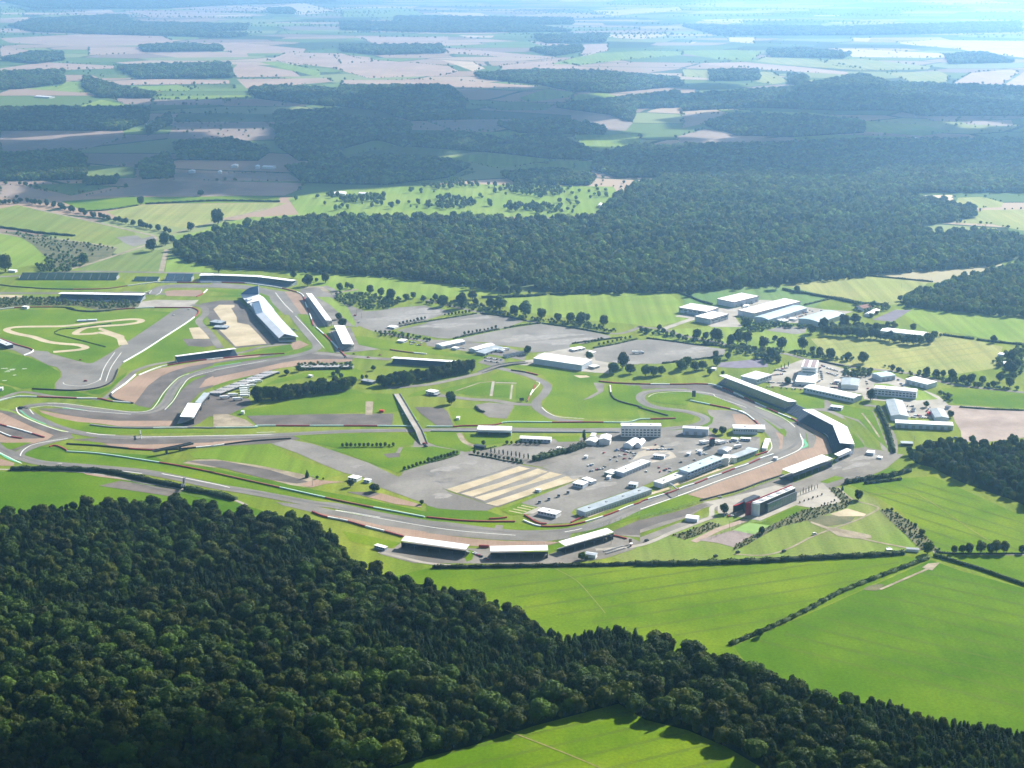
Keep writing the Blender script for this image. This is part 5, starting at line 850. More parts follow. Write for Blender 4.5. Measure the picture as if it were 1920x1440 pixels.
for a in [("red and white barrier along the bottom of the left circuit", "A -20,1310 100,1280 190,1268 480,1275 720,1285 900,1288 1000,1310 1190,1325", "wwrrwrw"), ("white and red barrier on the outside of the left gravel trap", "A 1250,1075 1450,1000 1740,950 1920,932 B 0,930 200,912 440,890 640,880", "wwrrwrro"),
          ("dark tyre wall at the corner of the left gravel trap", "A 1220,1070 1130,1150 1010,1235 1000,1265 1060,1300 1200,1328", "wwwdd"), ("white edge barrier along the wide straight of the left circuit", "A 1110,960 1300,850 1500,720 1700,590 1790,508 1735,468", "wwwwr"),
          ("red barrier behind the top of the left circuit", "A -50,488 200,465 500,462 640,470 700,495 850,505 1050,485 1300,468 1500,466 1730,468", "wrrddddrwrr"), ("white and red barrier closing the left circuit's entry", "A 0,745 130,795 300,850 215,898", "rrrw"), ("dark fence with tyres below the left circuit hairpin", "A 290,1198 600,1212 740,1208 900,1185 1010,1130 1055,1040 1060,1022", "ddddd"),
          ("barrier beneath the far upper left stands", "A 0,262 160,280 500,300 850,300 1000,292 1150,270 1380,240", "dddrow"), ("white and red barrier in front of the curved stand", "A 1380,238 1510,240 1760,242 1920,240 B 0,240 110,242 330,250 420,262 560,282 700,312 800,350 830,430 870,530 900,630 ", "wrwrwwrwrwrwr"),
          ("red and white barrier by the small gravel patch at the top", "A 1865,305 1820,345 1770,368", "wr"), ("white and red barrier beside the nearer straight white stand", "B 925,645 1010,720 1100,810 1190,905", "wrwr"), ("rust barrier on the lawn bank above the long roof stand", "B 1590,845 1700,862 1810,875 1920,885", "oow"),
          ("red-capped barrier on the inner edge of the left loop", "F -40,160 0,175 200,230 400,292", "rwwr"), ("short red and white barrier at the left edge", "F -30,235 0,245 100,285 200,300", "wwr"), ("grey barrier between gravel and lawn in the left loop", "F 810,178 1000,200 1250,208 1550,205 1800,205 1920,208 G 0,205 380,202 400,188 850,188 1310,188 1780,192", "sswsggrgrg"),
          ("dark red barrier below the lower gravel strip at left", "F 600,350 900,368 1300,403 1550,400 1750,385 1920,370 G 0,370 350,325 700,302", "ddrdwdd"), ("red tyre stack barrier inside the left link bend", "F 445,378 500,365 580,395 610,420", "rr"), ("long pale green and rust barrier along the lower lawn", "F 600,420 900,440 1310,500 1600,545 1920,608 G 0,610 650,755 1230,882 1900,1010", "ggroogog"),
          ("red barrier at the top of the near bend", "H 0,1010 300,1040 550,1050 795,1050", "rrrr"), ("curved red barrier where the lawn meets the near bend", "H 560,1025 650,1022 720,1012", "r"), ("red and white pit exit barrier around the lowest tip of the paddock", "H 870,1040 1010,1090 1200,1092 1350,1072 1540,1020 1680,972 1810,918 1920,880 I 30,862 270,790 400,738 510,705 630,655 735,620 850,575 970,535 1090,482 1200,445", "wrrwrwrwrwrwrwrw"),
          ("red kerb barrier round the little lawn at the paddock tip", "H 880,990 1000,1060 1080,1070", "rr"), ("red barrier from the pit garages to the near bend", "H 1300,1058 1420,1002 1440,985", "ro"), ("pit lane wall on the paddock side of the upper garages", "I 1040,455 1150,420", "r"),
          ("red and white barrier on the bend above the hairpin gravel", "I 870,50 930,65 1000,115 1060,170 1090,240", "wwrw"), ("white and red barrier in front of the longest blue-fronted stand", "D -250,1145 0,1155 330,1158 560,1155 720,1180 1060,1335 1250,1420 I 1400,140 1420,175", "rrwrrwrwrwrwr"),
          ("red and white barrier inside the hairpin lawn", "D 450,1305 650,1345 860,1390 960,1430", "grw"), ("white line barrier along the hairpin lawn below the track loop", "C 1650,1170 1690,1290 1920,1360 D 0,1370 250,1440", "wdddd"), ("pale and red barrier along the national straight infield side", "H 0,195 250,195 320,188 600,182 730,155 1100,157 1450,155 1800,157 I 0,130 170,125 320,120", "grrggrrggr"),
          ("dark low wall on the camera side of the national straight", "H 40,235 450,238 760,242 1200,245 1740,245", "sssss"), ("pink-red debris fence base at the near gravel trap", "G 890,962 1000,1005 1200,1045 1370,1095 1550,1140 1710,1185", "rwrwr", 1.8), ("low dark wall outside the right-hand gravel trap", "I 540,862 700,820 900,765 1100,690 1290,630", "ddddd"),
          ("red wall at the right end of the slanting near stand", "H 1640,1175 1700,1180 1800,1205", "rr"), ("red stand-side wall between the left and middle near stands", "H 470,1280 560,1282", "r", 3), ("dark kerb wall on the right side of the bent stand's gravel", "I 1450,140 1600,220 1700,300 1760,430", "ssss"), ("red and white wall on the left of the infield tunnel", "C 760,1030 900,1050 1000,1075", "dr"), ("white and red barrier on the infield oval", "C 980,1160 940,1240 905,1310", "rwo"), ("red barrier along the hairpin approach", "C 1550,1130 1700,1145 1920,1155", "rrr")]:
    barrier(*a)

# --- catch fences
def fence(label, s, h, gap=8):
    pts = smooth(wpts(s), False, 3); c = pts[0]; t = thing("catch_fence", label, "fence", (c.x, c.y, 0)); mb = MB(); d = 0; last = -99
    for a, b in zip(pts, pts[1:]):
        l = (b - a).length; k = 0
        while k < l:
            p = a.lerp(b, k / l) - Vector((c.x, c.y, 0)); mb.box(p.x - .09, p.x + .09, p.y - .09, p.y + .09, 0, h); k += gap
        for z in (h * .98, h * .5, h * .2):
            u = (b - a).normalized(); q = Vector((-u.y, u.x, 0)) * .05; A1, B1 = a - Vector((c.x, c.y, 0)), b - Vector((c.x, c.y, 0)); mb.hexa([Vector((*(A1 - q).xy, z - .05)), Vector((*(B1 - q).xy, z - .05)), Vector((*(B1 + q).xy, z - .05)), Vector((*(A1 + q).xy, z - .05))], [Vector((*(A1 - q).xy, z + .05)), Vector((*(B1 - q).xy, z + .05)), Vector((*(B1 + q).xy, z + .05)), Vector((*(A1 + q).xy, z + .05))])
    mb.build("posts_and_rails", STEEL, t)
for a in (("post fence behind the near gravel trap", "G 900,965 1200,1050 1550,1145 1710,1190", 4), ("post fence in front of the near stands", "H 900,1262 1060,1262 1180,1235 1350,1180 1650,1070 1920,980", 4), ("dark fence along the gravel opposite the pits", "I 0,1025 300,950 560,870 850,800 1100,715 1290,640", 4), ("thin fence around the bright sports pitch", "I 640,1200 830,1120 980,1050 1220,1085 1050,1165 830,1130", 3), ("long fence at the edge of the grey paddock lot", "V 0,1060 400,930 800,810 1250,650", 1.5, 5), ("dark rail between the two middle gravel strips", "V 300,1350 700,1215 1100,1080 1500,930 1919,800", 1.3, 4), ("rail at the lower edge of the gravel strips", "H 640,912 830,850 1110,760 1380,670", 1.3, 4), ("wire fence along the perimeter road hedge", "F 1200,700 1500,770 1919,850", 2, 6)):
    fence(*a)

# --- screens, masts, flags, tower
def mast(label, s, h, panel=None, name='lamp_post', cat='post'):
    p = wpts(s)[0]; t = thing(name, label, cat, (p.x, p.y, 0)); MB().tube((0, 0, -.2), (0, 0, h), .28, .16, 7).build("pole", STEEL, t)
    if panel: MB().box(-panel[0] / 2, panel[0] / 2, -.4, .0, h - panel[1], h).build("screen", panel[2], t)
    else: MB().box(-1.1, 1.1, -.3, .3, h, h + .35).build("lamp_head", STEEL, t)
mast("dark video screen on a post inside the hairpin loop", "D 483,1280", 11, (5, 9, DARK), 'video_screen', 'screen'); mast("dark upright screen beside the paddock stage", "I 650,378", 12, (6, 8, DARK), 'video_screen', 'screen'); mast("dark video screen on the infield lawn", "C 855,1308", 5, (6, 4, DARK), 'video_screen', 'screen')
mast("white flagpole on the dirt patch of the lower bank", "G 893,722", 12, None, 'flagpole', 'flagpole'); mast("tall mast at the right end of the near stands", "H 1832,1250", 6, (3, 4, BROWN), 'sign_board', 'sign')
for i, s in enumerate(("H 1015,882", "H 1100,855", "H 1187,825", "H 1272,795")):
    p = wpts(s)[0]; t = thing("fuel_column", "grey box column standing in a row of four on the lower paddock", "service column", (p.x, p.y, 0), 0, "service columns on the paddock"); MB().box(-1.6, 1.6, -.8, .8, 0, 3.4).build("housing", PALE, t); MB().box(-1.5, 1.5, -.92, -.805, 1.4, 3).build("panel", DARK, t); MB().box(-1.8, 1.8, -1, 1, 3.4, 3.6).build("cap", STEEL, t)
for k, s in enumerate(("H 383,430", "A 365,320", "E 920,620", "E 1085,240", "E 815,290", "J 930,340", "I 805,1110", "B 1290,530", "B 1335,560", "H 1660,1250", "D 1160,1040", "J 480,150")):
    p = wpts(s)[0]; t = thing("lamp_post", ["slim post by the corner of the grey paddock lot", "slim pole beside the far upper left stand", "slim pole on the right green meadow", "slim pole on the far stubble field", "slim pole in the pale stubble field", "slim pole beside the right wood", "slim pole by the sports pitch", "slim pole on the first car park, left", "slim pole on the first car park, right", "slim pole by the table rows", "slim pole by the flat white hall", "slim pole on the service apron lawn"][k], "post", (p.x, p.y, 0)); MB().tube((0, 0, -.2), (0, 0, 9), .22, .14, 6).build("pole", STEEL, t); MB().box(-.9, .9, -.25, .25, 9, 9.3).build("lamp_head", STEEL, t)
# fire-training props, tables, tyre stacks, start gantry
def gantry(label, s, h=7):
    a, b = wpts(s); t = thing("start_gantry", label, "gantry", (a.x, a.y, 0)); d = b - a; q = Vector((-d.y, d.x, 0)).normalized() * .6; MB().box(-.4, .4, -.4, .4, -.2, h).build("post", WHITE_P, t); MB().box(d.x - .4, d.x + .4, d.y - .4, d.y + .4, -.2, h).build("post", WHITE_P, t)
    MB().hexa([Vector((*(-q).xy, h)), Vector((*(d - q).xy, h)), Vector((*(d + q).xy, h)), Vector((*q.xy, h))], [Vector((*(-q).xy, h + 1.2)), Vector((*(d - q).xy, h + 1.2)), Vector((*(d + q).xy, h + 1.2)), Vector((*q.xy, h + 1.2))]).build("beam", STEEL, t)
gantry("white start gantry over the pit straight by the garages", "I 270,760 340,815"); gantry("small white gantry over the left straight", "F 1264,262 1270,300", 5)

# --- vehicles
def car_meshes(kind):
    if kind == 'car': L_, W_, H1, H2 = 4.4, 1.8, .85, 1.45
    else: L_, W_, H1, H2 = 5.4, 2.0, 1.3, 2.3
    b = MB(); b.hexa([(-L_ / 2, -W_ / 2, .28), (L_ / 2, -W_ / 2, .28), (L_ / 2, W_ / 2, .28), (-L_ / 2, W_ / 2, .28)], [(-L_ / 2 + .05, -W_ / 2 + .05, H1), (L_ / 2 - .15, -W_ / 2 + .05, H1 - .08), (L_ / 2 - .15, W_ / 2 - .05, H1 - .08), (-L_ / 2 + .05, W_ / 2 - .05, H1)])
    x0, x1 = (-L_ * .42, L_ * .18) if kind == 'car' else (-L_ * .48, L_ * .25); b.box(x0 + .35, x1 - .35, -W_ / 2 + .22, W_ / 2 - .22, H2 - .03, H2 + .03)
    c = MB(); c.hexa([(x0, -W_ / 2 + .1, H1 - .05), (x1, -W_ / 2 + .1, H1 - .05), (x1, W_ / 2 - .1, H1 - .05), (x0, W_ / 2 - .1, H1 - .05)], [(x0 + .3, -W_ / 2 + .25, H2 - .035), (x1 - .45, -W_ / 2 + .25, H2 - .035), (x1 - .45, W_ / 2 - .25, H2 - .035), (x0 + .3, W_ / 2 - .25, H2 - .035)])
    w_ = MB()
    for sx in (-1, 1):
        for sy in (-1, 1): w_.tube((sx * L_ * .31, sy * (W_ / 2 - .22), .32), (sx * L_ * .31, sy * (W_ / 2 + .02), .32), .32, .32, 10)
    return b, c, w_
PAINT = {'white': WHITE_P, 'silver': mat("silver_paint", (.45, .46, .48), rough=.3, spec=.6), 'black': mat("black_paint", (.02, .02, .022), rough=.25, spec=.6), 'blue': mat("blue_paint", (.04, .09, .25), rough=.3, spec=.6), 'red': mat("red_car_paint", (.40, .03, .03), rough=.3, spec=.6)}
CARM = {}
for kind in ('car', 'van'):
    b, c, w_ = car_meshes(kind); cm = raw("windows", c.v, c.f, [GLASS]); wm = raw("wheels", w_.v, w_.f, [BLACKM])
    for k, m in PAINT.items(): CARM[kind, k] = (raw("body", b.v, b.f, [m]), cm, wm)
def vehicle(p, rz, colr, label, group, kind='car'):
    t = thing('parked_' + kind, label, kind, (p.x, p.y, ZCAR), rz, group)
    for nm, me in zip(("body", "windows", "wheels"), CARM[kind, colr]): link(nm, me, t)
ZCAR = .34
def cars(s, place, rz=None, cols=('white', 'silver', 'black', 'blue', 'white', 'red'), kind='car'):
    for i, p in enumerate(wpts(s)):
        k = cols[(i * 7 + int(p.x)) % len(cols)]; vehicle(p, (rz if rz is not None else random.uniform(0, 3.1)) + random.uniform(-.08, .08), k, '%s %s parked %s' % (k, kind, place), '%s %ss %s' % (k, kind, place), kind)
def carrow(a, b, n, place, rz, skip=.25, **k):
    A1, B1 = px(a)[0], px(b)[0]; s = 'W ' + ' '.join('%.2f,%.2f' % (A1[0] + (B1[0] - A1[0]) * (i + .5) / n, A1[1] + (B1[1] - A1[1]) * (i + .5) / n) for i in range(n) if random.random() > skip); cars(s, place, rz, **k)
cars("H 1595,432 1700,412 1655,490 1695,470 1740,458 1785,447 1715,505 1780,485 1830,480 1455,548 1490,535 1475,545 1600,560 1530,582 1870,455 1800,420", "on the open tarmac of the upper paddock")
cars("I 140,358 200,375 195,395 455,430 510,410 575,440 595,445 540,450 490,495 365,518 180,602 265,570 270,600 220,590 235,580 55,600 170,565 880,340 870,370 860,395", "on the tarmac behind the pit buildings")
cars("G 1690,60 1705,85 1725,115 1820,190", "driving line on the road bridge", 1.9); cars("G 1900,352 1910,375", "beside the road bridge foot", 0.2, kind='van')
for r_, (a, b, n) in enumerate((("D 1190,1040", "D 1330,1010", 8), ("D 1190,1075", "D 1290,1065", 6), ("D 1130,1140", "D 1380,1150", 12), ("D 1110,1175", "D 1460,1205", 14), ("E 75,1000", "E 60,1080", 7), ("E 140,1010", "E 250,1040", 7), ("E 140,1050", "E 250,1090", 7), ("E 175,1150", "E 255,1160", 5), ("E 180,1185", "E 260,1190", 5), ("E 90,1120", "E 60,1140", 3))):
    carrow(a, b, n, "around the white office tower", 1.4 if r_ % 2 else .3, .15)
for a, b, n in (("B 1765,775", "B 1880,790", 8), ("B 1770,795", "B 1870,808", 7), ("C 610,845", "C 700,850", 6), ("C 620,865", "C 690,872", 5), ("C 500,915", "C 680,940", 10), ("C 520,945", "C 660,965", 8)): carrow(a, b, n, "on the yards below the third car park", .9, .2)
for a, b, n in (("J 870,60", "J 915,62", 4), ("J 930,92", "J 1000,100", 6), ("J 1040,60", "J 1075,20", 5), ("J 865,10", "J 930,12", 5)): carrow(a, b, n, "in the pale yard between the blue-grey sheds", 1.2, .1, cols=('black', 'red', 'blue', 'white'))
for a, b, n in (("D 1380,540", "D 1560,500", 12), ("D 1400,560", "D 1500,530", 7), ("D 1470,490", "D 1640,495", 10)): carrow(a, b, n, "between the pale blue arched sheds", .8, .3)
cars("I 755,1000 780,985 800,1005 850,985 830,1000 720,830", "at the foot of the red and black building"); cars("I 60,1225 880,1330 680,1365 1295,1320 1570,1165", "on the tracks below the visitor building", .6, cols=("white", "black"), kind='van'); cars("B 1265,885 1395,915 1190,915 1500,895", "on the old tarmac by the roof stand", .3, cols=('red', 'white', 'black')); cars("B 1275,540 1310,600", "beside the first car park", kind='van')
cars("H 925,325 970,318 1010,320 1050,325", "in front of the long low clubhouse", .2, kind='van'); cars("J 1300,300 1330,320 700,1300 1320,310", "by the lower corner of the pink gravel lot", kind='van'); cars("A 1560,535 1700,483", "on the wide straight of the left circuit", .3); cars("A 725,938", "on the left circuit lawn", .2, cols=('red',)); cars("A 770,1130", "by the red ramp of the left circuit", .5, cols=('red',), kind='van')
for a, b, n, w2 in (("E 95,985", "E 130,1000", 3, "by the road above the office tower"), ("D 1480,1175", "D 1390,1160", 6, "along the front of the office tower"), ("D 1215,1020", "D 1310,1045", 7, "beside the flat white hall"), ("D 1620,1000", "D 1640,1120", 7, "along the right side of the office tower"), ("E 150,1060", "E 250,1070", 6, "in the court right of the office tower"), ("E 500,1120", "E 520,1230", 5, "beside the dark tree between sheds"), ("E 780,1110", "E 830,1180", 4, "between the two roadside workshops"), ("E 700,1245", "E 960,1255", 10, "in front of the long tall pale shed"), ("J 900,108", "J 1090,118", 8, "at the foot of the pale yard"), ("D 1230,580", "D 1330,560", 6, "below the arched sheds"), ("D 860,470", "D 1020,430", 7, "on the concrete between the warehouses"), ("C 110,815", "C 350,835", 9, "between the two white-roofed sheds"), ("H 1700,400", "H 1890,440", 9, "near the two marquees"), ("I 60,405", "I 300,400", 9, "near the dusty strip of the paddock"), ("I 640,330", "I 830,335", 7, "below the cream clubhouse"), ("H 1460,600", "H 1600,570", 6, "left of the glassy paddock block"), ("B 700,660", "B 760,680", 3, "beside the second car park edge"), ("G 1490,1265", "G 1560,1300", 3, "behind the leftmost near stand"), ("H 420,1330", "H 560,1400", 7, "in the gap between two near stands")):
    carrow(a, b, n, w2, random.uniform(0, 3), .12)
for i, (s, l) in enumerate((("H 1620,640 1635,625 1660,632 1645,648", "pale storage box left of the long paddock building"), ("I 420,430 430,420 455,425 445,436", "pale storage box on the upper paddock"), ("I 520,408 535,398 560,405 548,416", "pale storage box by the paddock stage"), ("D 1345,560 1360,548 1400,556 1385,568", "pale trailer between the arched sheds"), ("D 1240,575 1260,562 1330,575 1310,590", "long pale trailer in front of the blue arched shed"), ("D 930,445 945,432 985,440 970,452", "pale trailer on the warehouse concrete"), ("E 215,1120 225,1110 265,1116 255,1128", "white cabin in the office car park"), ("J 905,35 915,22 945,24 940,40", "dark container in the pale yard, upper"), ("J 1045,68 1052,55 1085,58 1080,72", "red container in the pale yard"), ("H 1420,455 1430,445 1450,450 1440,460", "small white trailer alone on the tarmac"),
        ("C 230,825 245,812 290,820 275,833", "cream trailer between the two white-roofed sheds"), ("C 610,838 625,828 700,840 690,852", "white trailer group beside the garages"), ("I 1200,470 1210,460 1240,465 1230,476", "white timing box by the last bend"), ("H 1830,1245 1838,1235 1850,1240 1842,1250", "brown kiosk by the picnic tables"), ("D 640,1010 655,1000 690,1006 675,1017", "pale hut on the lawn above the hairpin"), ("E 1210,1355 1225,1345 1260,1352 1245,1362", "dark hut at the corner of the pink lot"), ("E 1680,960 1700,940 1760,955 1740,972", "pale farm building in the trees at the right edge"), ("E 1690,880 1710,865 1750,875 1730,890", "grey farm building in the trees at the right edge"))):
    building("storage_box", l, s, 3.2, rm=RED if 'red' in l else (DARK if 'dark' in l else WHITE_P), wm=RED if 'red' in l else (BROWN if 'brown' in l else PALE), cat='storage box')
# lorries
def lorry(p, rz, L_, label, group, top=WHITE):
    t = thing('lorry_trailer', label, 'lorry', (p.x, p.y, ZCAR), rz, group); MB().box(-L_ / 2, L_ / 2, -1.3, 1.3, 1.1, 4.0).build("box_body", top, t); MB().box(L_ / 2 + .25, L_ / 2 + 2.4, -1.2, 1.2, .5, 3.2).build("cab", PALE, t)
    for x in (-L_ * .35, -L_ * .25, L_ / 2 + 1.4):
        for y in (-1.1, 1.1): MB().tube((x, y - .15, .5), (x, y + .15, .5), .5, .5, 10).build("wheel", BLACKM, t)
for s in ("B 340,1150", "B 390,1138", "B 335,1180", "B 275,1190", "B 270,1212", "B 275,1232", "B 278,1252", "B 275,1272", "B 170,1262", "B 210,1300", "B 95,1285"):
    lorry(wpts(s)[0], .15 + random.uniform(-.1, .1), 11, "white lorry trailer parked in the cluster at the left end of the infield belt", "white lorries at the infield belt")
for s in ("C 620,855", "C 655,862", "C 700,850"): lorry(wpts(s)[0], .3, 10, "white lorry trailer between the white sheds and the hall", "lorries between sheds and hall")
for s in ("I 690,345", "I 725,350", "I 560,345", "I 590,350", "I 870,385"): lorry(wpts(s)[0], .5, 9, "white lorry trailer in the upper paddock below the clubhouse", "lorries below the clubhouse")
for s in ("D 1400,585", "D 1290,590", "D 940,470"): lorry(wpts(s)[0], .9, 10, "white lorry trailer between the warehouses of the estate", "lorries of the estate")
lorry(wpts("C 1890,880")[0], -.1, 14, "long white coach alone on the fourth car park", None); lorry(wpts("D 5,880")[0], .1, 6, "short white truck on the fourth car park beside the coach", None)
# rows of picnic tables
for r_ in range(2):
    for i in range(9):
        A1, B1 = px("H 1590,1320")[0], px("H 1770,1268")[0]; f = (i + .5) / 9; p = at(A1[0] + (B1[0] - A1[0]) * f + r_ * 4, A1[1] + (B1[1] - A1[1]) * f + r_ * 4)
        t = thing("picnic_table", "grey picnic table in the rows right of the slanting near stand", "table", (p.x, p.y, .3), .5, "picnic tables"); MB().box(-1.2, 1.2, -.5, .5, .7, .8).build("table_top", STEEL, t)
        for q in (-1, 1): MB().box(-1.2, 1.2, q * .95 - .18, q * .95 + .18, .4, .48).build("bench", STEEL, t); MB().box(q * .9 - .06, q * .9 + .06, -1.05, 1.05, -.2, .39).build("leg", STEEL, t)
# ================================================================ VEGETATION
def quads_np(C, N, S, rng):
    """leaf clumps: centres C, normals N, sizes S -> verts, faces"""
    n = len(C); t = rng.normal(size=(n, 3)); a = np.cross(N, t); a /= np.linalg.norm(a, axis=1)[:, None] + 1e-9; b = np.cross(N, a)
    a *= S[:, None]; b *= (S * rng.uniform(.6, 1.1, n))[:, None]
    V = np.stack([C - a - b * .6, C + a * .7 - b, C + a + b * .7, C - a * .6 + b], 1).reshape(-1, 3)
    return V, np.arange(4 * n).reshape(-1, 4)
def np_mesh(name, V, F4, mats, mi=None):
    me = bpy.data.meshes.new(name); n = len(F4)
    me.vertices.add(len(V)); me.vertices.foreach_set('co', np.asarray(V, np.float32).ravel())
    me.loops.add(4 * n); me.loops.foreach_set('vertex_index', np.asarray(F4, np.int32).ravel())
    me.polygons.add(n); me.polygons.foreach_set('loop_start', np.arange(0, 4 * n, 4, dtype=np.int32)); me.polygons.foreach_set('loop_total', np.full(n, 4, np.int32))
    for m in mats: me.materials.append(m)
    if mi is not None: me.polygons.foreach_set('material_index', np.asarray(mi, np.int32))
    me.update(calc_edges=True); return me
def core_np(lobes, rng):
    V, F = [], []; k = 0
    for (c, r) in lobes:                                   # coarse lumpy cores so that crowns are not see-through
        nu, nv = 8, 5; pts = []
        for j in range(nv + 1):
            ph = math.pi * j / nv
            for i in range(nu):
                th = 2 * math.pi * i / nu; q = r * .80 * rng.uniform(.85, 1.1)
                pts.append((c[0] + q * math.sin(ph) * math.cos(th), c[1] + q * math.sin(ph) * math.sin(th), c[2] + q * math.cos(ph)))
        for j in range(nv):
            for i in range(nu): F.append((k + j * nu + i, k + (j + 1) * nu + i, k + (j + 1) * nu + (i + 1) % nu, k + j * nu + (i + 1) % nu))
        V += pts; k += len(pts)
    return np.array(V), np.array(F)
def crown_mesh(name, kind, nq, m, seed, qs=0.13):
    rng = np.random.default_rng(seed); lobes = []
    if kind == 'broad':
        nl = rng.integers(9, 14); sq = rng.uniform(.75, .95)
        lobes.append((np.array([0, 0, .92]), .74))
        for i in range(nl):
            th = 2 * math.pi * (i + rng.uniform(-.3, .3)) / nl * 2.4; el = rng.uniform(-.5, 1.3); rr_ = rng.uniform(.42, .68)
            c = np.array([math.cos(th) * math.cos(el) * rr_, math.sin(th) * math.cos(el) * rr_, .95 + math.sin(el) * rr_ * sq]); lobes.append((c, rng.uniform(.28, .46)))
    elif kind == 'cone':
        for i in range(7):
            z = .45 + i * .40; lobes.append((np.array([rng.uniform(-.05, .05), rng.uniform(-.05, .05), z]), .62 * (1 - i / 7.5) + .06))
    elif kind == 'tall':
        for i in range(7):
            z = .5 + i * .34; lobes.append((np.array([rng.uniform(-.15, .15), rng.uniform(-.15, .15), z]), .42 * (1 - .5 * abs(i - 2.5) / 3.5)))
    V, F = core_np(lobes, rng)
    w_ = np.array([l[1] ** 2 for l in lobes]); w_ /= w_.sum()
    idx = rng.choice(len(lobes), nq, p=w_); C = np.array([l[0] for l in lobes])[idx]; R = np.array([l[1] for l in lobes])[idx]
    d = rng.normal(size=(nq, 3)); d[:, 2] = d[:, 2] * .9 + .25; d /= np.linalg.norm(d, axis=1)[:, None]
    P = C + d * (R * rng.uniform(.86, 1.10, nq))[:, None]
    Nn = d + rng.normal(size=(nq, 3)) * .42; Nn /= np.linalg.norm(Nn, axis=1)[:, None]
    V2, F2 = quads_np(P, Nn, qs * rng.uniform(.6, 1.2, nq), rng)
    return np_mesh(name, np.vstack([V, V2]), np.vstack([F, F2 + len(V)]), [m])
def trunk_mesh(seed, kind='broad'):
    rnd = random.Random(seed); mb = MB(); h = 1.0 if kind == 'broad' else 2.6
    mb.tube((0, 0, -.02), (0.02, .01, h * .7), .075, .055, 7); mb.tube((0.02, .01, h * .7), (0, 0, h), .055, .03, 6)
    if kind == 'broad':
        for i in range(5):
            a = i * 1.3 + rnd.random(); mb.tube((0.01, 0, .5 + .08 * i), (math.cos(a) * .45, math.sin(a) * .45, .95 + .1 * i), .035, .012, 5)
    return raw("trunk", mb.v, mb.f, [WOOD])
CROWN = {'broad': [crown_mesh("crown", 'broad', 1250, LEAF[i % 3], 10 + i, .088) for i in range(7)], 'cone': [crown_mesh("crown", 'cone', 520, NEEDLE, 30 + i, .10) for i in range(3)],
         'tall': [crown_mesh("crown", 'tall', 420, LEAF[i % 3], 40 + i, .11) for i in range(3)]}
TRUNK = {'broad': [trunk_mesh(i) for i in range(3)], 'cone': [trunk_mesh(5, 'cone')], 'tall': [trunk_mesh(6, 'cone')]}
def source(me): return bpy.data.objects.new("foliage_source", me)          # never linked to the scene: only instanced by the stuff objects
def far_src(seed, m, kind='broad', nq=210): return source(crown_mesh("crown_far", kind, nq, m, seed, .22))
SRC_NEAR = [source(c) for c in CROWN['broad'][:7]] + [source(c) for c in CROWN['cone']] + [source(c) for c in CROWN['tall']]   # 0-6, 7-9, 10-12
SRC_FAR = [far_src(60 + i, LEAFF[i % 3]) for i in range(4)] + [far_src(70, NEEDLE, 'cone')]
def scatter(name, P, scl, idx, srcs, label=None, cat=None):
    """one stuff object: points that carry instances of leafy crowns"""
    n = len(P); me = bpy.data.meshes.new(name); me.vertices.add(n); me.vertices.foreach_set('co', np.asarray(P, np.float32).ravel())
    a = me.attributes.new('scl', 'FLOAT_VECTOR', 'POINT'); a.data.foreach_set('vector', np.asarray(scl, np.float32).ravel())
    a = me.attributes.new('idx', 'INT', 'POINT'); a.data.foreach_set('value', np.asarray(idx, np.int32))
    a = me.attributes.new('rot', 'FLOAT_VECTOR', 'POINT'); rt = np.zeros((n, 3), np.float32); rt[:, 2] = RNG.uniform(0, 6.28, n); a.data.foreach_set('vector', rt.ravel())
    o = link(name, me); g = bpy.data.node_groups.new("scatter", 'GeometryNodeTree')
    g.interface.new_socket("Geometry", in_out='INPUT', socket_type='NodeSocketGeometry'); g.interface.new_socket("Geometry", in_out='OUTPUT', socket_type='NodeSocketGeometry')
    N, L = g.nodes, g.links; gi = N.new('NodeGroupInput'); go = N.new('NodeGroupOutput'); ip = N.new('GeometryNodeInstanceOnPoints'); gj = N.new('GeometryNodeGeometryToInstance')
    for s in reversed(srcs):
        oi = N.new('GeometryNodeObjectInfo'); oi.inputs['Object'].default_value = s; L.new(oi.outputs['Geometry'], gj.inputs[0])
    def attr(nm, ty):
        q = N.new('GeometryNodeInputNamedAttribute'); q.data_type = ty; q.inputs['Name'].default_value = nm; return q.outputs['Attribute']
    L.new(gi.outputs[0], ip.inputs['Points']); L.new(gj.outputs[0], ip.inputs['Instance']); ip.inputs['Pick Instance'].default_value = True
    L.new(attr('idx', 'INT'), ip.inputs['Instance Index']); L.new(attr('scl', 'FLOAT_VECTOR'), ip.inputs['Scale'])
    e2r = N.new('FunctionNodeEulerToRotation'); L.new(attr('rot', 'FLOAT_VECTOR'), e2r.inputs[0]); L.new(e2r.outputs[0], ip.inputs['Rotation'])
    L.new(ip.outputs[0], go.inputs[0]); md = o.modifiers.new("scatter", 'NODES'); md.node_group = g
    return tag(o, label, cat, None, 'stuff')
def grid_pts(polyw, sp, jit=.42):
    A = np.array([(p[0], p[1]) for p in polyw]); x0, y0 = A.min(0); x1, y1 = A.max(0)
    gx, gy = np.meshgrid(np.arange(x0, x1, sp), np.arange(y0, y1, sp * .9)); P = np.stack([gx.ravel(), gy.ravel()], 1)
    P[:, 0] += (np.round((P[:, 1] - y0) / (sp * .9)) % 2) * sp * .5; P += RNG.uniform(-jit, jit, P.shape) * sp
    return P[inside(P, A)]
def keep_out(P, polys):
    for q in polys:
        if len(P): P = P[~inside(P, [(v.x, v.y) for v in q])]
    return P
tree_n = [0]
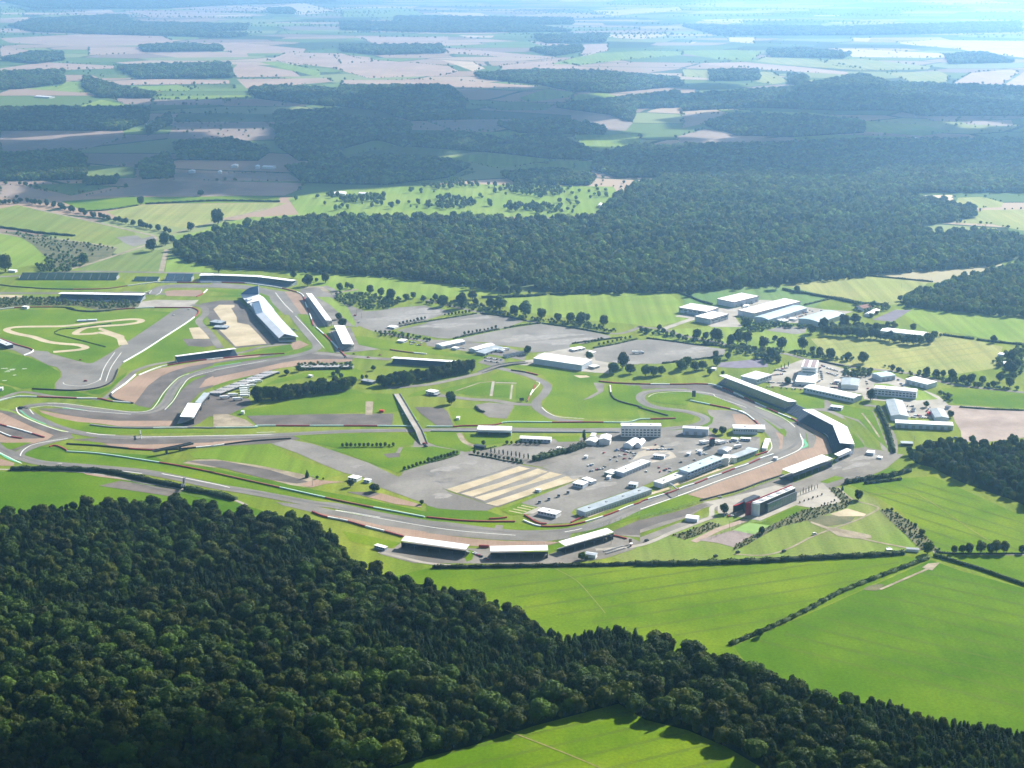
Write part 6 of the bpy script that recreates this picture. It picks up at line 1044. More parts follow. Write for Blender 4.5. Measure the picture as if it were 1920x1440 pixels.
def tree(x, y, r, kind, label, cat, group, hs=1.0, name='tree'):
    i = tree_n[0]; tree_n[0] += 1; rnd = random.Random(i * 13 + 5)
    t = thing(name, label, cat, (x, y, 0), rnd.uniform(0, 6.28), group); t.scale = (r, r * rnd.uniform(.88, 1.1), r * hs)
    c = link("crown", CROWN[kind][rnd.randrange(len(CROWN[kind]))], t); k = link("trunk", TRUNK[kind][rnd.randrange(len(TRUNK[kind]))], t)
    return t

def trees(s, label, group, kind='broad', hs=1.1, name='tree', cat='tree', k=.5):
    for p in px(s):
        b = at(p[0], p[1]); r = p[2] * mpp(p[1]) * k * random.uniform(.88, 1.12); tree(b.x, b.y, r, kind, label, cat, group, hs * random.uniform(.9, 1.1), name)
def row(s, n, r, label, group, kind='broad', hs=1.1, name='tree', cat='tree', jit=.15, rows=1):
    pts = wpts(s); seg = [(b - a).length for a, b in zip(pts, pts[1:])]; T = sum(seg)
    for i in range(n):
        d = T * (i + .5 + random.uniform(-jit, jit)) / n
        for a, b, l in zip(pts, pts[1:], seg):
            if d <= l: break
            d -= l
        p = a.lerp(b, min(1, d / l)); off = (random.choice((-1, 1)) * r * .8) if rows > 1 else random.uniform(-.2, .2) * r
        dr = (b - a).normalized(); p = p + Vector((-dr.y, dr.x, 0)) * off
        tree(p.x, p.y, r * random.uniform(.8, 1.2), kind, label, cat, group, hs * random.uniform(.88, 1.12), name)
# ---- the near wood: broadleaved compartments and darker conifer compartments
WOOD_EDGE = [p[:2] for p in px("W -200,985 0,972 60,965 140,955 250,950 350,952 430,975 500,975 560,980 610,1000 640,1030 660,1065 720,1085 770,1100 830,1108 880,1120 930,1140 970,1160 1010,1180 1060,1205 1130,1190 1200,1200 1265,1222 1300,1232 1345,1240 1420,1275 1500,1290 1560,1320 1660,1325 1730,1360 1840,1370 1920,1385 2200,1440 2300,1640 1500,1640 1470,1480 1420,1435 1360,1400 1290,1370 1210,1350 1160,1320 1120,1330 1000,1362 930,1385 880,1400 800,1420 700,1450 620,1500 560,1600 -500,1640 -350,1100")]
CONIF = ["Q 0,560 200,600 450,590 700,560 1000,480 1250,430 1500,330 1620,330 1600,420 1400,490 1100,570 800,600 500,640 250,680 0,660",
         "R 60,620 300,600 600,640 900,720 1250,760 1500,830 1560,900 1300,960 1000,1020 800,960 600,860 300,760", "R 1310,540 1500,520 1800,570 1919,620 S 0,560 60,700 R 1900,800 1700,850 1500,830 1300,760 1280,700",
         "S 1290,840 1500,850 1920,970 2200,1050 2200,1400 1400,1400 1330,1200 1100,1060 900,1010 1000,940"]
cw = [np.array([at(*p[:2])[:2] for p in px(s)]) for s in CONIF]
we = [at(*p) for p in WOOD_EDGE]
P = grid_pts([(p.x, p.y) for p in we], 14.6, .44)
isC = np.zeros(len(P), bool)
for q in cw: isC |= inside(P, q)
keep = np.ones(len(P), bool); PB = P[~isC]
PC = np.vstack([grid_pts(q, 6.4, .38) for q in cw]); PC = PC[inside(PC, [(p.x, p.y) for p in we])]
allP = [(p[0], p[1], 'broad', 0) for p in PB] + [(p[0], p[1], 'cone', 0) for p in PC]
nz = lambda x, y: math.sin(x * .013 + 1.3) * math.sin(y * .017 + x * .006)
rec = []
for (x, y, k, _) in allP:
    u = RNG.random()
    if k == 'broad':
        big = nz(x, y); r = (5.0 + 6.6 * u ** 1.9 + 1.4 * big) * (1.12 if y < 1350 else .92); hs = (1.0 + .22 * RNG.random()) * (7.2 / (r + 1.5)) ** .45; ix = RNG.integers(0, 7)
        if RNG.random() < .08: ix = RNG.integers(10, 13); r = 3.4 + u; hs = 1.25
    else:
        r = 3.5 + 1.5 * u; hs = .62 + .2 * RNG.random(); ix = RNG.integers(7, 10)
        if RNG.random() < .10: r = 4.2 + u; hs = 1.5; ix = RNG.integers(0, 7)
    rec.append((x, y, r, hs, int(ix)))
rec = np.array(rec)
SX = np.array([to_px((a[0], a[1], 8)) for a in rec]); vis = (SX[:, 0] > 5) & (SX[:, 0] < 1915) & (SX[:, 1] < 1432)
size = np.where(vis, rec[:, 2] / np.hypot(rec[:, 0], rec[:, 1]), -1)
size[rec[:, 4] >= 7] = -1
top = set(np.argsort(-size)[:300].tolist()); lo = np.array([i not in top for i in range(len(rec))])
for i in sorted(top):
    x, y, r, hs, ix = rec[i]
    t = thing('woodland_tree', 'large broadleaved tree with domed crown in the dark wood at the foot of the view', 'tree', (x, y, 0), RNG.uniform(0, 6.28), 'large broadleaved trees of the near wood')
    t.scale = (r, r, r * hs); link("crown", CROWN['broad'][int(ix)], t); link("trunk", TRUNK['broad'][i % 3], t)
q = rec[lo]; scatter('woodland', np.c_[q[:, :2], np.zeros(len(q))], np.c_[q[:, 2], q[:, 2], q[:, 2] * q[:, 3]], q[:, 4], SRC_NEAR, 'dense dark green wood below the racing circuit, beyond its nearest big trees', 'wood')
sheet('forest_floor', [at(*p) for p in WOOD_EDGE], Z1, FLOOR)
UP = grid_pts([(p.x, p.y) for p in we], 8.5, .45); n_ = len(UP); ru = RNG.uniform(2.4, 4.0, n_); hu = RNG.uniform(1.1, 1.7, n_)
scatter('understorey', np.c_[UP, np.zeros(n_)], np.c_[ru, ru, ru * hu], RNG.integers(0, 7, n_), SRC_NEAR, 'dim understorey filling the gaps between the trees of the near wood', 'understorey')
def edge_stuff(sx, n, r0):
    pts = wpts(sx); seg = [(b - a).length for a, b in zip(pts, pts[1:])]; T = sum(seg); O = []
    for i in range(n):
        d = T * random.random()
        for a, b, l in zip(pts, pts[1:], seg):
            if d <= l: break
            d -= l
        p = a.lerp(b, min(1, d / l)); O.append((p.x + random.gauss(0, 5), p.y + random.gauss(0, 7), 0, r0 * random.uniform(.4, 1.25)))
    return O
EP = np.array(edge_stuff("W 350,490 430,503 530,507 600,512 720,519 850,534 950,549 1100,549 1250,551 1480,533 1640,516 1870,498", 230, 5.8) + edge_stuff("W 1690,566 1760,582 1850,590 1920,595", 36, 5.8) + edge_stuff("W 340,452 420,436 470,423", 30, 5))
scatter('woodland_edge', EP[:, :3], np.c_[EP[:, 3], EP[:, 3], EP[:, 3] * RNG.uniform(.9, 1.2, len(EP))], RNG.integers(0, 7, len(EP)), SRC_NEAR, 'ragged edge of rounder paler trees along the foot of the far woods', 'trees')

# ---- woods of the middle distance and right-hand edge
def wood(s, sp, r0, r1, srcs, label, name='woodland', con=.12, hole=None, hsr=(1.0, 1.35), floor=True):
    pw = wpts(s); P = grid_pts([(p.x, p.y) for p in pw], sp, .45)
    if len(srcs) < 8: P = P[np.sin(P[:, 0] * .017 + np.sin(P[:, 1] * .011) * 2) * np.sin(P[:, 1] * .013 + np.sin(P[:, 0] * .007) * 2.5) < .86]
    n = len(P); far_ = len(srcs) < 8; nb = 4 if far_ else 7
    nzv = np.sin(P[:, 0] * .011 + 2) * np.sin(P[:, 1] * .009 + P[:, 0] * .004); u = RNG.random(n)
    r = r0 + (r1 - r0) * u ** 1.6 + nzv * .6; hs = RNG.uniform(*hsr, n); ix = RNG.integers(0, nb, n); c = RNG.random(n) < con + .25 * (nzv > .45)
    ix[c] = nb; r[c] *= .62; hs[c] *= .8
    scatter(name, np.c_[P, np.zeros(n)], np.c_[r, r, r * hs], ix, srcs, label, 'wood')
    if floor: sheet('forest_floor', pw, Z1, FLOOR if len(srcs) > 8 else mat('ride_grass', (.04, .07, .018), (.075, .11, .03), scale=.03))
    return n
wood("J 870,400 980,390 1100,400 1220,400 1400,375 1500,385 1700,370 1920,370 2500,380 2600,1100 2400,1150 2100,1060 1920,900 1800,845 1650,800 1500,745 1350,690 1200,620 1100,560 960,530 880,470", 12, 5, 8.5, SRC_NEAR, 'dark broadleaved wood at the right edge, above the long green field', con=.1)
wood("W 325,478 345,455 420,437 470,424 560,414 700,412 900,412 1080,414 1120,402 1155,372 1200,345 1330,338 1480,338 1640,345 1690,352 1680,366 1760,380 1830,395 1830,408 1760,420 1700,432 1760,440 1850,440 1920,448 2200,470 2300,495 1920,482 1870,497 1640,515 1480,532 1250,550 1100,548 950,548 850,533 720,518 600,512 530,507 430,503 350,490", 12.0, 5, 10, SRC_FAR, 'broad blue green wood stretching right behind the circuit, above the meadows', con=.10)
wood("W 1690,566 1720,552 1760,540 1850,515 1920,495 2250,500 2350,610 2150,605 1920,594 1850,590 1800,584 1740,580 1700,576", 10.5, 5, 8, SRC_FAR, 'dark wood pointing left into the pale meadows at the right edge', con=.15)
FARW = ["M -60,510 -60,420 360,405 360,470 130,500", "M -60,620 840,620 830,690 700,735 -60,735", "M 470,440 560,470 700,500 870,540 840,555 560,550 470,500", "M 650,385 830,375 1290,365 1310,440 780,445", "M 780,268 950,255 1240,266 1260,288 820,294",
 "M 1400,515 1500,495 1920,515 1920,600 1700,585 1450,555", "M 1550,645 1920,625 1920,905 1680,905 1560,825", "M 980,815 1300,795 1520,855 1450,905 1000,900", "M 780,935 950,875 980,1000 800,1010", "M 1620,955 1920,905 1920,1035 1700,1030", "M 0,340 180,305 350,305 360,340 200,360", "M 500,1018 660,1013 650,1035 480,1045", "M 820,725 950,655 970,695 830,765",
 "M 0,880 400,860 480,900 480,1010 0,1020",
 "N 0,494 600,494 700,575 680,672 400,682 200,622 0,602", "N 0,665 380,705 400,800 350,830 200,785 0,840", "N 360,785 600,755 900,795 1200,765 1380,850 1440,900 1180,895 860,860 400,825", "N 870,705 1200,685 1480,725 1480,757 1000,748", "N 0,915 300,890 560,908 720,942 600,1000 250,1042 0,1037",
 "N 750,425 1100,405 1500,415 1900,455 1920,485 1500,525 1300,515 1100,475 800,445", "N 900,985 1200,965 1430,1005 1400,1042 1000,1042", "N 1410,955 1440,885 1640,835 1920,835 1920,1000 1550,1000", "N 1200,605 1900,525 1920,605 1650,612 1640,690 1500,645",
 "O 0,545 600,505 1000,425 1150,475 1920,505 2100,510 2100,650 1340,652 1200,622 880,622 400,605 0,625", "O 130,705 300,655 700,668 1020,702 1020,747 600,772 300,762", "O 0,828 460,823 880,803 2100,793 2100,1085 1200,1085 1180,1112 0,1112 -250,1100 -100,1000", "O 150,405 430,405 430,452 160,457", "O 590,425 700,435 700,492 600,472", "N 0,262 560,262 580,300 200,310 0,290", "M 180,115 700,90 760,133 1400,145 1380,172 700,192 200,182 50,152", "O 1480,320 1700,305 1860,352 1500,362", "M 1500,55 1640,50 1660,80 1530,80", "N 1050,285 1340,265 1360,290 1200,318", "N 1080,210 1500,200 1480,240 1150,245", "M 0,5 900,0 1500,20 900,50 200,50", "N 300,100 1300,110 1300,140 300,130", "O 470,290 700,285 940,310 900,330 500,322", "O 0,150 900,160 1900,130 1900,180 1000,200 200,200",
 "N 0,130 1000,140 1300,180 600,185 0,170", "M 400,190 1100,185 1400,200 1300,215 1000,205", "M 1000,10 1500,0 1900,10 1500,25"]
allp, alls, alli = [], [], []
for s in FARW:
    pw = wpts(s); yc = np.mean([p.y for p in pw]); sp = 11 + max(0, yc - 3500) / 420.
    P = grid_pts([(p.x, p.y) for p in pw], sp, .45); n = len(P); r = sp * RNG.uniform(.5, .75, n); allp.append(np.c_[P, np.zeros(n)]); hs = RNG.uniform(.9, 1.2, n) * min(1, 9 / (sp * .6)) ** .7
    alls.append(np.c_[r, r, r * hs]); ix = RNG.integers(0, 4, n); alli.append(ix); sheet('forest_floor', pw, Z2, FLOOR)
scatter('far_woodland', np.vstack(allp), np.vstack(alls), np.concatenate(alli), SRC_FAR, 'scattered dark woods on the far farmland fading into blue haze', 'wood')
# ---- hedgerow trees along the far field edges, bushes of the golf course, scrub
hp = []
for poly in FAR_POLYS:
    W_ = [at(p[0], p[1]) for p in poly]
    for a, b in zip(W_, W_[1:] + W_[:1]):
        Ld = (b - a).length; D = (a.y + b.y) / 2; n = int(Ld / (9 + D / 500))
        gate = random.random() < .25
        for i in range(n):
            if gate or math.sin(i * .35 + a.x) > .55: continue
            p = a.lerp(b, (i + random.random()) / n); hp.append((p.x + random.gauss(0, 3), p.y + random.gauss(0, 3), 0, random.choice((1.5, 1.8, 2.0, 2.2, 2.5, 2.8, 4.2, 5.5)) * (.9 + D / 26000)))
# far belts towards the horizon
for i in range(330):
    y = -78 + 150 * random.random() ** .9; x = random.uniform(-150, 2050); Lp = random.uniform(30, 220); sl = random.uniform(-3, 3)
    D = at(x, y).y; n = int(Lp * mpp(y) / (16 + D / 500))
    for k in range(n):
        p = at(x + Lp * k / n, y + sl * k / n); hp.append((p.x, p.y + random.gauss(0, 12 + D / 400), 0, random.uniform(4, 8) * (.75 + D / 26000)))
for i in range(2600):                                    # lone trees and thickets over the farmland
    y = 40 + 330 * random.random(); x = random.uniform(-60, 1980)
    p = at(x, y)
    if math.sin(p.x * .0023) * math.sin(p.y * .0017 + 1) < .15: continue
    hp.append((p.x, p.y, 0, random.uniform(2.5, 5.5)))
hp = np.array(hp); n = len(hp); ix = RNG.integers(0, 4, n)
scatter('hedgerow', hp[:, :3], np.c_[hp[:, 3], hp[:, 3], hp[:, 3] * RNG.uniform(.8, 1.1, n)], ix, SRC_FAR, 'dark hedgerows and field trees between the far pale fields', 'hedgerow')
gp = []
for s, n in (("L 250,235 400,215 700,220 1000,225 1330,235 1400,215 1100,190 900,200 700,190 500,170 320,210", 420), ("L 430,190 660,150 700,200 450,230", 120), ("L 900,170 1140,160 1150,200 920,220", 110), ("L 1040,110 1560,120 1500,150 1700,160 1450,200 1100,140", 260), ("L 1320,200 1560,180 1530,240 1340,245", 70), ("L 220,205 300,170 470,150 470,165 330,200", 60), ("L 780,140 1040,80 1100,110 800,165", 120)):
    poly = [(v.x, v.y) for v in wpts(s)]; P = grid_pts(poly, 17, .5)
    m_ = np.sin(P[:, 0] * .028) + np.sin(P[:, 1] * .021 + P[:, 0] * .01); P = P[(m_ > .35) | (RNG.random(len(P)) < .12)]; gp.append(P)
gp = np.vstack(gp); n = len(gp); r = RNG.uniform(2.5, 6.5, n); ix = RNG.integers(0, 4, n)
scatter('parkland_trees', np.c_[gp, np.zeros(n)], np.c_[r, r, r * RNG.uniform(1, 1.5, n)], ix, SRC_FAR, 'loose clumps of small trees over the pale golf course above the wood', 'trees')
sp_ = []
for s, sp, r0 in (("A 0,380 540,375 1280,395 1230,460 900,480 700,445 250,440 0,470", 6, 2.2), ("J 620,950 700,930 850,1020 950,1080 1130,1280 1200,1330 1000,1300 900,1210", 3.8, 1.1), ("J 160,750 240,740 370,860 330,920 0,1030 -260,1090 -370,1140 -600,1270 -700,1310 -680,1260 -400,1100 -90,950 280,870", 3.2, .95),
        ("I 290,1170 430,1130 640,1050 740,1080 500,1180 400,1210", 3.0, .95), ("K 0,300 120,300 400,345 700,390 860,420 700,480 500,470 250,400 140,330", 14, 2.6), ("K 330,480 450,470 680,520 620,560 500,580 330,560", 11, 3.2), ("K 270,560 480,560 560,600 300,600", 8, 3.5),
        ("B 1110,400 1300,340 1700,400 1650,440 1560,480 1330,480 1180,440", 7, 3.2), ("B 1120,330 1240,350 1130,430 1090,390", 7, 2.4), ("B 1440,680 1600,690 1920,740 C 60,770 B 1800,760 1500,720", 7, 2.4), ("C 0,400 480,440 900,560 880,590 600,520 300,470 0,440", 7, 3.0), ("C 900,560 1400,600 1750,680 1700,700 1300,630 980,590", 7, 2.4),
        ("D 0,660 400,720 780,790 1000,830 1300,860 1290,880 900,850 400,760 0,690", 8, 3.2), ("D 780,820 1280,850 1260,960 1100,990 1000,900 800,880", 10, 3.4), ("D 1000,620 1250,610 1500,640 1500,660 1200,640 1100,680 960,680", 6, 3.0), ("D 900,560 1010,580 980,660 930,640", 6, 3), ("D 1370,860 1920,920 1920,960 1500,910 1380,890", 7, 2.6), ("E 270,1010 540,1030 560,1070 500,1100 300,1090", 7, 3.2),
        ("E 380,430 700,440 720,480 640,510 560,590 420,500", 9, 3.4), ("E 640,990 900,1040 1300,1110 1600,1180 1900,1210 1900,1230 1400,1170 900,1080", 8, 3), ("E 1640,960 1760,850 1920,810 2000,960 1840,1120 1700,1020", 9, 4), ("E 80,620 600,640 760,620 760,660 640,690 90,690", 7, 4.2), ("B 760,970 1260,975 1255,1020 780,1030", 6, 2.6), ("E 1110,1210 1260,1250 1300,1340 1260,1320 1160,1240", 5, 2.2)):
    poly = [(v.x, v.y) for v in wpts(s)]; P = grid_pts(poly, sp, .5)
    if len(P) == 0: continue
    P = P[RNG.random(len(P)) < .8]; sp_.append(np.c_[P, np.zeros(len(P)), RNG.uniform(.6, 1.2, len(P)) * r0])
sp_ = np.vstack(sp_); n = len(sp_); scatter('undergrowth', sp_[:, :3], np.c_[sp_[:, 3], sp_[:, 3], sp_[:, 3] * RNG.uniform(.8, 1.2, n)], RNG.integers(0, 4, n), SRC_FAR, 'low scrub and thickets on rough ground around the circuit', 'scrub')

# ---- trees one can count, around the circuit
trees("C 395,300,75", "lone round tree in the meadow below the broad wood, left of centre", None)
trees("C 410,390,100 140,455,110 310,470,120 440,440,60 570,470,90 660,490,130 790,530,100 890,545,130 1035,565,90 1180,590,80 1295,600,110 1390,620,120 1440,590,80 80,400,60", "leafy tree in the line between the car parks and the green meadow", "trees between car parks and meadow")
trees("C 1592,630,95", "round tree at the right end of the line above the third car park", None)
trees("C 910,885,75", "dark round tree left of the long white hall", None); trees("C 1465,930,90", "tree against the right end of the long white hall", None)
trees("C 1680,1060,110 1765,1010,140 1830,1060,100 D 50,1080,110 120,1080,100 190,1070,100", "broad dark tree in the clump right of the long white hall", "clump right of the white hall")
trees("C 220,1330,105", "single dark tree in the middle of the infield lawn by a small path junction", None, hs=1.35)
trees("D 370,1030,100 420,1000,110 490,1035,90 560,1020,90", "leafy tree in the clump below the fourth car park", "clump below the fourth car park")
trees("D 625,1070,62", "small round tree on the lawn left of the long curved grandstand", None); trees("D 745,1070,38", "smallest bush on the lawn beside the long curved grandstand", None)
trees("D 280,315,70 450,365,65", "round tree standing on the hedge left of the white warehouses", "pair on the hedge by the warehouses"); trees("D 965,650,90", "dark tree just below the front white warehouses", None)
trees("D 60,700,50 175,670,50 210,700,50 350,750,60 510,750,85 590,750,75 680,770,115 820,800,90 880,790,110 960,790,130 1110,830,115 1210,770,60 1275,840,115", "leafy roadside tree above the fourth car park", "roadside trees above the fourth car park")
trees("D 1460,840,100 1550,870,70 1615,890,70 1720,925,95 1870,940,90 E 180,925,95 470,965,120 75,900,70 735,1030,60 785,1040,50", "tree along the road below the pale right-hand meadow", "roadside trees below the right meadow")
trees("D 790,930,70 680,910,60 690,990,80 1190,930,110 1240,960,60 1050,920,60 1095,920,50", "tree around the dark yard behind the trading estate", "trees around the dark yard")
trees("D 1225,300,110", "big round tree where hedge and broad wood meet", None); trees("D 1410,325,60", "smaller tree on the hedge below the pale stubble field", None); trees("D 1540,700,110", "round tree at the left end of the dark shelter belt", None); trees("D 1325,1150,60", "dark tree in the parked cars beside the tower block", None)
trees("D 1270,1020,16 1300,1020,18 1335,1000,20", "thin columnar cypress beside the tower block car park", "cypresses by the tower block", 'tall', 2.0)
trees("E 1040,1080,90 1130,1090,70 1190,1090,70 1270,1110,100 1370,1150,100 1440,1150,90 1545,1150,90 1640,1180,70 1700,1130,100 1790,1180,90", "tree in the belt between the pale meadow and the right-hand road", "belt along the right-hand road")
trees("E 540,1300,130", "large dark tree between two long white sheds", None, k=.45); trees("E 1645,780,60", "lone tree on the hedge at the far right meadow", None); trees("E 1790,1060,130 1800,940,90 1860,1000,80", "dark tree by the farmstead at the right edge", "trees by the right-edge farm")
trees("E 1110,750,90 920,670,70 590,670,80 400,610,120 300,630,100 120,650,90 1170,725,35", "dark tree around the low pink-roofed shed", "trees around the low shed"); trees("E 1040,1360,60 1240,1290,60", "small tree by the pale builders yard", "small trees by the pale yard")
row("E 90,700 400,730 700,770 1000,800 1100,760", 26, 7.0, "dark tree in the dense shelter belt below the low shed", "shelter belt below the low shed", rows=2, name="shelterbelt_tree", cat="belt tree")
trees("J 1810,310,55", "tree at the lower edge of the pink gravel lot", None); trees("J 1455,340,70 1240,360,80", "round tree between the gravel lot and the right wood", "pair by the gravel lot"); trees("J 1255,110,60", "tree at the corner of the small grey shed", None)
trees("J 1050,1335,125", "large dark tree at the crossing of hedges and lane", None, k=.46); trees("J 1290,1330,75 1360,1330,80 1420,1335,95 1530,1325,100 1620,1335,90 1670,1325,100 1740,1325,95 1900,1330,80", "round tree in the row along the narrow lane at right", "row along the lane")
trees("J 430,850,85", "dark bushy tree at the corner of the long green field", None); trees("J 285,765,40", "small dark fir by the bend of the dirt track", None, 'cone', .8); trees("J 1000,1170,70 940,1090,40 730,950,35", "bush in the rough strip beside the long green field", "bushes of the rough strip")
trees("I 760,970,105", "spreading green tree left of the red and black building", None, k=.48); trees("I 740,260,80", "darker tree of the pair beside the white warehouse in the paddock", None); trees("I 675,260,60", "paler tree of the pair beside the white warehouse in the paddock", None); trees("I 1095,1160,70", "round dark tree at the corner of the bright sports pitch", None)
trees("H 1415,330,75", "tall dark conifer left of the cream clubhouse", None, 'tall', 1.1); trees("H 510,355,45", "small dark tree by the paddock path", None); trees("H 1400,1390,75 1440,1390,40", "dark tree beside the small hut below the right stand", "pair by the small hut")
trees("G 845,650,60", "dark fir on the bank above the striped car park", None, 'cone', .75); trees("G 1235,735,75", "dark tree in front of the two white trailers", None); trees("G 1445,775,100", "low round bush on the dirt bank", None, hs=.8); trees("G 1875,890,55", "small dark bush left of the gravel strips", None, hs=.9); trees("G 990,670,25 935,660,30", "tiny bush beside the dirt track on the bank", "tiny bushes on the bank")
trees("B 1010,240,80", "lone round tree on the meadow edge behind the stands", None); trees("B 720,200,60 850,270,110 930,230,40 1140,310,60 1205,290,60 1245,300,45", "tree in the group behind the curved white stand", "group behind the curved stand")
trees("B 1410,340,80 1510,360,70 1600,390,90 1735,400,80 1800,380,60 1890,410,60", "tree along the far edge of the first car park", "trees of the first car park"); trees("B 1130,570,65 1165,640,90", "dark tree right of the straight white stands", "pair right of the straight stands")
trees("B 660,1070,65 770,1040,60 1080,1080,50 1120,1070,60 1150,1100,60 1250,1180,90", "dark tree on the infield lawn behind the belt", "trees behind the infield belt"); trees("B 1440,1030,50 1340,1110,45 1380,1100,40", "small tree by the infield cabin", "small trees by the cabin")
row("B 370,1310 600,1290 900,1240 1240,1195", 62, 6.6, "dark tall tree in the dense belt across the infield", "infield tree belt", hs=1.35, rows=2, name="shelterbelt_tree", cat="belt tree"); row("B 1500,1175 1750,1145 1920,1115 C 200,1075 400,1035", 66, 6.2, "dark tree in the second belt, by the long infield roof", "second infield tree belt", hs=1.35, rows=2, name="shelterbelt_tree", cat="belt tree")
trees("K 1055,95,60", "lone tree on the hedge between two yellow-green fields", None); trees("K 1505,30,60", "dark tree on the edge of the brown field", None); trees("K 1635,240,100 1430,290,70", "tree on the lane below the yellow-green field", "pair on the lane"); trees("K 1140,445,90 1240,400,90 1290,380,60", "dark round tree by the dirt yard left of the broad wood", "trees by the dirt yard")
trees("K 1640,605,90", "pale round tree at the tip of the broad wood", None); trees("K 40,600,110", "dark tree at the left edge above the blue stand", None); trees("K 630,540,80", "dark tree on the waste ground", None)
row("K 180,80 400,110 560,150 730,195 900,225 1080,265 1300,310", 44, 6.0, "dark tree in the long belt beside the yellow-green field", "belt beside the yellow-green field", rows=2, name="shelterbelt_tree", cat="belt tree")
row("K -80,110 60,90 170,80", 10, 6.5, "dark tree at the left end of the long belt", "left end of the long belt", rows=2)
trees("S 597,572,38", "single small tree on the dark hedge between the two big fields", None)
SAP = "sapling"
for s, n, l, g in (("V 300,365 1450,590", 12, "thin sapling between the grey lot and the small triangular lot", "saplings between two paddock lots"), ("V 680,345 1610,505", 10, "bare sapling along the small triangular lot", "saplings along the triangular lot"), ("H 700,350 1040,352", 8, "sapling along the top of the triangular lot", "saplings on the top edge"),
     ("H 0,515 290,432", 10, "sapling in the row left of the grey paddock lot", "saplings left of the grey lot"), ("G 1145,375 1640,370", 13, "small tree in the row below the straight by the bridge", "saplings by the bridge"), ("G 1700,590 1920,515", 6, "sapling at the tip of the triangular lawn", "saplings at the lawn tip"),
     ("C 150,540 400,510", 8, "young tree between the first and second car park", "young trees, first divider"), ("C 325,710 640,650", 9, "young tree between the second and third car park", "young trees, second divider"), ("C 1410,790 1590,755", 6, "young tree at the corner of the third car park", "young trees, third car park corner"),
     ("C 1530,810 1850,740", 8, "young tree at the corner of the fourth car park", "young trees, fourth car park corner"), ("B 1660,620 1920,565", 8, "young tree left end of the first divider", "young trees, divider end")):
    row(s, n, 2.1, l, g, 'tall' if 'bare' in l else 'broad', 1.25, SAP, 'young tree', jit=.05)
row("U 1100,400 1400,285", 7, 1.1, "slim column tree in the paved court right of the red and black building", "slim court trees", 'tall', 2.2, SAP, 'young tree', .02); row("U 1085,520 1480,380", 6, 1.0, "small planted tree in the middle row of the paved court", "middle court trees", 'broad', 1.3, SAP, 'young tree', .02); row("U 1415,565 1660,470", 5, 1.0, "small planted tree in the front row of the paved court", "front court trees", 'broad', 1.4, SAP, 'young tree', .02)
row("R 1060,1190 1180,1150 1400,1110 1680,1040 1740,1000", 30, 3.9, "bushy tree in the row edging the lowest green field", "row edging the lowest field", hs=.9, name='hedgerow_tree'); row("S 435,1060 560,1110 690,1180 760,1260", 14, 3.9, "bushy hedge tree right of the lowest green field", "row right of the lowest field", hs=.9, name='hedgerow_tree')

def hedge(s, w_, h, label, m=None, dens=1.0, cat='hedge', name='hedge', qs=.55):
    pts = smooth(wpts(s), False, 3); V, F = [], []; rng = RNG; C, Nn = [], []
    core = MB(); L_, R2 = ribbon_pts(pts, w_ * .75, False); L_ = [Vector((p.x, p.y, 0)) for p in L_]; R2 = [Vector((p.x, p.y, 0)) for p in R2]
    for i in range(len(L_) - 1):
        z = Vector((0, 0, h * .8)); core.add([L_[i], R2[i], R2[i + 1], L_[i + 1], L_[i] + z, R2[i] + z, R2[i + 1] + z, L_[i + 1] + z], [(7, 6, 5, 4), (0, 1, 5, 4)[::-1], (1, 2, 6, 5)[::-1], (2, 3, 7, 6)[::-1], (3, 0, 4, 7)[::-1]])
    for a, b in zip(pts, pts[1:]):
        l = (b - a).length; n = max(2, int(l * (w_ + 2 * h) * dens * .75)); d = (b - a).normalized(); nn = np.array([-d.y, d.x, 0])
        t = rng.random(n); th = rng.uniform(-.15, math.pi + .15, n); base = np.array(a)[None] + t[:, None] * np.array(b - a)[None]
        wob = 1 + .22 * np.sin(base[:, 0] * .31 + base[:, 1] * .23)
        c = base + nn[None] * (np.cos(th) * w_ / 2 * wob)[:, None]; c[:, 2] = np.clip(np.sin(th), 0, 1) ** .6 * h * wob * rng.uniform(.85, 1.1, n) + .1
        q = nn[None] * np.cos(th)[:, None]; q[:, 2] = np.sin(th); C.append(c); Nn.append(q + rng.normal(size=(n, 3)) * .5)
    C = np.vstack(C); Nn = np.vstack(Nn); Nn /= np.linalg.norm(Nn, axis=1)[:, None]
    V2, F2 = quads_np(C, Nn, qs * rng.uniform(.6, 1.3, len(C)), rng); cv = np.array(core.v); cf = np.array(core.f)
    o = link(name, np_mesh(name, np.vstack([cv, V2]), np.vstack([cf, F2 + len(cv)]), [m or HEDGEL])); return tag(o, label, cat)
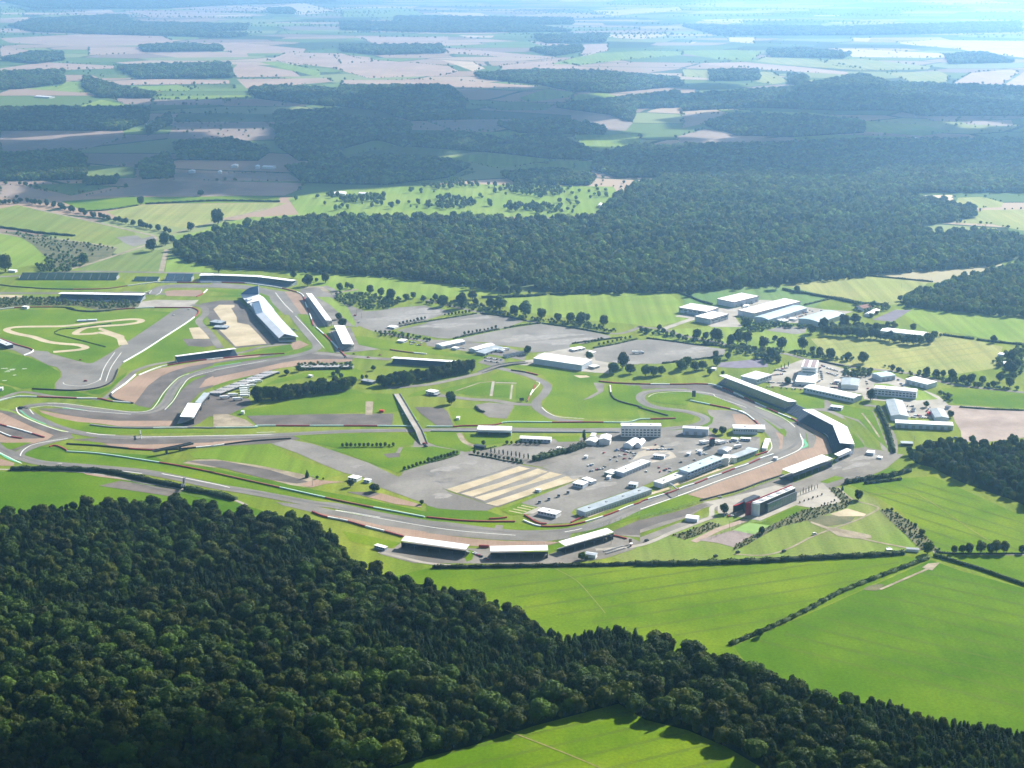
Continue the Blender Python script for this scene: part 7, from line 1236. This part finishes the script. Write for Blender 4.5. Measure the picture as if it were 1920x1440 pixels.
for a in [("S -20,212 300,207 600,196 900,180 1200,165 1320,155", 7, 4, "long dark hedge along the top of the big right-hand fields"), ("R 660,266 1000,262 1400,256 1700,252 1919,240", 4.5, 3, "clipped dark hedge below the three nearest grandstands"),
    ("S 450,612 600,550 750,482 900,405 1000,350 1200,270 1440,180", 5, 3, "diagonal dark hedge dividing the two biggest green fields"), ("S 1470,165 1600,205 1700,235 1920,312 2100,370", 5, 3, "dark hedge running down to the right edge from the crossing"),
    ("H 962,500 1100,465 1240,425", 8, 7, "tall clipped evergreen screen below the triangular lot"), ("H 1272,428 1340,400 1420,372", 8, 7, "second, shorter evergreen screen beside the clubhouse"), ("F 100,580 400,578 700,585 1000,608 1300,675 1650,745", 9, 4, "dark hedge bank between the perimeter road and the track"), ("F 1670,752 1800,780 G 0,800 200,855", 9, 4, "dark hedge bank left of the near wood"),
    ("J 600,25 640,90 690,210 750,430", 4.5, 5, "tall dark hedge right of the long service road"), ("J 315,705 500,672 700,645 900,595", 5, 5, "thick hedge at the top of the long green field"), ("J 485,707 640,690 815,668", 4, 3, "short thick hedge under the field's top hedge"), ("J 1130,1320 1300,1338 1920,1338", 2, 1.6, "low hedge along the narrow lane"),
    ("C 495,378 700,372 900,365 1075,350", 6, 4, "dark hedge with bushes across the meadow above the car parks"), ("C 1110,350 1300,345 1480,340", 5, 3, "hedge at the foot of the broad wood"), ("D 290,312 450,370 560,415 650,440", 4, 3, "hedge slanting down to the white warehouses"), ("D 1285,303 1400,330 1560,350 1700,378 1920,412", 5, 4, "hedge below the pale stubble field"), ("D 1480,445 1600,415 1700,390", 4, 2.5, "short hedge right of the long warehouse"),
    ("E 0,352 170,380 400,425 700,445", 5, 4, "hedge running towards the farm cottages"), ("E 500,180 740,200 1100,235", 4, 2.5, "thin hedge between the two pale stubble fields"), ("E 1190,712 1330,732 1470,750", 5, 3, "hedge right of the low pink-roofed shed"), ("E 1495,757 1700,780 1920,802", 5, 3, "hedge under the lone tree on the right meadow"), ("E 1340,1362 1600,1380 1920,1392", 3, 2, "thin hedge above the pink gravel lot"),
    ("C 240,745 450,700 655,660", 4, 1.8, "low hedge between the second and third car park"), ("C 700,652 860,625 1030,605", 4, 1.8, "low hedge at the top of the third car park"), ("C 0,592 230,555 450,520", 4, 1.8, "low hedge between the first and second car park"), ("C 485,518 700,545 900,585", 4, 1.8, "low hedge at the top of the second car park"), ("C 1040,608 1300,645 1640,705", 4, 1.8, "low hedge along the right top of the third car park"),
    ("D 60,742 330,775 500,800 740,812", 4, 1.8, "low hedge at the top of the fourth car park"), ("D 200,968 500,935 750,900", 4, 2, "low hedge under the fourth car park"), ("B 1680,635 1800,610 1920,590", 4, 1.8, "low hedge by the young trees at far left of the car parks"), ("C 1500,830 1700,795 1895,748", 4, 1.8, "low hedge left of the fourth car park"), ("C 1310,790 1500,765 1760,735", 4, 1.8, "low hedge at the right corner of the third car park"),
    ("K 620,146 800,138 1030,102", 5, 3, "thin hedge between the two upper left fields"), ("K 1090,92 1400,78 1640,68 2100,75", 5, 4, "dark hedge below the narrow yellow field"), ("K 0,268 140,285 300,310 560,332", 7, 4, "hedge below the large upper left field"), ("V 230,390 700,465 1000,530 1450,590", 3, 1.2, "low clipped hedge above the grey paddock lot"), ("V 500,300 850,205", 2, 1.2, "low hedge at the left of the triangular lot"), ("H 0,525 150,490 290,445", 2, 1.2, "low hedge left of the grey paddock lot"),
    ("H 445,20 470,50 520,65", 5, 2.5, "curved clipped hedge on the round infield pad"), ("G 0,630 300,665", .1, .1, ""), ("I 1850,700 1920,685", 5, 4, "short dark hedge at the corner of the service road"), ("A 600,470 680,490 800,500 1000,495", 3, 2, "thin dark hedge on the bank of the left circuit"), ("A 490,690 560,660 700,650 1000,610", 2, 1.5, "dark tyre-like hedge row inside the sandy kart loop")]:
    if a[3]: hedge(*a, dens=1.0 if a[1] > 3 else 1.3, qs=.6 if a[1] > 3 else .4)
hedge("A 490,700 600,730 800,780 950,820", 1.6, 1.2, "thin dark bush line below the sandy loop", qs=.4)
# ================================================================ settle the ground sheets: each a hair above the one below
flat = sorted([o for o in COL.objects if o.get('kind') == 'structure' and o.type == 'MESH' and o.name.split('.')[0] != 'ground' and 0 < o.location.z < 6 and o.parent is None], key=lambda o: o.location.z)
for i, o in enumerate(flat): o.location.z = .03 + i * .0006   # settle
# ================================================================ AIR
def cloud(label, cx, cy, rx, ry, n, seed, alt=1500):
    """a cumulus bank high above; it shades the land behind it"""
    rng = np.random.default_rng(seed); lobes = []
    for i in range(n):
        th = rng.uniform(0, 6.28); q = rng.random() ** .5; s_ = rng.uniform(.16, .34) * min(rx, ry) * (1.15 - q * .6)
        lobes.append((np.array([math.cos(th) * q * rx, math.sin(th) * q * ry, rng.uniform(-40, 60)]), s_))
    V, F = [], []; k = 0
    for c, r in lobes:
        nu, nv = 16, 8; pts = []
        for j in range(nv + 1):
            ph = math.pi * j / nv
            for i in range(nu):
                th = 2 * math.pi * i / nu; w_ = r * (1 + .13 * math.sin(th * 3 + c[0]) + .10 * math.sin(th * 5 + ph * 4 + c[1])) ; pts.append((c[0] + w_ * math.sin(ph) * math.cos(th), c[1] + w_ * math.sin(ph) * math.sin(th), c[2] + w_ * .35 * math.cos(ph)))
        for j in range(nv):
            for i in range(nu): F.append((k + j * nu + i, k + (j + 1) * nu + i, k + (j + 1) * nu + (i + 1) % nu, k + j * nu + (i + 1) % nu))
        V += pts; k += len(pts)
    m = bpy.data.materials.get("cloud") or bpy.data.materials.new("cloud"); m.use_nodes = True; m.node_tree.nodes["Principled BSDF"].inputs["Base Color"].default_value = (.9, .9, .92, 1); m.node_tree.nodes["Principled BSDF"].inputs["Roughness"].default_value = 1
    nt = m.node_tree
    if "mixt" not in nt.nodes:
        tr = nt.nodes.new("ShaderNodeBsdfTransparent"); mx = nt.nodes.new("ShaderNodeMixShader"); mx.name = "mixt"; mx.inputs[0].default_value = .68
        nt.links.new(tr.outputs[0], mx.inputs[1]); nt.links.new(nt.nodes["Principled BSDF"].outputs[0], mx.inputs[2]); nt.links.new(mx.outputs[0], nt.nodes["Material Output"].inputs["Surface"])
    off = SDIR * (alt / SDIR.z); o = link("cloud", np_mesh("cloud", np.array(V), np.array(F), [m])); o.location = (cx + off.x, cy + off.y, alt)
    o.visible_volume_scatter = True
    return tag(o, label, "cloud", None, 'structure')
def shade(label, x, y, rx, ry, n, seed): p = at(x, y); return cloud(label, p.x, p.y, rx, ry, n, seed)
shade("broad cumulus bank over the middle farmland", 250, 268, 1700, 1150, 60, 3); shade("broad cumulus bank over the right farmland", 1350, 222, 2400, 1350, 70, 4)
q0 = Vector((-480, 0, 0)); cloud("unseen cloud added over the viewer to shade the near air", q0.x, q0.y, 1500, 1000, 130, 9)  # cloud put in out of view to thin the haze veil nearby
# one closed box of even haze
mb = MB(); mb.box(-22000, 22000, -600, 40000, -1.5, 640); me = raw("haze", mb.v, mb.f, None); hz = link("haze", me); tag(hz, "pale blue haze lying over the whole countryside", "haze", None, 'stuff')
m = bpy.data.materials.new("haze"); m.use_nodes = True; nt = m.node_tree; nt.nodes.clear(); out = nt.nodes.new("ShaderNodeOutputMaterial"); pv = nt.nodes.new("ShaderNodeVolumePrincipled")
pv.inputs["Color"].default_value = (*HAZE_COL, 1); pv.inputs["Density"].default_value = HAZE_D; pv.inputs["Anisotropy"].default_value = HAZE_G
nt.links.new(pv.outputs[0], out.inputs["Volume"]); me.materials.append(m)
